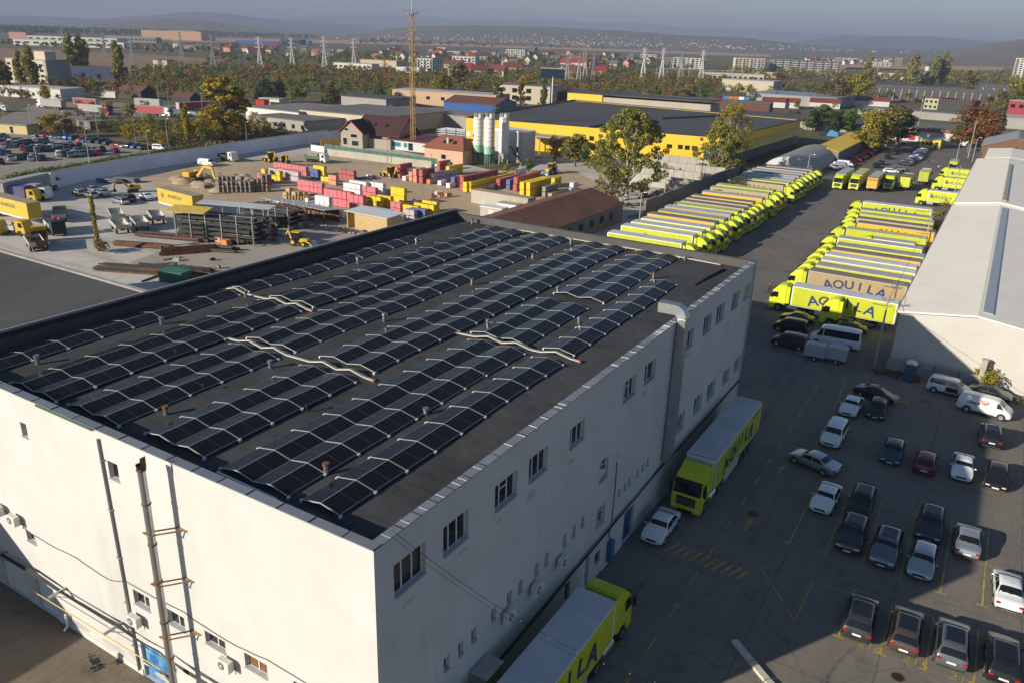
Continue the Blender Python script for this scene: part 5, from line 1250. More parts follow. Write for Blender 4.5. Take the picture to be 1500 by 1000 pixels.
t=thing('gas_tank','fat cream cylinder tank lying beside a green one near the largest tree','tank',at(808,318)); MB().tube([(-2.2,0,1.3),(-2,0,1.3),(1.6,0,1.3),(1.9,0,1.3)],[.6,1.15,1.15,.6],16).ob('shell',M['concrete_lt'],t,smooth=40); MB().box(-1.6,-.6,0,1.3,.6,.4).ob('cradle',M['concrete_dk'],t)
t=thing('gas_tank','fat green cylinder tank lying beside a cream one near the largest tree','tank',at(838,322)); MB().tube([(-2.2,0,1.2),(-2,0,1.2),(1.6,0,1.2),(1.9,0,1.2)],[.6,1.1,1.1,.6],16).ob('shell',mat('tank_green',(.04,.15,.10),.5,var=.15),t,smooth=40); MB().box(-1.6,-.6,0,1.3,.6,.4).ob('cradle',M['concrete_dk'],t)
# ------------------------------------------------------------------ yellow building
yel=corr('clad_yellow',(.72,.47,.012),.05,.3,1.6,'X',.5); felt2=mat('felt_far',(.045,.047,.052),.85,col2=(.07,.072,.08),mix_scale=.06,var=.2,scale=.4)
Yc=[Vector((-161,234.3,0)),Vector((-73,242.6,0)),Vector((-70.4,331,0)),Vector((-177,346,0))]
yb_=thing('yellow_hall','large bright yellow industrial hall with a flat black roof','industrial hall',(0,0,0)); ZY=8.9
mb=MB(); mb.add([(*p[:2],0) for p in Yc]+[(*p[:2],ZY) for p in Yc],[(0,1,5,4),(1,2,6,5),(2,3,7,6),(3,0,4,7)]); mb.ob('wall',yel,yb_)
mb=MB(); mb.add([(*p[:2],ZY-.25) for p in Yc],[(0,1,2,3)]); 
for (u,v,w_) in ((.25,.35,14),(.5,.5,16),(.7,.62,14)): pass
mb.ob('roof',felt2,yb_,fixn=False)
mb=MB()
for a,b in ((0,3),(1,2),(2,3)): mb.bar((*Yc[a][:2],ZY+.12),(*Yc[b][:2],ZY+.12),.5,.3)
mb.bar((-117,238.8,ZY+.05),(-118,285,ZY+.05),1.2,.45); mb.bar((-112,290,ZY+.05),(-95,335,ZY+.05),1.2,.45); mb.ob('roof_upstand',felt2,yb_)
def onplane(A,B,px,py):                       # where the sight line meets a facade: (distance along, height)
    d=ray(px,py); u=(B-A); u.z=0; u.normalize(); n=Vector((u.y,-u.x,0)); t=(A-EYE).dot(n)/d.dot(n); P=EYE+d*t; return (P-A).dot(u),P.z,u,n
def facade_box(parent,A,B,px0,py0,px1,py1,name,m,out=.06):
    u0,z1,u,n=onplane(A,B,px0,py0); u1,z0,_,_=onplane(A,B,px1,py1)
    if n.dot(EYE-A)<0: n=-n
    z0=max(z0,.02); vs=[A+u*a+n*o+Vector((0,0,z)) for o in (-.02,out) for z in (z0,z1) for a in (u0,u1)]
    return MB().add(vs,[(0,1,3,2),(4,6,7,5),(0,2,6,4),(1,5,7,3),(0,4,5,1),(2,3,7,6)]).ob(name,m,parent)
s5=lambda x,y:(700+x/3.75,140+y/3.75)
for x,y,w_,h_ in ((290,208,90,18),(625,237,24,26),(1052,280,28,24),(1112,284,24,26),(1150,288,24,26),(1190,291,28,26),(905,262,24,24),(745,246,22,24)):
    a=s5(x-w_/2,y-h_/2); b=s5(x+w_/2,y+h_/2); facade_box(yb_,Yc[0],Yc[1],*a,*b,'window',M['glass'])
d=facade_box(yb_,Yc[0],Yc[1],*s5(1242,305),*s5(1328,395),'loading_door',M['black_metal']); facade_box(yb_,Yc[0],Yc[1],*s5(1248,308),*s5(1322,328),'door_header',PAINT['sky_blue'],.14)
mb=MB(); A_,B_=Yc[1],Yc[2]; u=(B_-A_).normalized(); n=Vector((u.y,-u.x,0))
vs=[A_+u*1+Vector((0,0,6.2)),B_-u*1+Vector((0,0,6.2)),B_-u*1+n*4+Vector((0,0,4.7)),A_+u*1+n*4+Vector((0,0,4.7))]
mb.add(vs+[v+Vector((0,0,.2)) for v in vs],[(3,2,1,0),(4,5,6,7),(0,1,5,4),(1,2,6,5),(2,3,7,6),(3,0,4,7)]); mb.ob('side_canopy',yel,yb_)
mb=MB(); vs=[A_+u*1+n*.05,B_-u*1+n*.05]; mb.quad(vs[0],vs[1],vs[1]+Vector((0,0,4.6)),vs[0]+Vector((0,0,4.6))); mb.ob('glazed_side',mat('poster_wall',(.20,.21,.24),.5,col2=(.06,.09,.16),mix_scale=.5,var=.3),yb_,fixn=False)
t=thing('yellow_annex','small yellow and cream block rising behind the black roof of the yellow hall','annex',(0,0,0)); MB().box(-181,347,0,-163,362,12).ob('wall',yel,t); MB().box(-162.9,347.5,0,-112,360,11).ob('cream_wall',M['concrete_lt'],t); MB().box(-181.3,346.7,12.002,-111.8,362.3,12.4).ob('roof',felt2,t)
# barrel roofed hall, yellow lean-to, blue stack
bh=thing('barrel_hall','grey barrel roofed hall with a white arched end beside the far car park','hall',(-54.5,250,0)); pr=[(math.cos(math.pi*k/14)*7.6,math.sin(math.pi*k/14)*4.6) for k in range(15)]
MB().prism(pr[::-1],'y',0,40).ob('shell',corr('barrel_grey',(.27,.26,.25),.12,.3,1.5),bh,smooth=30); MB().prism([(x*.97,z*.97) for x,z in pr][::-1],'y',-.12,-.01).ob('end_wall',M['wall_white'],bh)
a,b,c=at(1199,214,4.2),at(1246,194,4.8),at(1229,224,3.7); dd=c+(b-a); yl=thing('yellow_lean_to','bright yellow sheet roof of a lean-to behind the barrel hall','shed',(0,0,0))
mb=MB(); vs=[a,c,dd,b]; mb.add(vs+[v+Vector((0,0,.18)) for v in vs],[(3,2,1,0),(4,5,6,7),(0,1,5,4),(1,2,6,5),(2,3,7,6),(3,0,4,7)]); mb.ob('roof',yel,yl)
mb=MB(); vs=[v.lerp((a+b+c+dd)/4,.04) for v in vs]; mb.add([(v.x,v.y,0) for v in vs]+[(v.x,v.y,v.z-.02) for v in vs],[(0,1,5,4),(1,2,6,5),(2,3,7,6),(3,0,4,7)]); mb.ob('wall',M['concrete_dk'],yl)
p=at(1220,200); t=thing('tarp_stack','heap of goods under a bright blue tarpaulin behind the yellow lean-to','stack',(p.x,p.y,0)); MB().prism([(-2.5,0),(2.5,0),(2.2,2.2),(.8,3.2),(-1.5,2.4)],'y',-1.5,1.5).ob('tarpaulin',PAINT['sky_blue'],t,bevel=.1); MB().box(-5,-1.4,0,-2.7,1.4,2.0).ob('crate',PAINT['navy'],t)
# gate kiosk
k0=at(1346,216); kk=thing('gate_kiosk','yellow gatehouse with a blue butterfly roof at the far end of the yard','gatehouse',(k0.x,k0.y,0),R(-6)); MB().box(0,0,0,7.4,5,3.0).ob('wall',mat('kiosk_yellow',(.66,.50,.06),.7,var=.06),kk)
mb=MB(); mb.prism([(-.7,3.9),(3.4,3.0),(3.4,3.15),(-.7,4.1)],'y',-.6,5.6); mb.prism([(3.41,3.0),(8.2,3.9),(8.2,4.1),(3.41,3.15)],'y',-.6,5.6); mb.ob('roof',mat('kiosk_blue',(.06,.17,.32),.5),kk)
mb=MB().prism([(0,3.0),(3.4,3.0),(0,3.7)],'y',.01,.2); mb.prism([(3.5,3.0),(7.4,3.0),(7.4,3.7)],'y',.01,.2); mb.ob('gable_infill',mat('kiosk_yellow2',(.66,.50,.06),.7),kk)
for x in (.8,2.2,3.4): MB().box(x,-.05,1.1,x+.9,-.001,2.2).ob('window',M['glass'],kk)
MB().box(5.4,-.05,.02,6.6,-.001,2.4).ob('door',M['glass_lt'],kk)
# ------------------------------------------------------------------ brick pallets
def palletmat(n,c,c2):
    mt=mat('pallet_'+n,c,.7,var=.12,scale=.9); nt=mt.node_tree; N=nt.nodes; b=N['Principled BSDF']; src=b.inputs['Base Color'].links[0].from_socket
    br=N.new('ShaderNodeTexBrick'); br.inputs['Scale'].default_value=1; br.inputs['Brick Width'].default_value=.6; br.inputs['Row Height'].default_value=.3; br.inputs['Mortar Size'].default_value=.02
    tc=N.new('ShaderNodeTexCoord'); sx=N.new('ShaderNodeSeparateXYZ'); cx=N.new('ShaderNodeCombineXYZ'); ad=N.new('ShaderNodeMath')
    nt.links.new(tc.outputs['Object'],sx.inputs[0]); nt.links.new(sx.outputs[0],ad.inputs[0]); nt.links.new(sx.outputs[1],ad.inputs[1]); nt.links.new(ad.outputs[0],cx.inputs[0]); nt.links.new(sx.outputs[2],cx.inputs[1]); nt.links.new(cx.outputs[0],br.inputs['Vector'])
    mx=N.new('ShaderNodeMix'); mx.data_type='RGBA'; mm=N.new('ShaderNodeMath'); mm.operation='MULTIPLY'; mm.inputs[1].default_value=.8; nt.links.new(br.outputs['Fac'],mm.inputs[0]); nt.links.new(mm.outputs[0],mx.inputs['Factor']); nt.links.new(src,mx.inputs['A']); mx.inputs['B'].default_value=(*c2,1)
    nt.links.new(mx.outputs['Result'],b.inputs['Base Color']); return mt
PM={'red':palletmat('red',(.52,.10,.13),(.68,.42,.42)),'dark_red':palletmat('dark_red',(.34,.075,.075),(.46,.20,.18)),'salmon':palletmat('salmon',(.60,.27,.18),(.30,.12,.08)),'yellow':palletmat('yellow',(.80,.56,.015),(.40,.26,.01)),
 'white':palletmat('white',(.78,.75,.75),(.42,.36,.36)),'grey':palletmat('grey',(.27,.25,.235),(.18,.17,.16)),'blue':palletmat('blue',(.06,.10,.28),(.30,.30,.38)),'lilac':palletmat('lilac',(.50,.42,.46),(.25,.2,.24)),'timber':palletmat('timber',(.48,.34,.18),(.14,.09,.045)),'paver':palletmat('paver',(.22,.18,.145),(.08,.065,.05)),'orange':palletmat('orange',(.55,.22,.06),(.3,.1,.03))}
PMESH={}
def pallet_mesh(k,w,d,h):
    key=(k,w,d,h)
    if key not in PMESH:
        m=MB(); m.box(-w/2,-d/2,.10,w/2,d/2,h-.02); 
        me=m.mesh('brick_load',PM[k],bevel=.025)
        b=MB(); [b.box(-w/2,-d/2+j*(d-.12)/2,0,w/2,-d/2+j*(d-.12)/2+.12,.1) for j in range(3)]; PMESH[key]=(me,b.mesh('pallet',M['bark']))
    return PMESH[key]
CATP='brick pallet'
PLIST=[]
def prow(p0,dirn,n,lv,kind,label,group,sp=1.3,w=1.24,d=1.1,h=1.22,rag=.1,skip=0,nm='brick_pallet',cat=None):
    """row of stacked brick pallets from p0; dirn 'x','-x','y'"""
    q=random.Random(len(label)*7+n); u={'x':(1,0),'-x':(-1,0),'y':(0,1)}[dirn]
    if nm=='brick_pallet' and lv==3: lv,h=2,1.75
    if n>3 and nm=='brick_pallet': n=max(2,round(n*1.12/sp))
    for i in range(n):
        L=lv-(1 if q.random()<rag and lv>1 else 0)
        for j in range(L):
            x=p0[0]+u[0]*sp*(i+.5)+q.uniform(-.05,.05)+(0 if u[0] else .55); y=p0[1]+u[1]*sp*(i+.5)+q.uniform(-.05,.05)+(0 if u[1] else .55)
            if dirn=='y': ww,dd=d,w
            else: ww,dd=w,d
            PLIST.append((kind,ww,dd,h,(x,y,.03+j*h),R(q.uniform(-2.5,2.5)),label,group,nm,cat or CATP))
def build_pallets():
    loads=[p for p in PLIST if p[8]=='brick_pallet']
    def seen(p):
        c=Vector(p[4])+Vector((0,0,p[3]*.6)); n=0
        tops=[c+Vector((0,0,p[3]*.42)),c+Vector((0,-p[2]*.52,0)),c+Vector((p[1]*.52,0,0))]
        for T in tops:
            hit=False; d=T-EYE; L=d.length
            for o in near[p]:
                x0,x1=o[4][0]-o[1]/2,o[4][0]+o[1]/2; y0,y1=o[4][1]-o[2]/2,o[4][1]+o[2]/2; z0,z1=o[4][2],o[4][2]+o[3]
                t0,t1=0.0,.9995
                for a,b0,b1,dd in ((EYE.x,x0,x1,d.x),(EYE.y,y0,y1,d.y),(EYE.z,z0,z1,d.z)):
                    if abs(dd)<1e-9: continue
                    ta,tb=(b0-a)/dd,(b1-a)/dd
                    if ta>tb: ta,tb=tb,ta
                    t0,t1=max(t0,ta),min(t1,tb)
                if t0<t1: hit=True; break
            n+=0 if hit else 1
        return n
    near={p:[o for o in loads if o is not p and abs(o[4][0]-p[4][0])<8 and abs(o[4][1]-p[4][1])<8] for p in loads}
    rank=sorted(loads,key=lambda p:(-(seen(p)>0)*(1e5/(Vector(p[4])-EYE).length)*(1+.3*seen(p))))
    single=set(map(id,rank[:292])); mass=MB(); kinds=sorted({p[0] for p in loads})
    for p in PLIST:
        kind,w,d,h,loc,rz,label,group,nm,cat=p
        if nm=='brick_pallet' and id(p) not in single:
            ca,sa=math.cos(rz),math.sin(rz); k=len(mass.v); mass.box(loc[0]-w/2,loc[1]-d/2,loc[2]+.1,loc[0]+w/2,loc[1]+d/2,loc[2]+h-.02,kinds.index(kind),rz); mass.box(loc[0]-w/2+.02,loc[1]-d/2+.02,loc[2],loc[0]+w/2-.02,loc[1]+d/2-.02,loc[2]+.1,len(kinds),rz); continue
        me,pa=pallet_mesh(kind,w,d,h); o=link(nm,me); o.location=loc; o.rotation_euler=(0,0,rz); tag(o,label,cat,group)
    if mass.v: tag(mass.ob('brick_pallets',[PM[k] for k in kinds]+[M['bark']]),kind='stuff')
y7=lambda x,y:at(380+x/6,200+y/6); z5=lambda x,y:at(350+x/3.75,180+y/3.75); z6=lambda x,y:at(650+x/3.75,150+y/3.75); z8c=lambda x,y:at(200+x/5.556,220+y/5.556)
def G_(p): return (p.x,p.y)
rows=[ # start px, dir, n, levels, kind, label
 ((-164.2,149.5),'x',11,2,'red','red brick pallet in the backmost long red row near the dump truck'),
 (G_(at(372,268)),'x',5,2,'red','red brick pallet in the short red row right behind the paver stacks'),
 ((-158.6,140.2),'x',6,2,'yellow','yellow brick pallet in the squat stack between the pavers and the lilac row'),
 ((-158.4,142.4),'x',9,2,'lilac','lilac pallet in the row behind the squat yellow stack'),
 (G_(at(436,279)),'x',7,2,'red','red brick pallet in the shorter second red row right of the lilac row'),
 (G_(at(459,256)),'x',3,2,'yellow','yellow brick pallet at the right end of the backmost red row'),
 (G_(at(455,262)),'x',2,2,'blue','blue pallet between the backmost red row and its yellow end'),
 (G_(at(481,271)),'x',2,2,'salmon','salmon brick pallet of the small pair in front of the receding dark red row'),
 (G_(at(496,262)),'x',5,2,'dark_red','dark red brick pallet in the receding row left of the backhoe'),
 (G_(at(470,266)),'x',4,1,'yellow','yellow brick pallet lying low behind the small salmon pair'),
 (G_(at(503,283)),'x',5,2,'white','white pallet in the larger white block in the middle of the yard'),
 (G_(at(506,278)),'x',6,2,'white','white pallet in the second line of the larger white block'),
 (G_(at(536,281)),'x',5,2,'white','white pallet in the rightmost white block next to the open ground'),
 (G_(at(497,289)),'x',3,1,'white','white pallet in the low white pair before the middle red row'),
 (G_(at(531,289)),'x',4,2,'red','red brick pallet in the middle red row below the white blocks'),
 (G_(at(572,297)),'x',3,3,'yellow','yellow brick pallet in the tall yellow stack at the right end of the middle rows'),
 (G_(at(475,300)),'x',8,3,'red','red brick pallet in the tall front red row, upper part'),
 (G_(at(512,309)),'x',4,3,'red','red brick pallet in the tall front red row at its shaded right end'),
 (G_(at(537,303)),'x',3,2,'yellow','yellow brick pallet in the yellow row right behind the tall front red row'),
 (G_(at(552,302)),'x',4,2,'yellow','yellow brick pallet at the right of the yellow row behind the white front row'),
 (G_(at(462,311)),'x',4,3,'white','white pallet in the tall white block left of the tall front red row'),
 (G_(at(488,318)),'x',2,1,'white','white pallet standing low at the foot of the tall white block'),
 (G_(at(535,320)),'x',6,2,'white','white pallet in the front white row beside the plank shed'),
 (G_(at(572,313)),'x',2,2,'red','red brick pallet in the small pair above the front white row'),
 (G_(at(590,317)),'x',3,2,'yellow','yellow brick pallet in the front yellow group next to the solar roof'),
 (G_(at(606,314)),'x',5,2,'yellow','yellow brick pallet in the second line of the front yellow group'),
 (G_(at(618,310)),'x',4,2,'yellow','yellow brick pallet in the third line of the front yellow group'),
 (G_(at(600,322)),'x',3,2,'blue','blue pallet standing in front of the front yellow group'),
 (G_(at(592,324)),'x',2,2,'lilac','lilac pallet between the front white row and the blue pallets'),
]
for s,dn,n,lv,k,l in rows: prow(s,dn,n,lv,k,l,l.replace('pallet ','pallets ',1))
rows2=[(G_(z5(868,305)),6,3,'dark_red','dark red brick pallet in the tallest row beside the yellow backhoe'),(G_(z5(897,320)),2,1,'white','white pallet low between the tallest dark red row and the salmon row'),
 (G_(z5(925,300)),2,2,'white','white pallet behind the low white ones beside the tallest dark red row'),(G_(z5(932,322)),3,2,'salmon','salmon brick pallet in the narrow row right of the low white pallets'),
 (G_(z5(956,330)),5,3,'salmon','salmon brick pallet in the tall row in front of the peach house'),(G_(z5(988,335)),5,3,'dark_red','dark red brick pallet in the tall row in front of the peach house'),
 (G_(z5(1030,338)),1,1,'orange','single orange pallet at the foot of the tall dark red row'),(G_(z5(1046,332)),9,2,'lilac','lilac pallet in the long striped row before the silos'),
 (G_(z5(1090,345)),2,1,'white','white pallet of the pair lying before the striped row'),(G_(z5(1138,360)),2,1,'white','white pallet lying before the blue and salmon row'),
 (G_(z5(1110,318)),4,1,'grey','grey pallet behind the white pair before the striped row'),(G_(z5(1162,355)),4,2,'blue','blue pallet in the row left of the big dark red row'),(G_(z5(1180,352)),4,2,'salmon','salmon brick pallet in the row left of the big dark red row'),
 (G_(z5(1212,376)),14,3,'dark_red','dark red brick pallet in the longest row before the silos'),(G_(z5(1230,382)),15,2,'yellow','yellow brick pallet in the longest yellow row before the silos'),(G_(z5(1252,382)),8,2,'yellow','yellow brick pallet in the second line of the longest yellow row'),
 (G_(z5(1135,290)),6,2,'yellow','yellow brick pallet half hidden before the peach house'),(G_(z5(1085,262)),5,2,'dark_red','dark red brick pallet under the eaves of the peach house'),
 (G_(z6(168,470)),13,2,'lilac','lilac pallet in the row right of the longest yellow row'),(G_(z6(218,472)),13,2,'yellow','yellow brick pallet in the narrow row left of the brown one'),(G_(z6(240,475)),2,1,'white','white pallet standing before the brown and blue rows'),
 (G_(z6(285,475)),9,2,'dark_red','dark red brick pallet in the short row left of the blue pallets'),(G_(z6(340,482)),3,2,'blue','blue pallet in front of the big red row by the concrete tank'),(G_(z6(380,490)),10,3,'dark_red','dark red brick pallet in the big row behind the concrete tank'),
 (G_(z6(415,520)),10,3,'yellow','yellow brick pallet in the tall right-hand row behind the concrete tank'),(G_(z6(450,522)),9,3,'yellow','yellow brick pallet in the second line of the tall right-hand row'),
 (G_(z6(535,520)),6,2,'grey','grey pallet in the row beside the right-hand yellow rows'),(G_(z6(585,470)),3,2,'yellow','yellow brick pallet at the far end behind the grey pallets'),(G_(z6(572,528)),5,1,'timber','tan pallet in front of the grey pallets by the rusty shed'),(G_(z6(395,415)),4,2,'white','white pallet in the block behind the big red row'),(G_(z6(675,500)),4,2,'white','white pallet beside the rusty shed ridge')]
for s,n,lv,k,l in rows2: prow(s,'y',n,lv,k,l,l.replace('pallet ','pallets ',1),rag=.06)
# timber and paver stacks
q=random.Random(4)
for i in range(15):
    x,y=(205+i%8*26,560-(i//8)*34); p=y7(x,y); prow(G_(p),'x',1,q.choice((1,2,2,3)),'timber','stack of empty timber pallets in the heap before the second red row','timber pallet stacks',h=.95,w=1.2,nm='timber_stack',cat='timber stack')
for i in range(14):
    p=z8c(645+(i%8)*36,345-(i//8)*40); prow(G_(p),'x',1,q.choice((2,3,3,4)),'paver','brown grey stack of pavers by the yellow excavator boom','paver stacks',h=.85,w=1.1,nm='paver_stack',cat='paver stack')
for i in range(8):
    p=z8c(930+(i%4)*36,340-(i//4)*40); prow(G_(p),'x',1,q.choice((2,3,3)),'paver','brown grey stack of pavers beside the squat yellow stack','paver stacks by the yellow pallets',h=.95,w=1.1,nm='paver_stack',cat='paver stack')
for x,y,k,l in [(1085,600,'salmon','pair of salmon brick packs on the dark ground beside the steel rack'),(1165,590,'salmon','salmon brick pack right of its twin beside the steel rack'),(690,775,'orange','pale orange wrapped pack standing alone in front of the steel rack'),(640,755,'salmon','salmon brick pack lying behind the pale orange wrapped one'),(1005,640,'salmon','salmon brick pack next to the blue tarpaulin heap'),(1140,428,'white','white wrapped pack beside the bundled pipes'),]:
    prow(G_(z8c(x,y)),'x',1,1,k,l,None,w=1.5,h=1.0)
build_pallets()
# ------------------------------------------------------------------ steel racks
def rack(p,rz,L,W,H,label,bays=5,levels=5,fill=True,roof=True):
    t=thing('pipe_rack',label,'rack',(p.x,p.y,0),R(rz)); c=MB()
    for i in range(bays+1):
        x=L*i/bays
        for y in (0,W): 
            MB().bar((x,y,0),(x,y,H),.18,.18).ob('post',M['galv'],t)
        for k in range(levels): c.bar((x,0,.5+k*(H-.9)/levels),(x,W,.5+k*(H-.9)/levels),.14,.14)
    c.ob('beam',M['galv'],t)
    if fill:
        qq=random.Random(7); ld=[MB(),MB(),MB()]
        for k in range(levels):
            for j in range(14):
                y=.2+j*(W-.4)/14; z=.62+k*(H-.9)/levels; a=qq.uniform(-.8,.6); ld[qq.choice((0,1,1,1,1,1,1,2))].bar((a,y,z+qq.uniform(0,.15)),(L+qq.uniform(-2,.8),y,z+qq.uniform(0,.15)),.34,.42)
        for m_,mm in zip(ld,(M['rust'],M['chassis'],M['galv'])): m_.ob('steel_bundle',mm,t)
    if roof:
        m_=MB().prism([(-.9,H-.1),(2.2,H+.5),(2.2,H+.56),(-.9,H-.04)],'x',-1.2,L*.42); m_.ob('roof_sheet',mat('rack_roof_yellow',(.52,.38,.08),.7,var=.25,scale=1.5),t); MB().prism([(W-1.2,H+.5),(W+1.2,H+.8),(W+1.2,H+.86),(W-1.2,H+.56)],'x',L*.1,L+1).ob('roof_sheet',M['tarp_white'],t)
    return t
rack(z8c(330,728),18,15,5.5,5.2,'tall steel stock rack with a yellow and white sheet roof full of bars')
rack(z8c(850,600),10,11,6,4.3,'dark open rack of rusty steel sections behind the tall roofed rack',4,4,True,False)
def steel_pile(p,rz,L,W,H,n,mats,label,name='steel_stack'):
    t=thing(name,label,'steel stack',(p.x,p.y,0),R(rz)); qq=random.Random(n); b=[MB() for _ in mats]
    for i in range(n):
        y=W*qq.random(); z=.1+H*qq.random()*(1-abs(y/W-.5)); a=qq.uniform(0,L*.15); k=qq.randrange(len(mats)); b[k].bar((a,y,z),(L-qq.uniform(0,L*.15),y+qq.uniform(-.1,.1),z),.16,.2)
    for bb,mm in zip(b,mats): 
        if bb.v: bb.ob('steel_section',M[mm],t)
    return t
for a in [(at(193,347),20,15,2.2,.9,26,('rust','chassis'),'dark and rusty steel sections laid in front of the white trailers'),(at(160,360),22,11,2,.7,20,('rust','rust','chassis'),'rusty steel sections left of the longer dark stack'),(at(130,398),24,14,3,1.0,30,('chassis','rust'),'dark stack of steel sections nearest the plain grey roof'),(at(190,400),24,13,3,1.1,34,('chassis','chassis','rust'),'long dark stack of steel sections in front of the rusty rail bundle'),
 (z8c(185,870),-62+90+30,9,1.3,1.3,30,('rust',),'orange rusty bundle of rails alone on the open ground'),(z8c(390,820),25,9,2.2,1.0,26,('chassis','bark'),'low dark pile of sheets in front of the tall roofed rack')]: steel_pile(*a)
p=at(233,413); t=thing('green_crate','green steel crate at the edge of the solar roof parapet','crate',(p.x,p.y,0),R(15)); MB().box(0,0,0,4,2.4,1.6).ob('body',PAINT['green'],t,bevel=.05); MB().box(-.05,-.05,1.602,4.05,2.45,1.7).ob('lid',mat('crate_green',(.03,.17,.09),.6),t)
# plank shed
p=at(520,336); t=thing('plank_shed','tan plank shed with a white edged flat roof beside the solar roof','shed',(p.x,p.y,0),R(-2)); MB().box(0,0,0,8.2,4,3.2).ob('wall',mat('plank',(.50,.36,.17),.8,var=.15,scale=1,streak=(3,3,.3,.2)),t); m_=MB().prism([(-.5,3.25),(4.6,3.5),(4.6,3.62),(-.5,3.37)],'x',-2.2,8.6); m_.ob('roof',M['tarp_white'],t)
MB().box(-2.1,.1,0,-1.9,3.8,3.1).ob('side_sheet',mat('sheet_yellow',(.5,.36,.05),.7),t)
p=at(415,318); t=thing('scrap_store','dark lean-to store with a long pale sheet roof among the scrap','shed',(p.x,p.y,0),R(-3)); MB().prism([(0,2.9),(4.2,2.5),(4.2,2.6),(0,3.0)],'x',-6,12).ob('roof',M['tarp_grey'],t); MB().box(-5.8,3.9,0,11.8,4.1,2.5).ob('back_wall',M['rust'],t)
for x in (-5.8,-1,3.5,8,11.7): MB().bar((x,.15,0),(x,.15,2.85),.15).ob('post',M['chassis'],t)
m_=MB(); 
for i in range(90): m_.cbox((rnd.uniform(-6,6),rnd.uniform(-3,3),rnd.uniform(.1,.9)),(rnd.uniform(.2,1.6),rnd.uniform(.2,.8),rnd.uniform(.1,.4)),rnd.randrange(4),rnd.uniform(0,3))
o=m_.ob('scrap_heap',[M['rust'],M['chassis'],M['bark'],M['concrete_dk']]); o.location=at(372,322); tag(o,kind='stuff')
m_=MB()
for i in range(70): m_.cbox((rnd.uniform(-9,9),rnd.uniform(-1.3,1.3),rnd.uniform(.05,.4)),(rnd.uniform(.2,1.0),rnd.uniform(.2,.8),rnd.uniform(.1,.5)),rnd.randrange(4),rnd.uniform(0,3))
o=m_.ob('building_rubble',[M['concrete'],M['concrete_lt'],M['tarp_white'],PM['salmon']]); o.location=at(495,338); tag(o,kind='stuff')
p=at(375,337); t=thing('tarp_heap','heap under a blue and white tarpaulin in front of the scrap','heap',(p.x,p.y,0)); MB().prism([(-1.8,0),(1.8,0),(1.4,.8),(.3,1.2),(-1.3,.9)],'y',-1,1).ob('tarpaulin',mat('tarp_bluewhite',(.10,.20,.40),.6,col2=(.5,.5,.5),mix_scale=1),t,bevel=.15)
# ------------------------------------------------------------------ machines
CATY=mat('machine_yellow',(.60,.36,.02),.5,var=.1,scale=1)
def track(t,x,L=3.8,W=.55,H=.85):
    m_=MB(); pr=[]; 
    for k in range(9): a=math.pi/2+math.pi*k/8; pr.append((-L/2+H/2+math.cos(a)*H/2,H/2+math.sin(a)*H/2))
    for k in range(9): a=-math.pi/2+math.pi*k/8; pr.append((L/2-H/2+math.cos(a)*H/2,H/2+math.sin(a)*H/2))
    m_.prism(pr,'x',x-W/2,x+W/2); return m_.ob('track',M['chassis'],t)
def excavator(p,rz,label,s=1.0):
    t=thing('excavator',label,'excavator',(p.x,p.y,0.03),R(rz)); t.scale=(s,)*3
    track(t,-1.1); track(t,1.1)
    MB().box(-1.35,-2.5,1.05,1.35,1.2,1.35).ob('turntable',M['chassis'],t); MB().prism([(-2.7,1.35),(-.6,1.35),(-.6,2.5),(-2.4,2.5),(-2.7,2.2)],'x',-1.35,1.35).ob('engine_cover',CATY,t,bevel=.08)
    c=MB().prism([(-.55,1.35),(1.2,1.35),(1.25,2.2),(.8,3.0),(-.55,3.0)],'x',-1.35,-.35).ob('cab',CATY,t,bevel=.05)
    MB().prism([(-.3,2.1),(1.05,2.1),(.72,2.85),(-.3,2.85)],'x',-1.38,-.32).ob('window',M['car_glass'],c)
    m_=MB(); m_.bar((.2,.9,1.6),(.2,3.4,4.3),.45,.6); m_.bar((.2,3.3,4.2),(.2,5.6,3.9),.4,.55); m_.ob('boom',CATY,t); MB().bar((.2,5.4,4.1),(.2,6.1,1.3),.32,.45).ob('arm',CATY,t); MB().prism([(5.6,1.5),(6.4,1.3),(6.3,.5),(5.5,.3),(5.3,.9)],'x',-.35,.75).ob('bucket',M['chassis'],t)
    MB().tube([(.2,1.3,1.5),(.2,2.8,3.3)],.1,6).ob('ram',M['alu'],t); return t
excavator(at(287,268),-80,'large yellow tracked excavator with its boom reaching to the paver stacks')
excavator(at(195,282),150,'small dark yellow mini excavator behind the parked cars in the storage yard',.62)
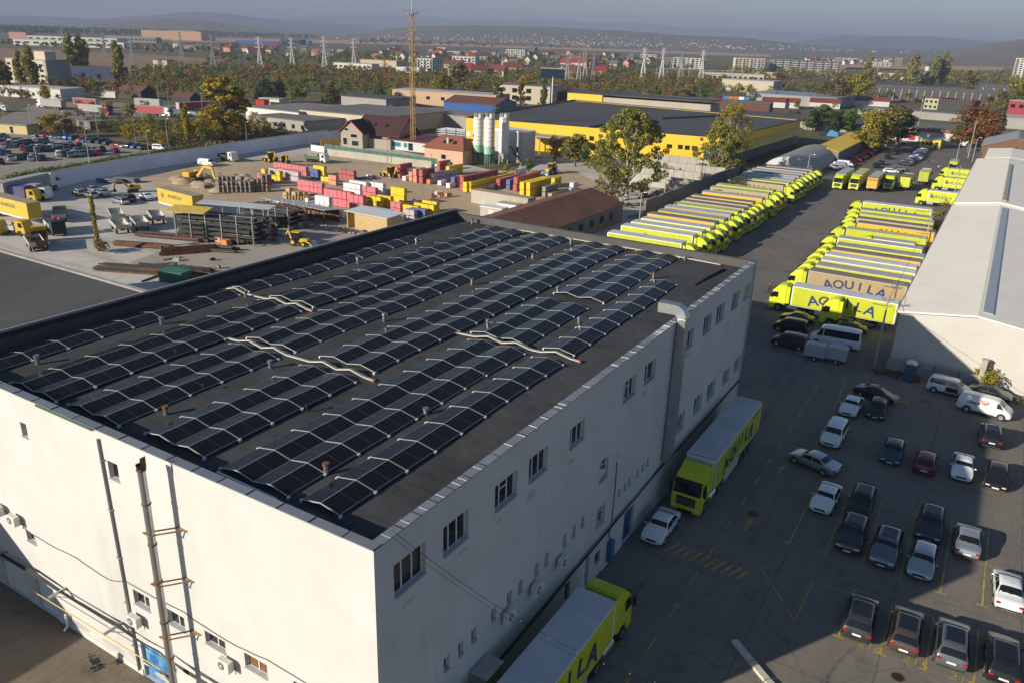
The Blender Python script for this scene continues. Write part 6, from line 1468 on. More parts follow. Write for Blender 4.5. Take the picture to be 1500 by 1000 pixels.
def backhoe(p,rz,label,s=1.0):
    t=thing('backhoe_loader',label,'backhoe',(p.x,p.y,.03),R(rz)); t.scale=(s,)*3
    for y,r in ((1.3,.55),(-1.1,.8)):
        for x in (-1,1):
            w_=MB().tube([(x-.22,y,r),(x+.22,y,r)],r,14).ob('wheel',M['tyre'],t,smooth=40); MB().tube([(x-.23,y,r),(x+.23,y,r)],r*.5,10).ob('rim',CATY,w_)
    MB().prism([(-1.9,.7),(2.0,.7),(2.0,1.5),(.3,1.6),(.2,1.2),(-1.9,1.2)],'x',-.6,.6).ob('body',CATY,t,bevel=.06)
    c=MB().box(-.75,-1.5,1.21,.75,.2,2.75).ob('cab',M['car_glass'],t,bevel=.06); MB().box(-.85,-1.6,2.751,.85,.3,2.9).ob('cab_roof',CATY,c)
    m_=MB(); m_.bar((-.6,.9,1.4),(-.6,2.9,.6),.18,.25); m_.bar((.6,.9,1.4),(.6,2.9,.6),.18,.25); m_.ob('loader_arm',CATY,t); MB().prism([(2.8,.1),(3.6,.1),(3.5,.3),(3.0,.95),(2.8,.9)],'x',-1.15,1.15).ob('bucket',M['galv'],t)
    m_=MB(); m_.bar((0,-1.9,1.0),(0,-2.6,2.9),.22,.32); m_.bar((0,-2.6,2.9),(0,-3.4,1.8),.2,.28); m_.ob('rear_boom',CATY,t); MB().cbox((0,-3.4,1.5),(.6,.5,.6)).ob('rear_bucket',M['chassis'],t); return t
backhoe(at(397,238),75,'yellow backhoe loader by the white boundary wall')
backhoe(at(571,260),80,'yellow backhoe loader in front of the tallest dark red pallet row')
backhoe(at(417,243),60,'yellow backhoe half hidden behind the green dump truck')
backhoe(at(806,255),180,'dusty grey wheel loader by the open canopy in the works yard')
t=backhoe(at(440,360),-75,'old yellow grader standing close to the solar roof parapet',.85)
def short_lorry(p,rz,label,cabm,bedm,L=6.0,cover=None,cargo=None,crane=None,name='flatbed_lorry',cat='lorry',side=.7,bz=1.0):
    t=thing(name,label,cat,(p.x,p.y,.03),R(rz)); pr=[(0,.45),(0,1.3),(-.15,2.0),(-.4,2.6),(-1.9,2.7),(-1.9,.6),(-1.5,.6),(-1.4,.9),(-.8,.9),(-.7,.45)]
    c=MB().prism(pr,'x',-1.12,1.12).ob('cab',cabm,t,bevel=.06); MB().add([(-1,-.15,1.42),(1,-.15,1.42),(.95,-.37,2.45),(-.95,-.37,2.45)],[(0,1,2,3)]).ob('windscreen',M['car_glass'],c,fixn=False)
    for s in (-1,1): MB().add([(s*1.13,-.35,1.55),(s*1.13,-1.2,1.55),(s*1.13,-1.2,2.35),(s*1.13,-.55,2.35)],[(0,1,2,3)]).ob('side_window',M['car_glass'],c,fixn=False)
    MB().box(-.4,-2-L,.6,.4,-1.9,.9).ob('chassis',M['chassis'],t)
    for y in (-1.1,-1.2-L*.72,-1.2-L*.72-1.15 if L>5 else -1.2-L*.72):
        for s in (-1,1): w_=MB().tube([(s*.95-.14,y,.48),(s*.95+.14,y,.48)],.48,14).ob('wheel',M['tyre'],t,smooth=40)
    b=MB(); y0,y1=-2.05,-2.05-L; b.box(-1.2,y1,bz,1.2,y0,bz+.12)
    if cover is None:
        for s in (-1,1): b.box(s*1.2-.04,y1,bz+.121,s*1.2+.04,y0,bz+.12+side)
        b.box(-1.15,y1,bz+.121,1.15,y1+.08,bz+.12+side); b.box(-1.15,y0-.08,bz+.121,1.15,y0,bz+.3+side)
    b.ob('cargo_bed',bedm,t)
    if cover is not None: MB().box(-1.22,y1,bz+.121,1.22,y0,bz+2.2).ob('cover',cover,t,bevel=.05)
    if cargo is not None: MB().prism([(y1+.3,bz+.13),(y0-.3,bz+.13),(y0-.8,bz+side+.45),(y1+1,bz+side+.4)],'x',-1,1).ob('cargo',cargo,t,bevel=.1)
    if crane: m_=MB(); m_.bar((0,-2.2,.9),(0,-2.2,2.9),.5); m_.bar((0,-2.2,2.8),(.2,-3.6,3.0),.3); m_.bar((.2,-3.6,3.0),(.4,-2.6,2.2),.22); m_.ob('crane',crane,t)
    return t
G1=mat('truck_green',(.05,.12,.06),.6); BED=mat('bed_cream',(.52,.50,.44),.7,var=.15,scale=1.5,streak=(2,2,.4,.2)); YC=PAINT['orange']; AMB=mat('cab_amber',(.60,.40,.02),.5)
short_lorry(at(480,240),-82,'dark green tipper lorry with white cab loaded with soil',M['white_metal'],G1,5.2,cargo=g_dirt,side=.9)
short_lorry(at(345,238),-95,'flat lorry with an empty dark bed before the white van',M['white_metal'],M['chassis'],4.5)
v=put_car('van',at(303,238,1),-80,'white','white van parked at the foot of the boundary wall beside the flat lorry')
short_lorry(at(60,352),60,'amber cabbed lorry with dark open bed, behind the big amber trailer',AMB,M['rust'],7,side=.8)
def bed_trailer(p,rz,label,L=5.5,m=None,legs=True):
    t=thing('farm_trailer',label,'trailer',(p.x,p.y,.03),R(rz)); b=MB(); W=2.3; b.box(-W/2,-L/2,.95,W/2,L/2,1.05)
    for s in (-1,1): b.box(s*W/2-.05,-L/2,1.051,s*W/2+.05,L/2,1.7)
    for s in (-1,1): b.box(-W/2+.06,s*L/2-.05,1.051,W/2-.06,s*L/2+.05,1.7)
    b.ob('cargo_bed',m or BED,t); rb=MB()
    for s in (-1,1):
        for k in range(1,4): rb.bar((s*(W/2+.06),-L/2+L*k/4,.95),(s*(W/2+.06),-L/2+L*k/4,1.7),.07)
    rb.ob('rib',M['bark'],t)
    MB().box(-.4,-L/2,.7,.4,L/2,.94).ob('chassis',M['chassis'],t)
    for y in (-L*.33,L*.33):
        for s in (-1,1): MB().tube([(s*.95-.14,y,.46),(s*.95+.14,y,.46)],.46,14).ob('wheel',M['tyre'],t,smooth=40)
    m_=MB(); m_.bar((-.5,L/2,.75),(0,L/2+1.6,.6),.09); m_.bar((.5,L/2,.75),(0,L/2+1.6,.6),.09); m_.ob('drawbar',M['chassis'],t); return t
q4=lambda x,y:at(x/3.75,200+y/3.75,.5)
for x,y,rz,l in [(640,445,62,'cream drop-side trailer at the back left of the group of four'),(860,455,62,'cream drop-side trailer at the back right of the group of four'),(660,505,66,'cream drop-side trailer at the front of the group of four, wheels clear'),(770,490,64,'cream drop-side trailer squeezed in the middle of the group of four')]: bed_trailer(q4(x,y),rz,l,6.2)
for x,y,rz,l,L in [(330,440,58,'long brown drop-side trailer with a plank floor beside the big amber trailer',8.5)]: bed_trailer(q4(x,y),rz,l,L,mat('bed_brown',(.36,.30,.23),.8,var=.2,scale=1.2))
short_lorry(q4(165,530),-68+180+180,'white drop-side lorry with an amber cab in the group by the plain grey roof',AMB,BED,5.2) 
o=SC.objects; 
short_lorry(q4(330,535),250,'cream drop-side lorry with a red loading crane in the group by the plain grey roof',M['chassis'],BED,5.2,crane=mat('crane_red',(.33,.05,.02),.5))
short_lorry(q4(20,530),-75,'amber flat lorry loaded with grey pipes at the left edge of the yard',AMB,BED,4.5,cargo=M['galv'])
bed_trailer(q4(195,600),68,'cream drop-side trailer nearest the plain grey roof',6)
# amber box trailers with lettering
def letter_trailer(p,rz,label,L,H=2.9,truck=None,wheels_=True,z0=1.0):
    t=thing('box_semi_trailer',label,'trailer',(p.x,p.y,.03),R(rz)); MB().box(-1.25,-L,z0,1.25,0,z0+H).ob('box',mat('box_amber',(.56,.37,.04),.55,var=.08,scale=.5),t,bevel=.03); MB().box(-1.27,-L-.02,z0+H+.002,1.27,.02,z0+H+.05).ob('roof',mat('box_roof',(.34,.27,.19),.7,var=.15,scale=.5),t); MB().box(-1.26,-L,z0-.25,1.26,0,z0-.003).ob('frame',M['white_metal'],t)
    for y in (-L+1.5,-L+2.7):
        for s in (-1,1): MB().tube([(s*1.05-.15,y,.5),(s*1.05+.15,y,.5)],.5,14).ob('wheel',M['tyre'],t,smooth=40)
    me=text_mesh('ARABESQUE',.95,.006,.015); me.materials.append(mat('letter_grey',(.06,.07,.09),.6))
    for s in (-1,1):
        o=link('lettering',me,t); o.location=(s*1.26,-L*.5,z0+H*.6); o.rotation_euler=(R(90),0,R(90) if s>0 else R(-90))
        e=MB().tube([(s*1.255,-L*.5-s*4.6,z0+H*.55),(s*1.262,-L*.5-s*4.6,z0+H*.55)],.7,20); e.ob('emblem_ring',mat('emblem_dark',(.10,.08,.02),.6),t); MB().tube([(s*1.263,-L*.5-s*4.6,z0+H*.55),(s*1.266,-L*.5-s*4.6,z0+H*.55)],.58,20).ob('emblem_disc',mat('emblem_amber',(.56,.37,.04),.6),t); MB().box(min(s*1.267,s*1.27),-L*.5-s*4.6-.3,z0+H*.55-.3,max(s*1.267,s*1.27),-L*.5-s*4.6+.3,z0+H*.55+.25).ob('emblem_mark',M['chassis'],t)
    return t
a,b=at(234,303),at(285,317); d=(b-a).normalized(); letter_trailer(a+Vector((0,1.2,0)),math.degrees(math.atan2(-(-d.x),-d.y))*0+math.degrees(math.atan2(d.x,-d.y)),'amber box trailer with an emblem and dark lettering standing by the steel racks',13)
a,b=at(66,335),at(0,330); dd=at(45,331)-at(0,319); letter_trailer(at(54,328),math.degrees(math.atan2(-dd.x,dd.y)),'amber box trailer with grey lettering at the left edge of the yard',13.6)
# big grey lorry along the boundary wall, covered lorries
o=put_lorry('plain',at(82,277).x,at(82,277).y,-6+6,'grey curtain lorry with a white cab parked along the boundary wall at the left edge','gray_curtain','tarp_grey',cab='white_metal'); dd=at(80,283)-at(0,303); o.rotation_euler=(0,0,math.atan2(-dd.x,dd.y))
short_lorry(at(75,293),-60,'grey covered lorry behind the amber trailer, nose towards the pale yard',M['white_metal'],M['chassis'],5,cover=M['tarp_grey'])
short_lorry(at(58,296),-60,'lorry with a purple blue cover beside the grey covered one',AMB,M['chassis'],4.5,cover=mat('cover_purple',(.10,.09,.22),.6))
for k,x,y,rz,c,l in [('estate',432,308,75,'beige','beige estate at the left of the four pale cars in the storage yard'),('hatch',500,322,80,'silver','silver green hatchback in front of the beige estate'),('sedan',510,292,80,'silver','silver saloon behind the silver green hatchback'),('hatch',570,312,-100,'silver','silver hatchback at the right of the four pale cars'),('estate',660,355,85,'silver','silver estate in the group of three by the amber trailer'),('suv',712,340,70,'charcoal','dark off-roader between the silver estate and white saloon'),('sedan',805,332,-105,'white','white saloon alone left of the amber box trailer')]:
    put_car(k,at(x/3.75,200+y/3.75,.6),rz,c,l)
put_car('van',at(650,243,.8),100,'white','white pickup van in front of the low red roofed house')
put_car('suv',at(774,261,.6),100,'white','white car half behind the small leafy tree in the works yard')
m_=MB()
for k in range(14): m_.cbox((rnd.uniform(-6,6),rnd.uniform(-1,1),.25+.25*(k%3)),(3.2,1.2,.2),0,rnd.uniform(-.2,.2))
for px,py,l in ((160,268,'flat stack of dark sheets behind the cars in the storage yard'),(187,267,'second flat stack of dark sheets behind the cars in the storage yard')):
    p=at(px,py); t=thing('sheet_stack',l,'stack',(p.x,p.y,0),.3)
    for k in range(5): MB().cbox((rnd.uniform(-.3,.3),rnd.uniform(-.2,.2),.1+k*.22),(5.5,2.2,.15)).ob('sheet',M['chassis' if k%2 else 'galv'],t)
pole('ivy_pole',145,368,9.0,'wooden pole wrapped in yellowing ivy in the storage yard',m='bark',r=.16)
V=leafcloud([(math.sin(k)*.06,math.cos(k*1.3)*.06,.3+k*.36) for k in range(25)],[.38]*25,1500,.16,9); iv=[o for o in SC.objects if o.name.startswith('ivy_pole')][0]; link('ivy',quads_mesh('ivy',V,LM['yellow']),iv)
p=at(152,370); tree('bush',p.x,p.y,2.6,'brown','withered brown bush at the foot of the ivy pole',n=500,size=.18,seed=81)
# ------------------------------------------------------------------ boundary wall, green fence
def wall_line(name,label,pts,h,th,m,capm=None,piece=0,cat='wall'):
    t=thing(name,label,cat,(0,0,0)); w_=MB(); c=MB()
    for i,(a,b) in enumerate(zip(pts,pts[1:])):
        a,b=Vector((a[0],a[1],0)),Vector((b[0],b[1],0)); w_.bar((a.x,a.y,h/2),(b.x,b.y,h/2),th,h); c.bar((a.x,a.y,h+.06),(b.x,b.y,h+.06),th+.12,.11)
    w_.ob('wall',m,t); c.ob('coping',capm or M['concrete'],t); return t
ww=mat('bwall_white',(.80,.80,.86),.85,var=.1,scale=.3,streak=(.4,.4,.1,.14))
bw=[at(0,292),at(120,267),at(205,250),at(300,235),at(390,220),at(480,207)]
wall_line('boundary_wall','long white boundary wall between the storage yard and the left car park',[(p.x,p.y) for p in bw],3.6,.3,ww)
bw2=[at(480,207),at(560,195),at(640,186),at(682,180)]
wall_line('boundary_wall','far stretch of pale boundary wall behind the beige house',[(p.x,p.y) for p in bw2],3.0,.3,ww)
def mesh_fence(name,label,pts,h,m,post=2.5,solid=True,cat='fence'):
    t=thing(name,label,cat,(0,0,0))
    for a,b in zip(pts,pts[1:]):
        a,b=Vector((a[0],a[1],0)),Vector((b[0],b[1],0)); n=max(1,int((b-a).length/post)); pm_=MB()
        if solid: MB().bar((a.x,a.y,h/2+.1),(b.x,b.y,h/2+.1),.04,h-.15).ob('panel',m,t)
        else:
            for k in range(5): pm_.bar((a.x,a.y,.2+k*(h-.3)/4),(b.x,b.y,.2+k*(h-.3)/4),.03)
        for k in range(n+1): p=a.lerp(b,k/n); pm_.bar((p.x,p.y,0),(p.x,p.y,h+.1),.08)
        pm_.ob('post_line',M['galv'],t)
    return t
f1=[at(455,222),at(520,228),at(600,238),at(660,245)]
wall_line('concrete_fence','pale concrete panel fence along the dirt ground before the beige house',[(p.x,p.y) for p in [at(480,228),at(560,238),at(632,247)]],1.9,.12,M['concrete_lt'],cat='fence')
mesh_fence('green_fence','green screened fence above the pale concrete fence by the beige house',[(p.x,p.y) for p in [at(476,221),at(540,231),at(640,244)]],2.1,mat('screen_green',(.05,.13,.10),.8,var=.15))
mesh_fence('white_gate','white sheet gate at the corner by the boundary wall','' and [] or [(p.x,p.y) for p in [at(456,222),at(475,225)]],2.0,M['white_metal'])
p=at(500,212); t=thing('yellow_screen','yellow panelled screen behind the white sheet gate','fence',(0,0,0)); a,b=at(470,215),at(498,213); MB().bar((a.x,a.y,1),(b.x,b.y,1),.1,2).ob('panel',AMB,t)
pole('lamp_post',425,152,9.0,'thin pole beside the long grey shed roof',m='galv'); 
for px,py,top,l in ((455,220,197,'grey post at the near end of the white sheet gate'),(484,223,195,'pale lamp post beside the white sheet gate'),(568,240,203,'thin white post in front of the low red roofed house')): pole('lamp_post',px,py,hgt(px,py,top),l,r=.09,m='galv')
# ------------------------------------------------------------------ houses, silos, mast
def win(parent,x,y,z,w_,h_,axis,m=None,out=.05,name='window'):
    m_=MB(); b=MB()
    if axis=='y': b.box(x-.06,y-out-.02,z-.06,x+w_+.06,y-.001,z+h_+.06); m_.box(x,y-out-.04,z,x+w_,y-out-.021,z+h_)
    else: b.box(x+.001,y-.06,z-.06,x+out+.02,y+w_+.06,z+h_+.06); m_.box(x+out+.021,y,z,x+out+.04,y+w_,z+h_)
    f=b.ob(name,M['plastic_frame'],parent); m_.ob('pane',m or M['glass'],f); return f
# beige house: cross gables
rr=mat('tile_darkred',(.055,.016,.017),.7,var=.2,scale=2,streak=(1,5,1,.25)); bei=mat('render_beige',(.33,.29,.225),.85,var=.06)
p=at(499,215); hs=thing('beige_house','beige two storey house with steep dark red roofs by the white sheet gate','house',(p.x+.3,p.y,0),R(6))
MB().prism([(0,0),(8.5,0),(8.5,5.0),(4.2,8.4),(0,5.0)],'y',0,9).ob('wall',bei,hs); MB().prism([(5.5,0),(16,0),(16,5.0),(10.7,9.4),(5.5,5.0)],'x',2.5,19).ob('rear_wall',bei,hs)
MB().box(8.52,3.2,0,17,5.48,3.0).ob('wing_wall',bei,hs)
m_=MB(); m_.prism([(-.8,4.5),(4.2,8.55),(4.2,8.8),(-.8,4.75)],'y',-.6,7); m_.prism([(9.3,4.5),(4.201,8.55),(4.201,8.8),(9.3,4.75)],'y',-.6,7); m_.ob('roof',rr,hs)
m_=MB(); m_.prism([(4.2,4.0),(10.7,9.55),(10.7,9.8),(4.2,4.25)],'x',1.9,19.8); m_.prism([(17.2,4.0),(10.701,9.55),(10.701,9.8),(17.2,4.25)],'x',1.9,19.8); rf=m_.ob('rear_roof',rr,hs)
for x in (8,12.5): MB().add([(x,6.9,6.68),(x+1.2,6.9,6.68),(x+1.2,7.8,7.45),(x,7.8,7.45)],[(0,1,2,3)]).ob('skylight',M['glass'],rf,fixn=False)
m_=MB(); m_.bar((1.85,4.15,4.2),(1.85,10.7,9.75),.14,.32); m_.ob('verge_board',M['white_metal'],hs); m_=MB(); m_.bar((-.8,-.62,4.65),(4.2,-.62,8.7),.1,.22); m_.bar((4.2,-.62,8.7),(9.3,-.62,4.65),.1,.22); m_.ob('red_verge',PAINT['red'],hs)
for x,z,w_,h_ in ((.9,.8,1.5,2.2),(4.3,.7,2.6,1.6),(4.0,3.3,2.4,1.1),(1.6,5.3,1.4,.8)): win(hs,x,0,z,w_,h_,'y')
p=at(572,219); lh=thing('red_roofed_annex','low white house with a flat sloping dark red roof beside the lattice mast','house',(p.x,p.y,0),R(2)); MB().box(0,0,0,19,9,3.1).ob('wall',M['wall_white'],lh); MB().prism([(-.7,3.2),(9.6,4.4),(9.6,4.6),(-.7,3.4)],'x',-.6,27).ob('roof',mat('sheet_red',(.13,.03,.04),.6,var=.1,streak=(4,.2,1,.15)),lh)
for x,w_ in ((.8,3.4),(5.4,1.3)): win(lh,x,0,1.1,w_,1.4,'y',PAINT['teal'])
win(lh,7.2,0,.3,1.8,2.3,'y')
p=at(622,236); ph=thing('peach_house','small peach coloured house with a terracotta hipped roof before the silos','house',(p.x,p.y,0),R(2)); pe=mat('render_peach',(.55,.35,.24),.85,var=.05); MB().box(0,0,0,13.5,8,4.2).ob('wall',pe,ph)
tl=mat('tile_terracotta',(.24,.085,.045),.8,var=.15,scale=2,streak=(5,1,1,.2)); m_=MB(); m_.add([(-.7,-.7,4.1),(14.2,-.7,4.1),(14.2,8.7,4.1),(-.7,8.7,4.1),(3.6,4,7.6),(11,4,7.6)],[(0,1,5,4),(1,2,5),(2,3,4,5),(3,0,4),(3,2,1,0)]); rf=m_.ob('roof',tl,ph); MB().box(7,1.2,5.6,7.7,1.9,7.2).ob('chimney',M['concrete_lt'],rf)
for x in (5.6,9.0): MB().add([(x,1.2,5.60),(x+1.3,1.2,5.60),(x+1.3,2.2,6.35),(x,2.2,6.35)],[(0,1,2,3)]).ob('skylight',M['glass'],rf,fixn=False)
win(ph,6,0,1.2,1.6,1.3,'y'); MB().tube([(13.0,4,7.4),(13.0,4,8.6)],.05,6).ob('dish_pole',M['galv'],rf); d=MB(); d.tube([(13.0,3.8,8.6),(13.0,3.6,8.6)],[.2,.7],14); d.ob('satellite_dish',M['white_metal'],rf)
steel_w=mat('silo_white',(.74,.72,.68),.5,var=.08,scale=.6,streak=(1.5,1.5,.08,.16)); grn=mat('silo_green',(.28,.50,.37),.5,var=.1); gdk=mat('silo_darkgreen',(.03,.16,.09),.5)
for i,(px,py,l,gr) in enumerate([(700,240,'left of the three tall silos, white with a green foot',1),(716,244,'middle of the three tall silos, rust ringed white with a green foot',1),(737,241,'right of the three tall silos, plain white without green',0)]):
    p=at(px,py); H=hgt(px,py,172); t=thing('silo',l,'silo',(p.x,p.y,0)); z0=H*.26
    MB().tube([(0,0,z0),(0,0,z0+H*.15),(0,0,H*.94),(0,0,H)],[1.5,1.5,1.5,1.35],20).ob('shell',steel_w,t,smooth=40)
    if gr: MB().tube([(0,0,z0-.02),(0,0,z0+H*.16)],1.52,20).ob('green_band',grn,t,smooth=40)
    MB().tube([(0,0,z0*.45),(0,0,z0)],[.3,1.33],16).ob('hopper',gdk if gr else steel_w,t,smooth=40)
    for k in range(4): a=math.pi/4+k*math.pi/2; MB().bar((math.cos(a)*1.25,math.sin(a)*1.25,0),(math.cos(a)*1.25,math.sin(a)*1.25,z0+.3),.2).ob('leg',gdk if gr else M['galv'],t)
    rg=MB(); 
    for k in range(1,7): z=z0+H*.16+k*H*.09; rg.tube([(0,0,z),(0,0,z+.06)],1.53,20)
    rg.ob('ring_seam',M['rust'] if i<2 else M['galv'],t)
    r_=MB(); 
    for k in range(12):
        a=k*math.pi/6; b=(k+1)*math.pi/6; P=lambda a,z:(math.cos(a)*1.3,math.sin(a)*1.3,z); r_.bar(P(a,H),P(a,H+1.1),.05); r_.bar(P(a,H+1.1),P(b,H+1.1),.05); r_.bar(P(a,H+.55),P(b,H+.55),.04)
    r_.ob('railing',M['galv'],t); MB().cbox((.3,.3,H+.45),(.7,.7,.9)).ob('filter',M['galv'],t)
    ld=MB(); ld.bar((-.25,-1.42,1),(-.25,-1.42,H+.8),.05); ld.bar((.25,-1.42,1),(.25,-1.42,H+.8),.05)
    for k in range(int(H/.5)): ld.bar((-.25,-1.42,1+k*.5),(.25,-1.42,1+k*.5),.035)
    ld.ob('ladder',M['galv'],t)
p=at(748,238); t=thing('mixer_tower','pale blue white box tower of the concrete plant behind the silos','tower',(p.x,p.y+.5,0)); MB().box(-6,0,.0,4.0,7,8.8).ob('wall',M['tarp_white'],t); MB().prism([(-6.1,8.801),(4.1,8.801),(4.1,9.1),(-6.1,9.5)],'y',-.1,7.1).ob('roof',M['white_metal'],t); win(t,1.5,0,3.2,.8,1.5,'y')
p=at(766,224); t=thing('open_canopy','open sided canopy with a grey slab roof beside the mixer tower','canopy',(p.x,p.y,0),R(3)); MB().box(-.5,-.5,5.4,13,9,5.75).ob('roof',M['concrete'],t); 
for x in (0,6,12.4):
    for y in (0,8.4): MB().box(x-.15,y-.15,0,x+.15,y+.15,5.39).ob('post',M['concrete'],t)
MB().box(.3,8.6,0,12,8.8,4).ob('back_wall',M['concrete_dk'],t)
conv=thing('belt_conveyor','yellow and grey belt conveyor slanting up to the mixer tower','conveyor',(0,0,0)); a,b=at(745,243),at(728,232); MB().bar((a.x+6,a.y-2,.8),(b.x+1,b.y+1.5,6.6),.8,.4).ob('belt',M['chassis'],conv); MB().bar((a.x+6,a.y-2.45,.9),(b.x+1,b.y+1.05,6.7),.08,.3).ob('side_rail',AMB,conv)
# lattice mast
mp=at(605.5,222); HM=41;  mt_=thing('lattice_mast','tall rusty yellow lattice mast with a platform on top by the red roofed annex','mast',(mp.x,mp.y,0)); my=mat('mast_yellow',(.36,.26,.08),.6,col2=(.24,.11,.04),mix_scale=.6,var=.2)
lg=MB(); br=MB(); w_=.55
for sx,sy in ((-1,-1),(1,-1),(1,1),(-1,1)): lg.bar((sx*w_,sy*w_,0),(sx*w_,sy*w_,HM),.13)
n=30
for k in range(n):
    z0,z1=HM*k/n,HM*(k+1)/n; c=[(-w_,-w_),(w_,-w_),(w_,w_),(-w_,w_)]
    for i in range(4):
        a,b=c[i],c[(i+1)%4]; br.bar((*a,z0),(*b,z1),.07) if k%2 else br.bar((*b,z0),(*a,z1),.07); br.bar((*a,z1),(*b,z1),.07)
lg.ob('leg',my,mt_); br.ob('brace',my,mt_)
pf=MB(); pf.box(-1.5,-1.5,HM,1.5,1.5,HM+.12); 
for sx in (-1.45,0,1.45):
    for sy in (-1.45,1.45): pf.bar((sx,sy,HM+.12),(sx,sy,HM+1.2),.07); pf.bar((sy,sx,HM+.12),(sy,sx,HM+1.2),.07)
for a,b in (((-1.45,-1.45),(1.45,-1.45)),((1.45,-1.45),(1.45,1.45)),((1.45,1.45),(-1.45,1.45)),((-1.45,1.45),(-1.45,-1.45))): pf.bar((*a,HM+1.2),(*b,HM+1.2),.07)
pf.ob('platform',my,mt_); MB().tube([(0,0,HM),(0,0,HM+6)],[.08,.02],6).ob('aerial',M['galv'],mt_)
# pipes stacked by the concrete plant
p=at(640,204); t=thing('pipe_stack','open rack of grey steel pipes behind the low red roofed house','rack',(p.x,p.y,0),R(5)); pp=MB()
for k in range(5):
    for j in range(7): pp.tube([(rnd.uniform(-.5,.5),j*1.1,.4+k*.75),(12+rnd.uniform(-.5,.5),j*1.1,.4+k*.75)],.18,6)
pp.ob('pipe',M['galv'],t)
for x in (0,4,8,12): MB().bar((x,-.2,0),(x,-.2,4.2),.2).ob('post',M['chassis'],t)

# loose clutter on the yard ground
def clutter(name,spots,n,seed,mats_,sz=(.3,2.2)):
    q=random.Random(seed); mb=MB()
    for i in range(n):
        px,py,rx,ry=q.choice(spots); p=at(px+q.gauss(0,rx),py+q.gauss(0,ry)); l=q.uniform(*sz)
        if q.random()<.45: mb.cbox((p.x,p.y,.12),(l*2.2,q.uniform(.12,.4),q.uniform(.08,.25)),q.randrange(len(mats_)),q.uniform(0,3))
        else: h=q.uniform(.2,.95); mb.cbox((p.x,p.y,h/2+.03),(l*.8,l*q.uniform(.4,.8),h),q.randrange(len(mats_)),q.uniform(0,3))
    tag(mb.ob(name,mats_),kind='stuff')
clutter('yard_scrap',[(430,330,22,5),(395,345,14,5),(350,330,16,6),(420,300,18,6),(330,275,14,4),(270,395,30,9)],150,5,[M['rust'],M['chassis'],M['bark'],PM['paver'],M['concrete_dk'],M['tarp_white']])
clutter('yard_oddments',[(470,290,20,6),(560,288,18,4),(600,300,14,4),(390,268,14,3),(540,262,14,3),(640,288,10,3)],90,6,[PM['white'],PM['salmon'],PM['timber'],PM['blue'],M['bark'],PM['red']])
clutter('roadside_rubble',[(900,300,14,5),(880,285,14,4),(950,290,16,5),(300,262,22,4)],90,7,[M['concrete'],M['bark'],M['concrete_dk']],(.2,1.2))
q=random.Random(3); mb=MB()
for k in range(26):
    p=at(q.gauss(310,26),q.gauss(267,4)); r=q.uniform(1.2,3.2); mb.tube([(p.x,p.y,.0),(p.x,p.y,r*.22),(p.x,p.y,r*.34)],[r,r*.6,r*.12],9)
tag(mb.ob('soil_heaps',g_dirt,smooth=80),kind='stuff')
# ------------------------------------------------------------------ far parked cars: one mesh each
FAR={}
def far_mesh(kind):
    if kind in FAR: return FAR[kind]
    body,ws,rw,sides,r,wy,rings=build_car(kind); W=CARS[kind]['W']; mb=MB(); mb.add(body.v,body.f,0)
    for g in [ws,rw]+sides: mb.add(g.v,g.f,1)
    for y in wy:
        for s in (-1,1): mb.tube([(s*(W/2-.19),y,r),(s*(W/2+.01),y,r)],r,10,2)
    FAR[kind]=mb.mesh('parked_car',[PAINT['white'],M['car_glass'],M['tyre']],smooth=40); return FAR[kind]
KW={'sedan':'saloon','hatch':'hatchback','suv':'off-roader','estate':'estate','mpv':'people carrier','van':'van'}
CN={'steel_grey':'grey','charcoal':'dark grey','navy':'dark blue','petrol':'dark teal','sky_blue':'light blue'}
def far_car(p,rz,col,kind,where,group):
    o=link('parked_car' if kind!='van' else 'van',far_mesh(kind)); o.location=(p.x,p.y,.02); o.rotation_euler=(0,0,R(rz)); o.material_slots[0].link='OBJECT'; o.material_slots[0].material=PAINT[col]
    return tag(o,f"{CN.get(col,col)} {KW[kind]} {where}",'van' if kind=='van' else 'car',group)
zc=lambda x,y:at(x/5,120+y/5,.5)
q=random.Random(21); kinds=['sedan','hatch','hatch','suv','estate','sedan']
C_={'w':'white','s':'silver','g':'steel_grey','d':'charcoal','k':'black','n':'navy','b':'blue','t':'teal','r':'red','m':'maroon','p':'petrol','c':'sky_blue','l':'beige'}
R1=[(290,392,'g'),(318,391,'g'),(345,393,'r'),(385,395,'d'),(412,400,'g'),(440,405,'b'),(472,408,'d'),(510,412,'b'),(555,416,'b'),(603,426,'r'),(645,432,'b'),(692,436,'k'),(750,441,'k'),(802,451,'k'),(858,459,'m'),(892,463,'r'),(925,468,'g'),(962,471,'d'),(1000,476,'b'),(1060,484,'k')]
for x,y,c in R1: far_car(zc(x,y),q.uniform(-4,4)+(0 if q.random()<.5 else 180)+8,C_[c],q.choice(kinds),'in the long back row of the left car park','cars in the back row of the left car park')
far_car(zc(1172,490),-75,'white','mpv','parked alone at the right end of the left car park',None)
R2=[(10,352,'s'),(28,345,'s'),(55,412,'b'),(28,405,'d'),(28,440,'m'),(75,443,'w'),(108,460,'g'),(30,472,'s'),(60,455,'g'),(150,447,'g'),(183,450,'d'),(215,442,'p'),(265,435,'w'),(300,440,'d'),(338,442,'p')]
for x,y,c in R2: far_car(zc(x,y),q.uniform(-6,6)+(0 if q.random()<.5 else 180)+60,C_[c],q.choice(kinds),'in the second row of the left car park','cars in the second row of the left car park')
R3=[(168,492,'r'),(240,487,'t'),(266,502,'g'),(300,480,'s'),(330,492,'d'),(372,480,'w'),(355,496,'d'),(410,470,'s'),(442,466,'w'),(480,478,'d'),(515,462,'c'),(527,478,'m'),(582,472,'k'),(0,522,'b'),(62,527,'d'),(30,520,'p'),(200,500,'d')]
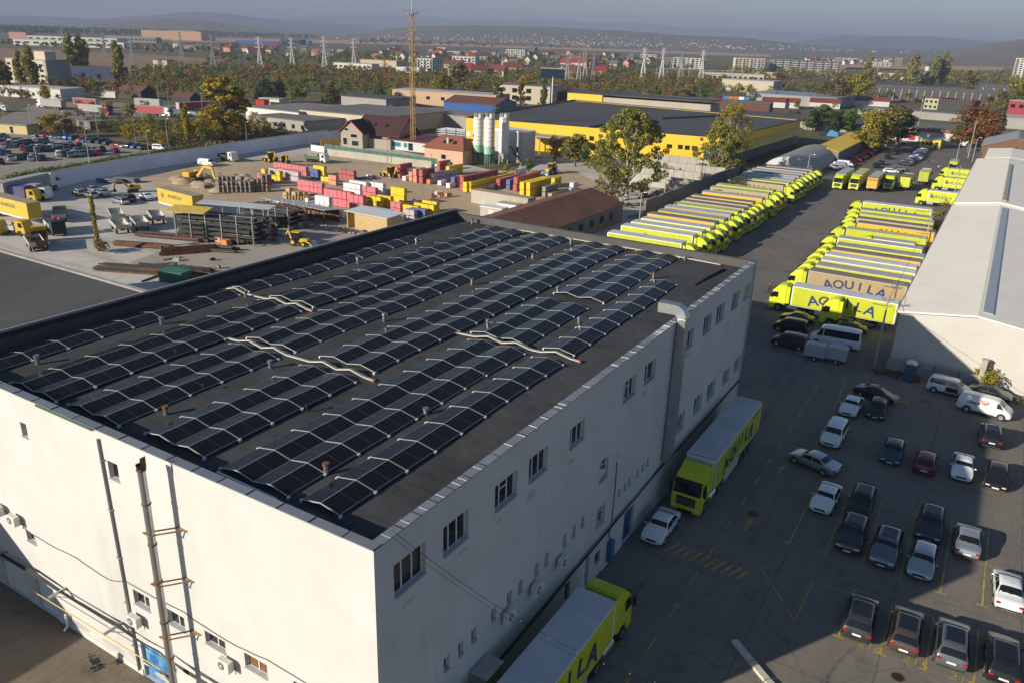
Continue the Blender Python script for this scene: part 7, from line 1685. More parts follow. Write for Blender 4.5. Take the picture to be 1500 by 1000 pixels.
for x,y,c in R3: far_car(zc(x,y),q.uniform(-6,6)+(0 if q.random()<.5 else 180)+62,C_[c],q.choice(kinds),'in the third row of the left car park','cars in the third row of the left car park')
R4=[(78,565,'s'),(150,553,'p'),(190,545,'d'),(228,565,'s'),(312,563,'k'),(262,552,'g'),(432,532,'w'),(490,517,'t'),(512,540,'g'),(575,522,'k'),(602,533,'g'),(640,512,'d'),(690,502,'s'),(718,522,'r'),(752,497,'k'),(470,536,'d'),(560,505,'p'),(665,528,'d'),(842,508,'m'),(5,590,'k'),(620,500,'g'),(545,530,'s')]
for x,y,c in R4: far_car(zc(x,y),q.uniform(-6,6)+(0 if q.random()<.5 else 180)+66,C_[c],q.choice(kinds),'in the front row of the left car park by the hedge','cars in the front row of the left car park')
zk=lambda x,y:at(1150+x/5,150+y/5,.5)
LK=[(412,472,'s','van'),(372,478,'w','hatch'),(480,447,'k','sedan'),(517,424,'r','hatch'),(545,408,'d','sedan'),(566,398,'m','hatch'),(600,377,'r','hatch'),(616,362,'r','sedan'),(650,347,'n','hatch'),(680,342,'d','suv'),(690,316,'s','estate'),(712,305,'g','sedan'),(735,292,'n','sedan'),(760,286,'t','hatch'),(632,352,'s','hatch')]
for x,y,c,k in LK: far_car(zk(x,y),q.uniform(-4,4)-75,C_[c],k,'in the left line of the far car park by the autumn trees','cars in the left line of the far car park')
far_car(zk(438,460),-80,'white','van','at the near end of the far car park left line',None)
for x,y,c,k,w_ in [(668,468,'k','suv','standing nearest in the middle aisle of the far car park'),(705,447,'k','hatch','just behind the nearest one in the middle aisle of the far car park'),(752,405,'k','sedan','alone in the centre of the middle aisle of the far car park'),(785,372,'d','suv','fourth along the middle aisle of the far car park'),(822,342,'orange','hatch','in the middle aisle of the far car park'),(860,310,'d','estate','furthest along the middle aisle of the far car park'),(775,508,'w','estate','directly behind the amber backed lorry'),(792,496,'s','sedan','behind the white estate at the lorry tails'),(830,490,'s','hatch','right of the silver saloon behind the lorries')]:
    far_car(zk(x,y),q.uniform(-4,4)+(15 if y<480 else -75),C_.get(c,c),k,w_,None)
RK=[(880,452,'d'),(895,440,'g'),(918,428,'k'),(935,420,'g'),(958,410,'s'),(965,398,'m'),(975,386,'n'),(982,378,'b'),(990,370,'g'),(998,358,'s'),(1003,348,'k'),(960,402,'s')]
for x,y,c in RK: far_car(zk(x,y),q.uniform(-4,4)+75,C_[c],q.choice(kinds),'in the right line of the far car park before the kiosk','cars in the right line of the far car park')
# hedge along the boundary wall
pts=[at(15,272).lerp(at(290,222),k/60) for k in range(61)]
V=leafcloud([(p.x-1.2+q.uniform(-.7,.7),p.y,1.0+q.uniform(-.3,.5)) for p in pts for _ in range(2)],[1.5]*122,9000,.30,31); h_=thing('hedge','long clipped green hedge behind the white boundary wall beside the left car park','hedge',(0,0,0)); link('foliage',quads_mesh('hedge',V,LM['green']),h_)
stem=MB(); [stem.bar((p.x-1.2,p.y,0),(p.x-1.2,p.y,1.2),.1) for p in pts[::3]]; stem.ob('stem',M['bark'],h_)
# lamp posts of the car park
for px,py,top,l in [(133,253,190,'tall lamp post in the middle of the front row of the left car park'),(57,252,213,'lamp post at the left end of the hedge'),(220,243,193,'lamp post standing against the right part of the boundary wall'),(94,197,165,'lamp post at the left of the back row of cars'),(144,202,160,'lamp post behind the back row of cars, right of the small guard house'),(199,210,170,'lamp post at the right part of the back row of cars'),(247,217,175,'bent lamp post beside the last white car of the car park'),(8,183,155,'lamp post at the far left edge above the car park'),(45,183,155,'lamp post between the guard house and the lorries'),(362,213,180,'lamp post on the scrub side of the boundary wall')]:
    pole('lamp_post',px,py,hgt(px,py,top),l,lamp=1.0,r=.10,m='galv')
for px,py,top,l in [(234,157,125,'bare utility pole by the burnt barn'),(248,160,134,'second bare utility pole by the burnt barn'),(150,165,142,'thin utility pole beside the red lorry'),(297,165,136,'utility pole right of the pair of parked trailers')]: pole('utility_pole',px,py,hgt(px,py,top),l,r=.12,arms=1)
p=at(16,196); t=thing('guard_house','small pale yellow guard house with a flat roof at the car park corner','hut',(p.x,p.y,0),R(15)); MB().box(-5,0,0,7,5,3).ob('wall',mat('guard_cream',(.50,.40,.20),.8,var=.08),t); MB().box(-5.5,-.5,3.002,7.6,5.5,3.3).ob('roof',M['concrete_dk'],t); win(t,0,0,.2,1.2,2.2,'y',name='door')
p=at(42,195); t=thing('red_tractor','red farm tractor parked beside the small guard house','tractor',(p.x,p.y,0),R(70)); MB().box(-.4,-.5,.7,.4,1.9,1.5).ob('bonnet',PAINT['red'],t,bevel=.08); MB().box(-.7,-1.4,.9,.7,-.4,2.5).ob('cab',M['car_glass'],t,bevel=.05)
for y,r in ((1.4,.5),(-.9,.85)):
    for s in (-1,1): MB().tube([(s*.9-.2,y,r),(s*.9+.2,y,r)],r,14).ob('wheel',M['tyre'],t,smooth=40)
# lorries in the lorry park
def far_lorry(px,py,rz,label,curt,roof,cab,trailer_only=False,length=None):
    p=at(px,py); o=put_lorry('plain',p.x,p.y,rz,label,curt,roof,cab=cab)
    if trailer_only:
        kill=[]
        for c in o.children:
            n=c.name.split('.')[0]
            if n in('cab','fuel_tank','chassis') or (n=='wheel' and c.location.y>-8): kill+=[c]+list(c.children_recursive)
        for c in kill: bpy.data.objects.remove(c)
        o.name='box_semi_trailer'; o['category']='trailer'
    return o
far_lorry(58,158,95,'white curtain lorry nose to the left in the lorry park beyond the car park','gray_curtain','tarp_white','white_metal')
far_lorry(152,160,-80,'dark red trailer parked behind the yellow fronted one in the lorry park','red_curtain','tarp_grey','white_metal',True)
far_lorry(163,170,-80,'grey trailer with dark red lorry cab and yellow rear in the lorry park','gray_curtain','tarp_brown','red_curtain')
far_lorry(252,172,-75,'red curtain lorry with a white cab by the lorry park exit','red_curtain','tarp_white','white_metal')
far_lorry(245,160,-75,'white trailer behind the red ended one in the lorry park','gray_curtain','tarp_white','white_metal',True)
far_lorry(252,165,175,'grey trailer with a red end at the right of the lorry park','red_curtain','tarp_grey','white_metal',True)
short_lorry(at(12,164),-70,'white cabbed lorry at the far left edge of the lorry park',M['white_metal'],M['chassis'],5,cover=M['tarp_white'])
put_car('van',at(285,168,.8),-60,'silver','silver van at the right of the pair of parked trailers')
# barns, sheds
def block(name,label,cat,px,py,W,D,H,wall,roof,rz=0,par=.0,gable=0,roof_t=.25,over=.3):
    p=at(px,py); t=thing(name,label,cat,(p.x,p.y,0),R(rz))
    if gable:
        MB().prism([(0,0),(D,0),(D,H),(D/2,H+gable),(0,H)],'x',0,W).ob('wall',wall,t)
        m_=MB(); s=gable/(D/2); m_.prism([(-over,H-over*s+.02),(D/2,H+gable+.02),(D/2,H+gable+roof_t),(-over,H-over*s+roof_t)],'x',-over,W+over); m_.prism([(D+over,H-over*s+.02),(D/2+.001,H+gable+.02),(D/2+.001,H+gable+roof_t),(D+over,H-over*s+roof_t)],'x',-over,W+over); m_.ob('roof',roof,t)
    else:
        MB().box(0,0,0,W,D,H).ob('wall',wall,t); MB().box(-over,-over,H+.002,W+over,D+over,H+roof_t+par).ob('roof',roof,t)
    return t
wl=mat('wall_cream',(.50,.44,.33),.85,var=.08,scale=.2); wg=mat('wall_grey',(.30,.29,.27),.85,var=.12,scale=.2); wwh=mat('wall_pale',(.58,.57,.54),.85,var=.06,scale=.2); rg=mat('roof_far_grey',(.135,.135,.14),.8,var=.15,scale=.1); rd=mat('roof_far_dark',(.07,.07,.075),.85,var=.2,scale=.1); rsl=mat('roof_sheet_grey',(.20,.195,.185),.8,var=.15,scale=.1,streak=(.15,3,1,.2)); rl=mat('roof_far_light',(.42,.41,.39),.7,var=.1,scale=.1); rred=mat('roof_far_red',(.20,.045,.032),.75,var=.2,scale=.3); rbr=mat('roof_far_brown',(.13,.055,.04),.8,var=.2,scale=.3)
def wins(t,W,H,n,fl,y=0,z0=1.2,dz=3,w_=1.6,h_=1.5,m=None):
    me=MB().box(-w_/2,-.06,0,w_/2,.001,h_).mesh('window',m or M['glass'])
    for f in range(fl):
        for i in range(n): o=link('window',me,t); o.location=((i+.5)*W/n,y,z0+f*dz)
block('burnt_barn','dark open fronted barn with a rusty gabled roof beyond the lorry park','barn',172,144,15,11,3.6,M['chassis'],rbr,14,gable=2.6)
block('small_barn','smaller dark barn right of the rusty roofed barn','barn',252,152,10,9,3,M['chassis'],rbr,20,gable=2.2)
block('container_hut','white and blue container hut left of the rusty roofed barn','hut',149,143,8,4,3,wwh,rl,20)
t=block('sunken_bunker','low concrete bunker half buried in the scrub above the car park','bunker',85,183,22,6,2.6,M['concrete_dk'],M['concrete_dk'],-3)
t=block('cream_factory','cream four storey factory block with its shaded end coloured grey among the left poplars','factory',14,121,36,15,14,wl,rl,4); wins(t,36,14,7,4,0,1.5,3,3.4,1.4); MB().box(24,3,14.4,34,10,19).ob('stair_tower',wl,t); MB().box(36.31,-.2,0,38.5,15.2,14.6).ob('end_wall',wg,t)  # grey end slab: the shade of that side is put into its colour
t=block('low_workshop','long low workshop with pale roof in front of the cream factory','workshop',0,141,40,14,5,wwh,rl,12); wins(t,40,5,8,1)
block('blue_shed','dark blue shed with a pale roof between the poplars','shed',90,112,42,16,7,PAINT['navy'],rd,20)
t=block('long_grey_shed','long pale roofed shed with white end beside the yellow autumn trees','shed',361,176,32,34,5.2,wwh,rsl,-3); 
t=block('long_grey_shed','darker low shed in front of the long pale roofed shed','shed',372,186,30,20,4.2,wg,rg,-3); wins(t,30,4,6,1)
t=block('grey_roof_hall','wide hall with dark grey roof and cream end wall behind the beige house','hall',440,184,44,40,6,wl,rg,2); wins(t,44,6,3,1,0,1,3,5,2.4); 
t=block('grey_roof_hall','grey canopied hall right of the wide cream ended hall','hall',555,178,46,20,5,wg,rsl,3)
t=block('blue_workshop','blue workshop with a red brown gabled roof beside the lattice mast','workshop',650,167,28,22,5.5,PAINT['blue'],rbr,5,gable=2.6)
t=block('peach_depot','long peach coloured depot with a flat roof behind the mast','depot',575,151,62,18,7,mat('wall_peach',(.50,.34,.22),.85,var=.1),rl,8); wins(t,62,7,7,1,0,3,3,2.2,1.6)
block('dark_shed','low dark roofed shed between the green trees','shed',500,154,30,24,4.5,wg,rd,0)
block('white_lorry_box','white parked lorry box beside the long grey shed','container',486,190,7,3,3.6,wwh,wwh,20); block('container_hut','white container with red strip near the grey hall','hut',380,154,12,5,3.2,wwh,rl,10); block('red_tank','small red tank hut near the pale shed','hut',375,156,5,4,3,PAINT['red'],PAINT['red'],10)
t=block('ruined_hall','pale ruined factory hall behind the bare trees','factory',723,150,34,26,10,wl,rg,12); wins(t,34,10,4,2,0,2,4,3,2.4)
t=block('brick_hall','long low hall with rusty red sheet front behind the yellow hall','hall',780,150,135,20,6.5,rbr,rg,9)
p=at(808,157); t=thing('billboard','tall blue billboard on a single white post behind the yellow hall','billboard',(p.x,p.y,0),R(25)); MB().tube([(0,0,0),(0,0,16)],.35,10).ob('post',M['white_metal'],t); MB().box(-6.5,-.3,15,6.5,.3,20).ob('board',PAINT['navy'],t); MB().box(-6.7,-.4,20.01,6.7,.4,20.5).ob('board_frame',M['concrete_lt'],t)
# buildings beyond the kiosk
t=block('station_hall','long low grey roofed hall with a red fascia behind the gate kiosk','hall',1290,203,40,34,5.2,wwh,mat('roof_taupe',(.17,.155,.14),.8,var=.2,scale=.2,streak=(4,.2,1,.3)),-4); MB().box(2,-.5,4.4,30,-.02,5.0).ob('red_fascia',PAINT['red'],t); wins(t,16,5,2,1,0,.4,3,2.6,2.6,PAINT['red'])
block('grey_long_shed','long pale grey shed in a line behind the red fascia hall','shed',1256,168,120,14,4,wg,rg,-4); block('grey_long_shed','shorter white fronted shed right of the red fascia hall','shed',1385,207,40,18,4.0,wg,rsl,-4); block('grey_long_shed','grey shed at the right edge beyond the brick gable','shed',1440,186,60,30,5,wg,rl,-6)
t=block('red_container_office','red panelled office block at the right edge beyond the sheds','office',1474,170,36,14,9,mat('panel_red',(.28,.015,.03),.5),rl,-6); wins(t,36,9,8,1,0,5,3,2.4,2)
t=block('truss_hall','long dark hall with pale slanting columns in the distance on the right','hall',1280,146,100,30,10,rd,rg,-3)
for i in range(19): MB().bar((3+i*5.2,-1.6,0),(3+i*5.2,-.1,8.5),.5).ob('column',M['concrete_lt'],t)
t=block('saw_roof_hall','dark hall with a row of white slanted roof lights at the right edge','hall',1432,137,90,34,9,rd,rd,-3)
for i in range(6): MB().bar((6+i*9,-1,1),(1+i*9,2,9.2),1.6,.3).ob('roof_light',M['white_metal'],t)
t=block('green_glass_house','small cream and green two storey house with a red roof before the truss hall','house',1352,160,17,14,7,mat('wall_limegreen',(.36,.36,.24),.7,var=.3,scale=.6),rred,-15); wins(t,17,7,6,2,0,1,3.2,1.5,1.5)
block('dark_house','dark house half in shade with a red roof beside the green one','house',1372,162,20,14,7,M['chassis'],rred,-15)
t=block('orange_blue_centre','sports centre with orange and blue front panels','sports centre',1050,155,19,10,6,wwh,rd,12); 
for i,(c) in enumerate((PAINT['maroon'],PAINT['sky_blue'],PAINT['orange'],PAINT['orange'],M['white_metal'],PAINT['sky_blue'])): MB().box(i*3.15+.05,-.4,3.4,i*3.15+3.05,-.01,5.9).ob('front_panel',c,t)
block('blue_roof_hall','very wide hall with a pale blue grey roof in the distance','hall',1092,150,58,50,6,wg,mat('roof_bluegrey',(.22,.27,.34),.5),-4)
t=block('cream_depot','flat cream depot with a dark window front behind the blue roofed hall','depot',1056,133,42,26,9,wl,rl,0)
for i in range(4): block('red_roof_house',['low house with red roof left among the trees behind the yellow hall','low red roofed house second from left behind the yellow hall','low red roofed house right of the wide blue hall','long red roofed row house before the truss hall'][i],'house',[1115,1140,1185,1222][i],[157,158,158,153][i],[14,12,18,34][i],10,3.4,wwh,rred,10,gable=2.2)
block('dark_flat_shed','wide low dark grey shed roof behind the yellow hall','shed',985,175,110,40,3.5,wg,rd,2)
# ------------------------------------------------------------------ trees and scrub of the middle ground
mid=[('poplar',108,112,47,'poplar','taller of the two joined poplars right of the cream factory',1.25),('poplar',124,112,50,'poplar','slightly shorter of the two joined poplars right of the cream factory',1.4),('poplar',176,125,58,'poplar','lone poplar between the joined poplars and the row of pylons',1.2),
('poplar',51,135,65,'poplar','poplar standing against the front of the cream factory',1.25),('poplar',33,133,72,'poplar','thinner poplar left of the one before the cream factory',1.1),('poplar',12,140,88,'olive','ragged poplar at the left edge before the low workshop',1.5),('poplar',0,140,85,'olive','poplar cut by the left edge of the photo',1.5),
('airy',330,203,112,'yellow','largest yellow autumn tree behind the boundary wall',1.5),('airy',348,200,125,'yellow_green','yellow green tree leaning on the largest yellow tree',1.4),('poplar',276,208,150,'yellow','slender bright yellow tree among the scrub behind the boundary wall',.9),('round',312,203,155,'yellow_green','lower yellow green tree left of the largest yellow tree',1.2),('round',300,205,172,'yellow','yellow bush-like tree beside the slender bright yellow one',1.2),
('conifer',378,150,125,'dark_green','dark blue green conifer before the dark tree clump',1.5),('round',392,150,114,'dark_green','largest tree of the dark clump above the long pale shed',1.3),('round',410,150,118,'dark_green','right tree of the dark clump above the long pale shed',1.3),('round',437,152,118,'green','round green tree right of the dark clump',1.2),('conifer',487,150,113,'olive','broad cone shaped tree between two round green ones',2.2),('round',557,152,122,'green','bright green round tree behind the dark roofed shed',1.2),
('round',575,150,128,'yellow_green','pale green tree right of the bright green round one',1.0),('round',118,165,146,'grey_green','silvery grey bush-like tree behind the white lorry',1.3),('round',136,163,148,'yellow_green','yellow green shrub right of the silvery tree',1.2),('round',160,165,147,'yellow_green','yellow green shrub before the burnt barn',1.2),('round',192,178,150,'yellow_green','spreading yellow green shrub between the two lorry groups',1.3),('round',213,168,147,'yellow_green','leafy shrub above the red curtain lorry',1.3),
('round',88,138,117,'rust','rusty orange tree beside the cream factory end',1.3),('round',140,140,115,'yellow_green','greenish tree right of the cream factory wing',1.2),('round',68,150,125,'yellow','yellowish low tree before the cream factory',1.1),('round',96,200,165,'olive','dark leafy shrub behind the back row of parked cars',1.3),('round',75,202,166,'yellow','yellow shrub behind the small guard house',1.2),
('airy',728,160,115,'olive','bare pale poplar left of its twin behind the silos',.9),('airy',762,160,120,'brown','bare pale poplar right of its twin behind the silos',.9),('poplar',796,158,123,'green','dense dark poplar left of the billboard',1.3),('round',650,150,108,'olive','olive tree behind the peach depot',1.1),('round',645,140,110,'yellow_green','yellow green tree left of the olive one behind the peach depot',1.1),('airy',672,135,92,'olive','tall airy tree above the blue workshop',1.4),('round',772,150,108,'yellow','large golden green tree above the ruined hall',1.4),
('round',530,214,203,'green','small round tree at the front corner of the beige house',1),('round',544,213,195,'olive','narrow tree beside the beige house wing',.8),('round',575,172,152,'yellow_green','pale tree rising behind the grey canopied hall',1),('round',563,172,158,'olive','low tree before the dark grey roof of the wide hall',1.0),
('poplar',1268,125,80,'poplar','leftmost of the tall poplars on the right horizon',1.3),('poplar',1334,126,78,'poplar','middle of the tall poplars on the right horizon',1.6),('poplar',1366,124,80,'poplar','left stem of the joined poplars on the right horizon',1.4),('poplar',1378,124,75,'poplar','right and highest stem of the joined poplars on the right horizon',1.5),('conifer',1355,124,103,'dark_green','dark conifer at the foot of the joined poplars',2.6),('poplar',1415,142,103,'olive','bushy poplar before the truss hall at the right',1.9),
('round',1255,150,107,'yellow_green','large yellow green tree left of the truss hall',1.5),('round',1225,155,112,'brown','brown half bare tree above the long pale grey shed',1.5),('round',1205,152,118,'brown','brown tree before the wide blue hall',1.3),('round',1240,135,108,'yellow','golden tree between the flats and the truss hall',1.4),('round',1485,165,118,'yellow_green','large golden green tree at the right edge',1.6),('round',1468,168,130,'olive','olive tree left of the golden one at the right edge',1.4),('round',1445,162,140,'brown','brown scrubby tree before the saw roofed hall',1.2),('round',1285,143,130,'green','small round green tree at the end of the truss hall',1.3),
('round',1030,150,122,'green','leafy green tree left of the sports centre',1.3),('round',1010,155,130,'dark_green','dark tree left of the sports centre',1.4),('conifer',1022,164,146,'dark_green','small dark conifer by the wide dark shed roof',2),('conifer',1043,166,148,'dark_green','second small dark conifer by the wide dark shed roof',2),('round',985,155,132,'olive','olive tree behind the yellow annex',1.5),('airy',960,150,125,'olive','airy tree left of the olive one behind the yellow annex',1.3),
('round',1100,160,143,'brown','low brown tree before the wide blue hall',1.2),('round',1122,160,145,'olive','low olive tree before the wide blue hall',1.2),('round',1165,160,147,'yellow_green','low yellow green tree right of the brown one before the wide hall',1.2),('round',1065,118,107,'orange','orange tree between the substation and flats',1.5),('round',1140,125,106,'red','deep red tree before the pale flats',1.5),('round',1162,126,116,'yellow','bright golden tree right of the deep red one',1.3)]
for i,(k,px,py,top,c,l,wd) in enumerate(mid):
    p=at(px,py); h=hgt(px,py,top); D=(p-EYE).length; ph=12.0 if k!='poplar' else 20.0
    tree(k,p.x,p.y,h,c,l,n=(2200 if h*1167/D>60 else (2600 if k=='poplar' else 1500)),size=ph*(.026 if k=='poplar' else .034),seed=100+i%4,proto_h=ph,wide=wd)
# yellow green thicket along the scrub strip
for k in range(46):
    px=q.uniform(180,420); py=q.uniform(185,212)-(px-300)*.05; p=at(px,py); c=q.choice(['yellow_green','yellow_green','yellow','olive','green']); h=q.uniform(3,7)
    tree('round',p.x,p.y,h,c,f"{CN.get(c,c).replace('_',' ')} bush in the thicket along the scrub strip behind the boundary wall",f"{c.replace('_',' ')} bushes of the thicket",n=600,size=.24,seed=130+k%3,proto_h=6.0,wide=1.3,name='bush',cat='bush')
for k in range(22):
    px=q.uniform(60,185); py=q.uniform(172,200); p=at(px,py); c=q.choice(['yellow_green','olive','green','brown']); h=q.uniform(2,4.5)
    tree('round',p.x,p.y,h,c,f"{c.replace('_',' ')} bush on the bank between lorry park and left car park",f"{c.replace('_',' ')} bushes on the bank",n=500,size=.24,seed=133+k%2,proto_h=6.0,wide=1.4,name='bush',cat='bush')
def grass(name,poly,n,size,col,seed,hz=.35):
    g=np.random.RandomState(seed); P=[at(*p) for p in poly]; xs=[p.x for p in P]; ys=[p.y for p in P]; pts=[]
    def inside(x,y):
        c=False
        for i in range(len(P)):
            a,b=P[i],P[i-1]
            if (a.y>y)!=(b.y>y) and x<(b.x-a.x)*(y-a.y)/(b.y-a.y)+a.x: c=not c
        return c
    while len(pts)<n//12:
        x,y=g.uniform(min(xs),max(xs)),g.uniform(min(ys),max(ys))
        if inside(x,y): pts.append((x,y,hz*.5))
    V=leafcloud(pts,[hz*3]*len(pts),n,size,seed,.25); V[:,2]=np.abs(V[:,2])
    tag(link(name,quads_mesh(name,V,LM[col])),kind='stuff')
grass('dry_grass',[(250,222),(460,195),(440,178),(300,188),(230,205)],9000,.38,'brown',3,.5)
grass('dry_grass',[(90,180),(240,180),(290,176),(300,190),(200,192),(100,196)],7000,.38,'brown',4,.5)
# ------------------------------------------------------------------ autumn wood beyond the works
def inpoly(x,y,P):
    c=False
    for i in range(len(P)):
        a,b=P[i],P[i-1]
        if (a[1]>y)!=(b[1]>y) and x<(b[0]-a[0])*(y-a[1])/(b[1]-a[1])+a[0]: c=not c
    return c
def wood(name,poly,dens,hr,cols,seed,leaves=100,size=.5,avoid=()):
    g=np.random.RandomState(seed); P=[tuple(at(*p)[:2]) for p in poly]; xs=[p[0] for p in P]; ys=[p[1] for p in P]
    area=abs(sum(P[i-1][0]*P[i][1]-P[i][0]*P[i-1][1] for i in range(len(P))))/2; n=int(area*dens); pts=[]
    tries=0
    while len(pts)<n and tries<n*12:
        tries+=1; x,y=g.uniform(min(xs),max(xs)),g.uniform(min(ys),max(ys))
        if inpoly(x,y,P) and not any(abs(x-a[0])<a[2] and abs(y-a[1])<a[2] for a in avoid): pts.append((x,y))
    out=[]; mats_=list(cols); per=[[] for _ in mats_]
    fx=np.array([[x,y] for x,y in pts]); 
    for i,(x,y) in enumerate(pts):
        v=math.sin(x*.031+seed)+math.sin(y*.027+x*.011)+g.normal()*.9; k=int(min(len(mats_)-1,max(0,(v+2.2)/4.4*len(mats_)))); h=g.uniform(*hr)
        m=leaves; d=g.normal(size=(m,3)); d/=np.linalg.norm(d,axis=1)[:,None]; lob=np.array([[g.uniform(-.25,.25)*h,g.uniform(-.25,.25)*h,h*g.uniform(.35,.8)] for _ in range(5)])
        C=lob[g.randint(0,5,m)]+d*(h*.2*(g.uniform(.2,1,m)**.4))[:,None]+np.array([x,y,0])
        nr=d+g.normal(size=(m,3))*.5; nr/=np.linalg.norm(nr,axis=1)[:,None]; t=np.cross(nr,g.normal(size=(m,3))); t/=np.linalg.norm(t,axis=1)[:,None]; b=np.cross(nr,t); s=size*(h/8)*g.uniform(.6,1.3,m)[:,None]
        per[k].append(np.stack([C-t*s,C+b*s*.7,C+t*s,C-b*s*.7],1).reshape(-1,3))
    V=np.concatenate([np.concatenate(p) for p in per if p]); me=quads_mesh(name,V,None); idx=[]
    for k,p in enumerate(per): me.materials.append(LM[mats_[k]]); idx+= [k]*(sum(len(a) for a in p)//4)
    me.polygons.foreach_set('material_index',idx); return tag(link(name,me),kind='stuff')
AUT=['green','olive','yellow_green','olive','green','olive','brown','rust','olive','yellow_green','orange','olive','green','brown','red','olive']
wood('autumn_wood',[(150,148),(560,146),(700,138),(1000,146),(1070,122),(930,108),(640,112),(420,104),(300,100),(190,112)],.0105,(5,10),AUT,3)
wood('scrub_wood',[(0,122),(150,122),(140,145),(60,150),(0,152)],.012,(4,8),['olive','brown','rust','green'],5)
wood('town_trees',[(300,96),(1000,104),(1060,96),(900,86),(600,80),(330,82)],.0028,(5,10),['olive','green','dark_green','yellow_green','brown'],7,30,1.0)
wood('right_wood',[(1000,150),(1500,156),(1500,142),(1270,147),(1250,128),(1050,128)],.007,(4,9),['dark_green','olive','brown','green','yellow_green'],9)
wood('right_far_trees',[(1050,118),(1500,128),(1500,108),(1240,112),(1050,104)],.004,(6,11),['olive','yellow_green','brown','green'],11,34,1.0)
wood('plain_trees',[(0,70),(330,82),(320,74),(0,62)],.0011,(6,10),['dark_green','olive','green'],13,26,1.3)
wood('far_belt',[(0,50),(330,55),(480,58),(330,51),(0,43)],.0004,(16,24),['dark_green','olive'],15,20,2.4)
wood('railway_scrub',[(700,178),(990,160),(1000,150),(700,156)],.008,(3,6),['olive','green','brown'],17)
wood('kiosk_scrub',[(1185,205),(1290,178),(1250,166),(1150,172)],.006,(4,8),['dark_green','green','olive'],19)
# ------------------------------------------------------------------ fields
fb=ground_mat('field_brown',(.25,.165,.10),(.30,.20,.12),.01,(.20,.14,.085),.02,streaks=(.02,.3,20,(.16,.11,.07)))
fo=ground_mat('field_ochre',(.50,.31,.17),(.42,.27,.15),.006,(.34,.23,.13),.01); fg=ground_mat('field_green',(.10,.12,.06),(.14,.135,.07),.008)
sheet('ploughed_field',[tuple(at(*p)[:2]) for p in [(0,102),(190,104),(330,96),(330,88),(200,79),(0,70)]],-.06,fb)
sheet('ploughed_field',[tuple(at(*p)[:2]) for p in [(250,61),(560,65),(800,72),(1130,84),(1130,79),(800,66),(560,60),(250,55)]],-.05,fo)
sheet('ploughed_field',[tuple(at(*p)[:2]) for p in [(1230,101),(1470,106),(1470,99),(1230,95)]],-.05,fo)
sheet('meadow',[tuple(at(*p)[:2]) for p in [(1225,112),(1400,112),(1390,104),(1240,99)]],-.05,fg)
sheet('meadow',[tuple(at(*p)[:2]) for p in [(0,64),(240,66),(330,57),(0,52)]],-.055,fg)
sheet('ploughed_field',[tuple(at(*p)[:2]) for p in [(1100,92),(1300,98),(1500,102),(1500,98),(1300,93),(1100,86)]],-.055,fb)
# ------------------------------------------------------------------ hills
def hills(name,prof,dist,depth,m,seed,rough=.06,rows=14,foot=None):
    xs=[p[0] for p in prof]; n=220; g=random.Random(seed); ph=[(g.uniform(.004,.08),g.uniform(0,6),g.uniform(.3,1)) for _ in range(14)]
    mb=MB(); 
    def crest(px):
        for a,b in zip(prof,prof[1:]):
            if a[0]<=px<=b[0]: t=(px-a[0])/(b[0]-a[0]); t=t*t*(3-2*t)*.5+t*.5; return a[1]+(b[1]-a[1])*t
        return prof[0][1] if px<xs[0] else prof[-1][1]
    for i in range(n+1):
        px=xs[0]+(xs[-1]-xs[0])*i/n; d=ray(px,crest(px)); h=Vector((d.x,d.y,0)); s=d.z/h.length; h.normalize(); top=CAM_H+s*dist
        for j in range(rows+1):
            t=j/rows; r=dist+depth*(t-.55)*1.6; prof_t=math.sin(math.pi*min(1,t/.55)/2)**1.3 if t<.55 else math.cos((t-.55)/.45*math.pi/2)
            nz=sum(c*math.sin(px*a*2+b+t*9*c) for a,b,c in ph)/14
            z=-4+(top+4)*prof_t*(1+rough*nz*(4 if t<.5 else 0)*(1-prof_t)); P=h*r; mb.v.append((P.x,P.y,z))
    for i in range(n):
        for j in range(rows): a=i*(rows+1)+j; mb.f.append((a,a+rows+1,a+rows+2,a+1)); mb.m.append(0)
    return struct(name,mb,m,smooth=80)
hm_=ground_mat('hill_scrub',(.16,.135,.07),(.11,.105,.055),.0012,(.26,.19,.11),.0016,var=.3,vs=.012,bump=0)
hm2=ground_mat('hill_dry',(.20,.155,.085),(.12,.10,.055),.0012,(.09,.08,.045),.002,var=.25,vs=.01,bump=0)
mtn=ground_mat('mountain_wood',(.06,.055,.04),(.08,.07,.05),.0006,bump=0,vs=.004)
HP=[(440,56),(520,50),(575,42),(612,38.5),(700,37.5),(800,40),(900,45),(1000,52),(1090,55.5),(1115,59),(1200,67),(1267,71),(1367,74),(1450,80),(1560,86)]
H1=hills('hill',HP,6200,2300,hm_,3)
hills('hill',[(-80,45),(60,41),(143,34),(233,27.5),(290,28.5),(350,37),(430,45),(520,54)],7000,2400,hm2,5)
hills('hill',[(1370,80),(1417,71),(1460,63),(1500,58),(1570,54)],5200,2000,hm_,7)
hills('hill',[(1120,72),(1183,59),(1233,53),(1300,54),(1367,53.5),(1433,61),(1500,66),(1570,70)],11500,3000,mtn,9)
hills('mountain',[(-90,24),(33,23.5),(83,25),(150,28),(200,24),(230,22.5),(262,18.5),(290,17.5),(333,20),(383,27),(450,33),(540,38)],12500,3500,mtn,11)
hills('mountain',[(380,28),(440,25),(500,22.5),(560,23),(600,23.5),(667,28),(740,30),(783,28.5),(815,29.5),(867,34),(933,33.5),(1000,40),(1080,42),(1180,48),(1300,52),(1560,62)],20000,4500,mtn,13)
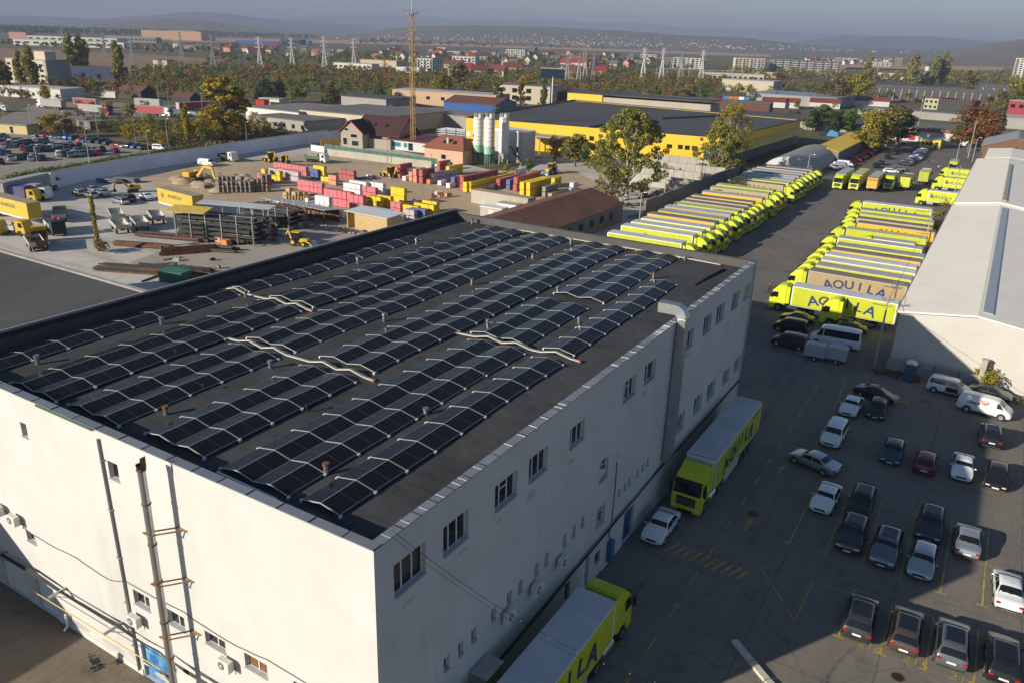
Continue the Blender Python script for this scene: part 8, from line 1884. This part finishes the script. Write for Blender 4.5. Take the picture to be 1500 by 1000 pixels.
# village specks on the hillside
vm=[mat('speck_white',(.5,.48,.44),.8),mat('speck_red',(.28,.09,.06),.8),mat('speck_grey',(.3,.3,.3),.8)]
bpy.context.view_layer.update()
dg=bpy.context.evaluated_depsgraph_get(); mb=MB(); g=random.Random(8); bm_=bmesh.new(); bm_.from_mesh(H1.data)
from mathutils.bvhtree import BVHTree
bv=BVHTree.FromBMesh(bm_); k=0
while k<520:
    px=g.triangular(300,1480,850); base=56+(px-560)*.026; py=base-abs(g.gauss(0,5.2))+3
    if py<np.interp(px,[p[0] for p in HP],[p[1] for p in HP])+3 and px>480: k+=1; continue
    d=ray(px,py).normalized(); hit=bv.ray_cast(EYE,d)
    if hit[0] is None:
        if d.z>-.001: k+=1; continue
        P=EYE+d*(-CAM_H/d.z)
        if P.length>9000: k+=1; continue
    else: P=hit[0]
    w_=g.uniform(4,8.5); mb.cbox((P.x,P.y,P.z+1.5),(w_,w_*g.uniform(.7,1.6),g.uniform(4,6.5)),g.choice((0,0,0,0,1,2)),g.uniform(0,3)); k+=1
tag(mb.ob('hill_village',vm),kind='stuff')
wood('hill_trees',[(500,64),(1100,78),(1480,90),(1480,82),(1100,72),(560,58)],.00016,(10,16),['dark_green','olive','brown'],21,14,2.6)
# ------------------------------------------------------------------ pylons
def lattice(name,px,py,top,label,group,m,w_=5.0,arms=3):
    p=at(px,py); H=hgt(px,py,top); t=thing(name,label,'pylon',(p.x,p.y,0),R(35),group); lg=MB(); br=MB()
    half=lambda z:(w_/2)*(1-z/(H*.62))*.85+.55 if z<H*.62 else .55+.0*z
    zs=[0,H*.14,H*.27,H*.38,H*.48,H*.56,H*.64,H*.72,H*.8,H*.88,H*.96]
    for a,b in zip(zs,zs[1:]):
        ha,hb=max(.5,half(a)),max(.5,half(b)); c=((-1,-1),(1,-1),(1,1),(-1,1))
        for i in range(4):
            x,y=c[i]; x2,y2=c[(i+1)%4]; lg.bar((x*ha,y*ha,a),(x*hb,y*hb,b),.34); br.bar((x*ha,y*ha,a),(x2*hb,y2*hb,b),.2); br.bar((x*hb,y*hb,b),(x2*hb,y2*hb,b),.18)
    lg.ob('leg',m,t); br.ob('brace',m,t); ar=MB()
    for i in range(arms):
        z=H*(.70+.12*i); L=3.6-.5*i; ar.bar((-L,0,z),(L,0,z),.3); ar.bar((-L,0,z),(0,0,z+1.4),.18); ar.bar((L,0,z),(0,0,z+1.4),.18)
    ar.bar((0,0,H*.96),(0,0,H),.3); ar.ob('crossarm',m,t); return t
pw=mat('pylon_white',(.66,.66,.64),.6); pg=mat('pylon_grey',(.30,.31,.31),.6)
for i,(a,l) in enumerate(zip([(314,108,50),(382,107,54),(429,105,55),(476,104,52),(519,102,56)],['greyer pylon at the left end of the row over the wood','white pylon second from left in the row over the wood','white pylon in the middle of the row over the wood','white pylon fourth in the row over the wood','white pylon at the right end of the row over the wood'])): lattice('pylon',*a,l,'pylons over the autumn wood',pg if i==0 else pw)
for a,l in zip([(941,119,70),(968,121,70),(1026,121,73),(996,122,75)],['white pylon at the left of the substation','white pylon second from left at the substation','big white pylon at the right of the substation','thin grey pylon in the middle of the substation']): lattice('pylon',*a,l,'pylons of the substation',pw if 'white' in l else pg)
for a,l in zip([(830,125,76),(847,126,78),(856,124,70),(868,125,77)],['grey lattice tower left of the pink house group','grey lattice tower in front of the pink house','tallest grey lattice tower by the crane','grey lattice tower right of the pink house']): lattice('lattice_tower',*a,l,'grey lattice towers in the wood',pg,4)
for a,l in zip([(154,83,55),(196,100,55),(267,89,46),(93,63,34),(126,61,33)],['distant thin pylon above the lone poplar','distant thin pylon right of the lone poplar','distant tall pylon before the long beige plant','distant pylon over the white halls, left one','distant pylon over the white halls, right one']): lattice('pylon',*a,l,'distant pylons',pg,4)
cr=at(853,110); t=thing('tower_crane','orange tower crane over the red roofed houses','crane',(cr.x,cr.y,0),R(25)); H=hgt(853,110,63); oc=PAINT['orange']; MB().bar((0,0,0),(0,0,H),1.2).ob('tower',oc,t); MB().bar((-14,0,H*.93),(4,0,H*.93),.9).ob('jib',oc,t); MB().cbox((4.6,0,H*.9),(2,1.2,2)).ob('counterweight',M['concrete'],t)
# substation frame
p=at(960,122); t=thing('substation','substation gantries with thin grey posts and beams in the wood','substation',(p.x,p.y,0),R(28)); ps=MB()
for i in range(9):
    MB().bar((i*10,0,0),(i*10,0,13),.5).ob('post',pg,t)
    if i<8: ps.bar((i*10,0,13),(i*10+10,0,13),.5); ps.bar((i*10,6,9),(i*10+10,6,9),.35)
ps.ob('beam',pg,t)
# ------------------------------------------------------------------ town
WC=[(mat('h_white',(.60,.58,.54),.85),'white'),(mat('h_cream',(.52,.45,.33),.85),'cream'),(mat('h_grey',(.33,.32,.31),.85),'grey'),(mat('h_pink',(.50,.27,.24),.85),'pink'),(mat('h_tan',(.40,.30,.20),.85),'tan')]
RC=[(rred,'red'),(rbr,'brown'),(rg,'grey'),(mat('roof_bright_red',(.30,.04,.035),.7,var=.15),'bright red'),(rd,'dark'),(mat('roof_orange',(.34,.12,.05),.75,var=.15),'orange')]
gh=random.Random(17); HM_={}
def house(px,py,W,D,H,gb,wi,ri,rz,label,group=None):
    key=(W,D,H,gb)
    if key not in HM_:
        m_=MB(); over=.5; s=gb/(D/2); m_.prism([(-over,H-over*s+.02),(D/2,H+gb+.02),(D/2,H+gb+.3),(-over,H-over*s+.3)],'x',-over,W+over); m_.prism([(D+over,H-over*s+.02),(D/2+.001,H+gb+.02),(D/2+.001,H+gb+.3),(D+over,H-over*s+.3)],'x',-over,W+over)
        HM_[key]=(MB().prism([(0,0),(D,0),(D,H),(D/2,H+gb),(0,H)],'x',0,W).mesh('wall',WC[0][0]),m_.mesh('roof',rred))
    p=at(px,py); t=thing('house',label,'house',(p.x,p.y,0),R(rz),group)
    for me,nm,mt in zip(HM_[key],('wall','roof'),(WC[wi][0],RC[ri][0])): o=link(nm,me,t); o.material_slots[0].link='OBJECT'; o.material_slots[0].material=mt
    me=HM_.setdefault('w',MB().box(-.8,-.08,0,.8,.001,1.5).mesh('window',M['glass']))
    for i in range(3): o=link('window',me,t); o.location=((i+.5)*W/3,0,H*.45)
    return t
spec=[(656,112,14,12,7,4.5,0,4,8,'white house with a dark roof at the town edge beside a red one'),(668,111,15,12,6.5,5,0,3,20,'white house with a bright red roof beside the dark roofed one'),(690,112,14,11,6,4,0,0,40,'white house with a red roof behind the dark roofed pair'),(715,112,16,12,6,4.5,1,0,10,'cream house with a long red roof right of the front pair'),(737,107,20,12,6,4.5,1,0,30,'large red roofed house behind the long red roof'),
(822,117,15,11,8,5,3,1,10,'pink gabled house in front of the grey lattice towers'),(836,115,12,10,7,4,3,1,40,'smaller pink house beside the gabled pink one'),(820,100,16,12,7,5,0,3,20,'white house under a bright red hipped roof left of the crane'),(838,101,18,12,8,5,0,3,20,'biggest bright red roof right under the crane'),(868,112,14,11,6,4,1,3,25,'cream house with bright red roof right of the lattice towers'),(650,100,22,12,5,4,4,1,10,'long brown roofed house behind the pale tree'),(558,98,12,10,5,4,0,1,30,'white house with brown roof left of the mast'),(580,88,12,10,6,4,0,2,15,'pale gabled house left of the mast in the town'),(694,75,14,10,7,5,0,3,40,'white gabled house with bright red roof in the middle of the town')]
for s in spec: house(*s)
cnt={}
for k in range(120):
    px=gh.choice([gh.uniform(250,560),gh.uniform(540,1000),gh.uniform(560,900),gh.uniform(1180,1300)]); py=np.interp(px,[250,560,1000,1300],[76,80,92,98])+gh.uniform(-7,13) if px<1000 else gh.uniform(88,96)
    if px<520: py=np.interp(px,[250,520],[72,78])+gh.uniform(-4,7)
    wi,ri=gh.choice((0,0,0,1,1,2,3,4)),gh.choice((0,0,1,1,2,2,3,4,5)); zone='left part of the distant town' if px<520 else ('middle of the distant town' if px<800 else 'right part of the distant town')
    dims=gh.choice(((12,10,5.5,4),(15,11,6,4.5),(18,12,6.5,4),(11,11,7,4)))
    lab=f"{WC[wi][1]} house with {RC[ri][1]} gabled roof in the {zone}"; house(px,py,*dims,wi,ri,gh.choice((0,15,30,60,75)),lab,lab.replace('house','houses',1))
def flats(name,label,px,py,W,D,fl,rz,wm,bands,n,roofm=None,cat='apartment block'):
    p=at(px,py); H=fl*3.0+.6; t=thing(name,label,cat,(p.x,p.y,0),R(rz)); MB().box(0,0,0,W,D,H).ob('wall',wm,t); MB().box(-.4,-.4,H+.002,W+.4,D+.4,H+.5).ob('roof',roofm or rl,t)
    me=MB().box(-W/n*.30,-.10,0,W/n*.30,.001,1.7).mesh('window',M['glass']); bm2=MB().box(-W/n*.42,-1.1,0,W/n*.42,-.11,1.0).mesh('balcony',bands)
    for f in range(fl):
        for i in range(n):
            o=link('window',me,t); o.location=((i+.5)*W/n,0,.8+f*3)
            if i%2==0 and f: o=link('balcony',bm2,t); o.location=((i+.5)*W/n,0,f*3)
    ms=MB().box(-.001,-1.3,0,.10,1.3,1.6).mesh('window',M['glass'])
    for f in range(fl):
        for i in range(max(1,int(D/5))): o=link('window',ms,t); o.location=(W,(i+.5)*D/max(1,int(D/5)),.8+f*3)
    return t
cw=WC[0][0]; gw=mat('flat_grey',(.22,.22,.23),.8,var=.1)
flats('apartment_block','white apartment block with balconies left in the row of flats',1075,105,42,18,6,25,cw,WC[1][0],8)
flats('apartment_block','grey and white apartment block second in the row of flats',1126,106,32,18,6,10,gw,cw,6,rd)
flats('apartment_block','grey and white apartment block third in the row of flats',1160,108,32,18,6,10,gw,cw,6,rd)
flats('apartment_block','grey and white apartment block at the right end of the flats',1195,110,32,20,6,10,gw,cw,6,rd)
flats('apartment_block','wide white banded block with dark window strips by the substation',985,100,46,20,5,15,cw,WC[2][0],7,rg)
flats('apartment_block','grey unfinished block left of the wide banded one',973,99,14,16,4,20,gw,WC[2][0],3,rd)
flats('apartment_block','pale block with small balconies behind the left substation pylon',937,89,34,18,4,15,cw,gw,6,rg)
flats('apartment_block','cream hotel block in the middle of the town with a dark right wing',741,85,38,16,5,12,cw,WC[1][0],8,rd); flats('apartment_block','dark wing forming the right end of the cream hotel block',775,84,12,18,6,12,gw,gw,3,rd)
flats('apartment_block','tall white tower block cut by the right edge of the photo',1481,118,40,18,10,-10,cw,WC[2][0],7)
flats('apartment_block','red and white terrace of flats left on the right horizon',1222,92,60,14,4,10,cw,PAINT['red'],10,rred); flats('apartment_block','low white terrace of flats behind the leftmost horizon poplar',1275,97,45,14,3,10,cw,gw,8,rred); flats('apartment_block','tan block of flats between the horizon poplars',1310,97,16,14,6,10,WC[4][0],gw,4)
flats('office_block','white office block left of the lattice mast in the wood edge',611,104,18,22,4,10,cw,gw,5,rg,'office'); flats('office_block','long white office block right behind the lattice mast',662,99,30,14,4,12,cw,gw,6,rl,'office')
flats('office_block','small white block at the left of the town centre',640,76,24,12,3,12,cw,gw,5,rg,'office'); flats('office_block','pale blue white block right of the small white block',655,83,26,14,3,12,cw,gw,5,rd,'office')
def bigbox(label,px,py,W,D,H,wm,rm,rz,name='industrial_building',cat='industrial building',n=0):
    t=block(name,label,cat,px,py,W,D,H,wm,rm,rz)
    if n: wins(t,W,H,n,1,0,H*.35,3,W/n*.6,H*.3)
    return t
bigbox('long orange beige plant on the left horizon',208,57,190,80,24,mat('plant_beige',(.46,.28,.17),.8),rl,22,n=0); bigbox('dark grey wing of the long orange beige plant',250,57,95,60,26,gw,rg,22,n=8)
bigbox('long white hall with green strip at the left horizon',20,66,190,40,9,cw,rl,25,n=12); bigbox('white flat hall behind the green striped one at the left',40,59,200,40,9,cw,rl,25,n=12); bigbox('red and white building left of the white flat hall',14,57,40,30,14,WC[3][0],rred,25); bigbox('grey long block behind the town trees at the left',155,61,120,24,12,gw,rl,25,n=14)
bigbox('blue and pink retail hall on the left horizon',345,64,130,50,9,PAINT['blue'],mat('roof_pink',(.5,.2,.2),.7),20); bigbox('dark unfinished block right of the blue and pink hall',410,65,60,40,13,M['chassis'],rd,20,n=6); bigbox('pale blue hall next to the dark unfinished block',432,65,40,30,10,PAINT['sky_blue'],rg,20)
bigbox('long hall with a yellow roof right of the pylon row',528,97,46,24,7,wl,mat('roof_yellow',(.50,.36,.06),.7,var=.1),12); bigbox('white low office with red strip under the right pylon',489,101,44,16,6,cw,rl,12,n=8)
bigbox('white low depot right of the yellow roofed hall',580,106,26,14,5,cw,rl,10); bigbox('pale long wall building behind the substation gantries',1028,118,62,16,8,wl,rl,12,n=12); bigbox('flat cream building right of the pale long one',1100,113,34,16,6,wl,rl,12)
bigbox('orange roofed low building left of the substation',914,92,34,16,5,wl,RC[5][0],12); bigbox('white garden centre with green sign right of the meadow',1285,115,44,20,7,cw,rl,0); MB
bigbox('small derelict hut alone in the brown field',225,100,14,12,7,wl,rd,20)
p=at(1357,110); t=thing('water_tower','white round tower with a green band between the poplars','water tower',(p.x,p.y,0)); H=hgt(1357,110,92); MB().tube([(0,0,0),(0,0,H*.7)],[4.5,3.4],14).ob('shaft',cw,t); MB().tube([(0,0,H*.7),(0,0,H)],3.9,14).ob('tank',PAINT['green'],t)
# ------------------------------------------------------------------ people
def person(p,rz,label,top,legs,hair=(.03,.02,.015),stride=.18,name='person'):
    """one continuous body grown from a joint skeleton, 1.76 m tall"""
    P=[(0,0,.93),(0,.01,1.15),(0,.02,1.40),(0,.02,1.50),(0,.03,1.62),(0,.03,1.74),
       (.20,.02,1.40),(.25,.0,1.13),(.25,.08,.88),(.26,.11,.79),(-.20,.02,1.40),(-.25,.03,1.13),(-.25,-.03,.88),(-.25,-.05,.79),
       (.10,0,.90),(.11,stride*.6,.49),(.11,stride*.5,.09),(.12,stride*.5+.17,.04),(-.10,0,.90),(-.11,-stride*.3,.49),(-.11,-stride,.09),(-.12,-stride+.17,.04)]
    E=[(0,1),(1,2),(2,3),(3,4),(4,5),(2,6),(6,7),(7,8),(8,9),(2,10),(10,11),(11,12),(12,13),(0,14),(14,15),(15,16),(16,17),(0,18),(18,19),(19,20),(20,21)]
    Rr=[.155,.15,.17,.06,.095,.085,.075,.05,.038,.035,.075,.05,.038,.035,.095,.065,.045,.04,.095,.065,.045,.04]
    me=bpy.data.meshes.new('person'); me.from_pydata(P,E,[]); o=bpy.data.objects.new(name,me); COL.objects.link(o)
    sk=o.modifiers.new('skin','SKIN'); o.modifiers.new('sub','SUBSURF').levels=1
    for v,r in zip(me.skin_vertices[0].data,Rr): v.radius=(r,r*.8 if r>.14 else r)
    me.skin_vertices[0].data[0].use_root=True
    bpy.context.view_layer.update(); ev=o.evaluated_get(bpy.context.evaluated_depsgraph_get()); bm=bpy.data.meshes.new_from_object(ev); o.modifiers.clear(); o.data=bm
    skin=mat('skin',(.42,.25,.17),.6); bm.materials.clear()
    for mt in (skin,top,legs,mat('hair',hair,.7),M['chassis']): bm.materials.append(mt)
    for pl in bm.polygons:
        z=pl.center.z; x=abs(pl.center.x)
        pl.material_index=4 if z<.10 else (2 if z<.95 and x<.2 else (0 if (z<.86 and x>.2) else (1 if z<1.5 else (3 if (z>1.68 or pl.center.y<.0) else 0)))); pl.use_smooth=True
    h=MB()
    for s in (-1,1):
        c=Vector((s*.255,.12 if s>0 else -.05,.76))
        for k in range(4): h.tube([c+Vector((0,(k-1.5)*.018,0)),c+Vector((-s*.012,(k-1.5)*.02,-.05-.008*(1.5-abs(k-1.5)))),c+Vector((-s*.03,(k-1.5)*.02,-.085)) ],[.009,.008,.006],5)
        h.tube([c+Vector((-s*.005,.035,.02)),c+Vector((-s*.02,.055,-.03))],[.011,.008],5)
    h.ob('hand_fingers',skin,o); f=MB(); f.cbox((0,.125,1.615),(.028,.03,.045)); f.cbox((.033,.113,1.645),(.025,.01,.012)); f.cbox((-.033,.113,1.645),(.025,.01,.012)); f.cbox((0,.112,1.575),(.05,.01,.012)); f.ob('face_feature',skin,o)
    o.location=(p.x,p.y,.02); o.rotation_euler=(0,0,R(rz)); return tag(o,label,'person')
jk=mat('cloth_maroon',(.07,.03,.035),.9); dk=mat('cloth_dark',(.02,.02,.025),.9); rdj=mat('cloth_red',(.25,.05,.04),.9); lt=mat('cloth_light',(.4,.4,.42),.9)
person(at(1126,431),170,'person in a dark maroon jacket standing at the nose of the nearest lime lorry',jk,dk)
person(at(1359,241),200,'person in dark clothes on the road before the gate kiosk, left one',dk,dk)
person(at(1365,242),160,'person in red on the road before the gate kiosk, right one',rdj,dk)
person(at(1374,250),10,'person in pale clothes walking on the road nearest the far lamp post',lt,dk)
person(at(303.5,241.5),90,'person in dark clothes beside the white van by the boundary wall, left one',dk,dk)
person(at(307.5,241.5),120,'person in dark clothes beside the white van by the boundary wall, right one',dk,jk)
# drop unused prototypes that were never placed
for k,o in list(PROTO.items())+list(LP.items()):
    if o.get('label') is None:
        for c in list(o.children_recursive): bpy.data.objects.remove(c)
        bpy.data.objects.remove(o)
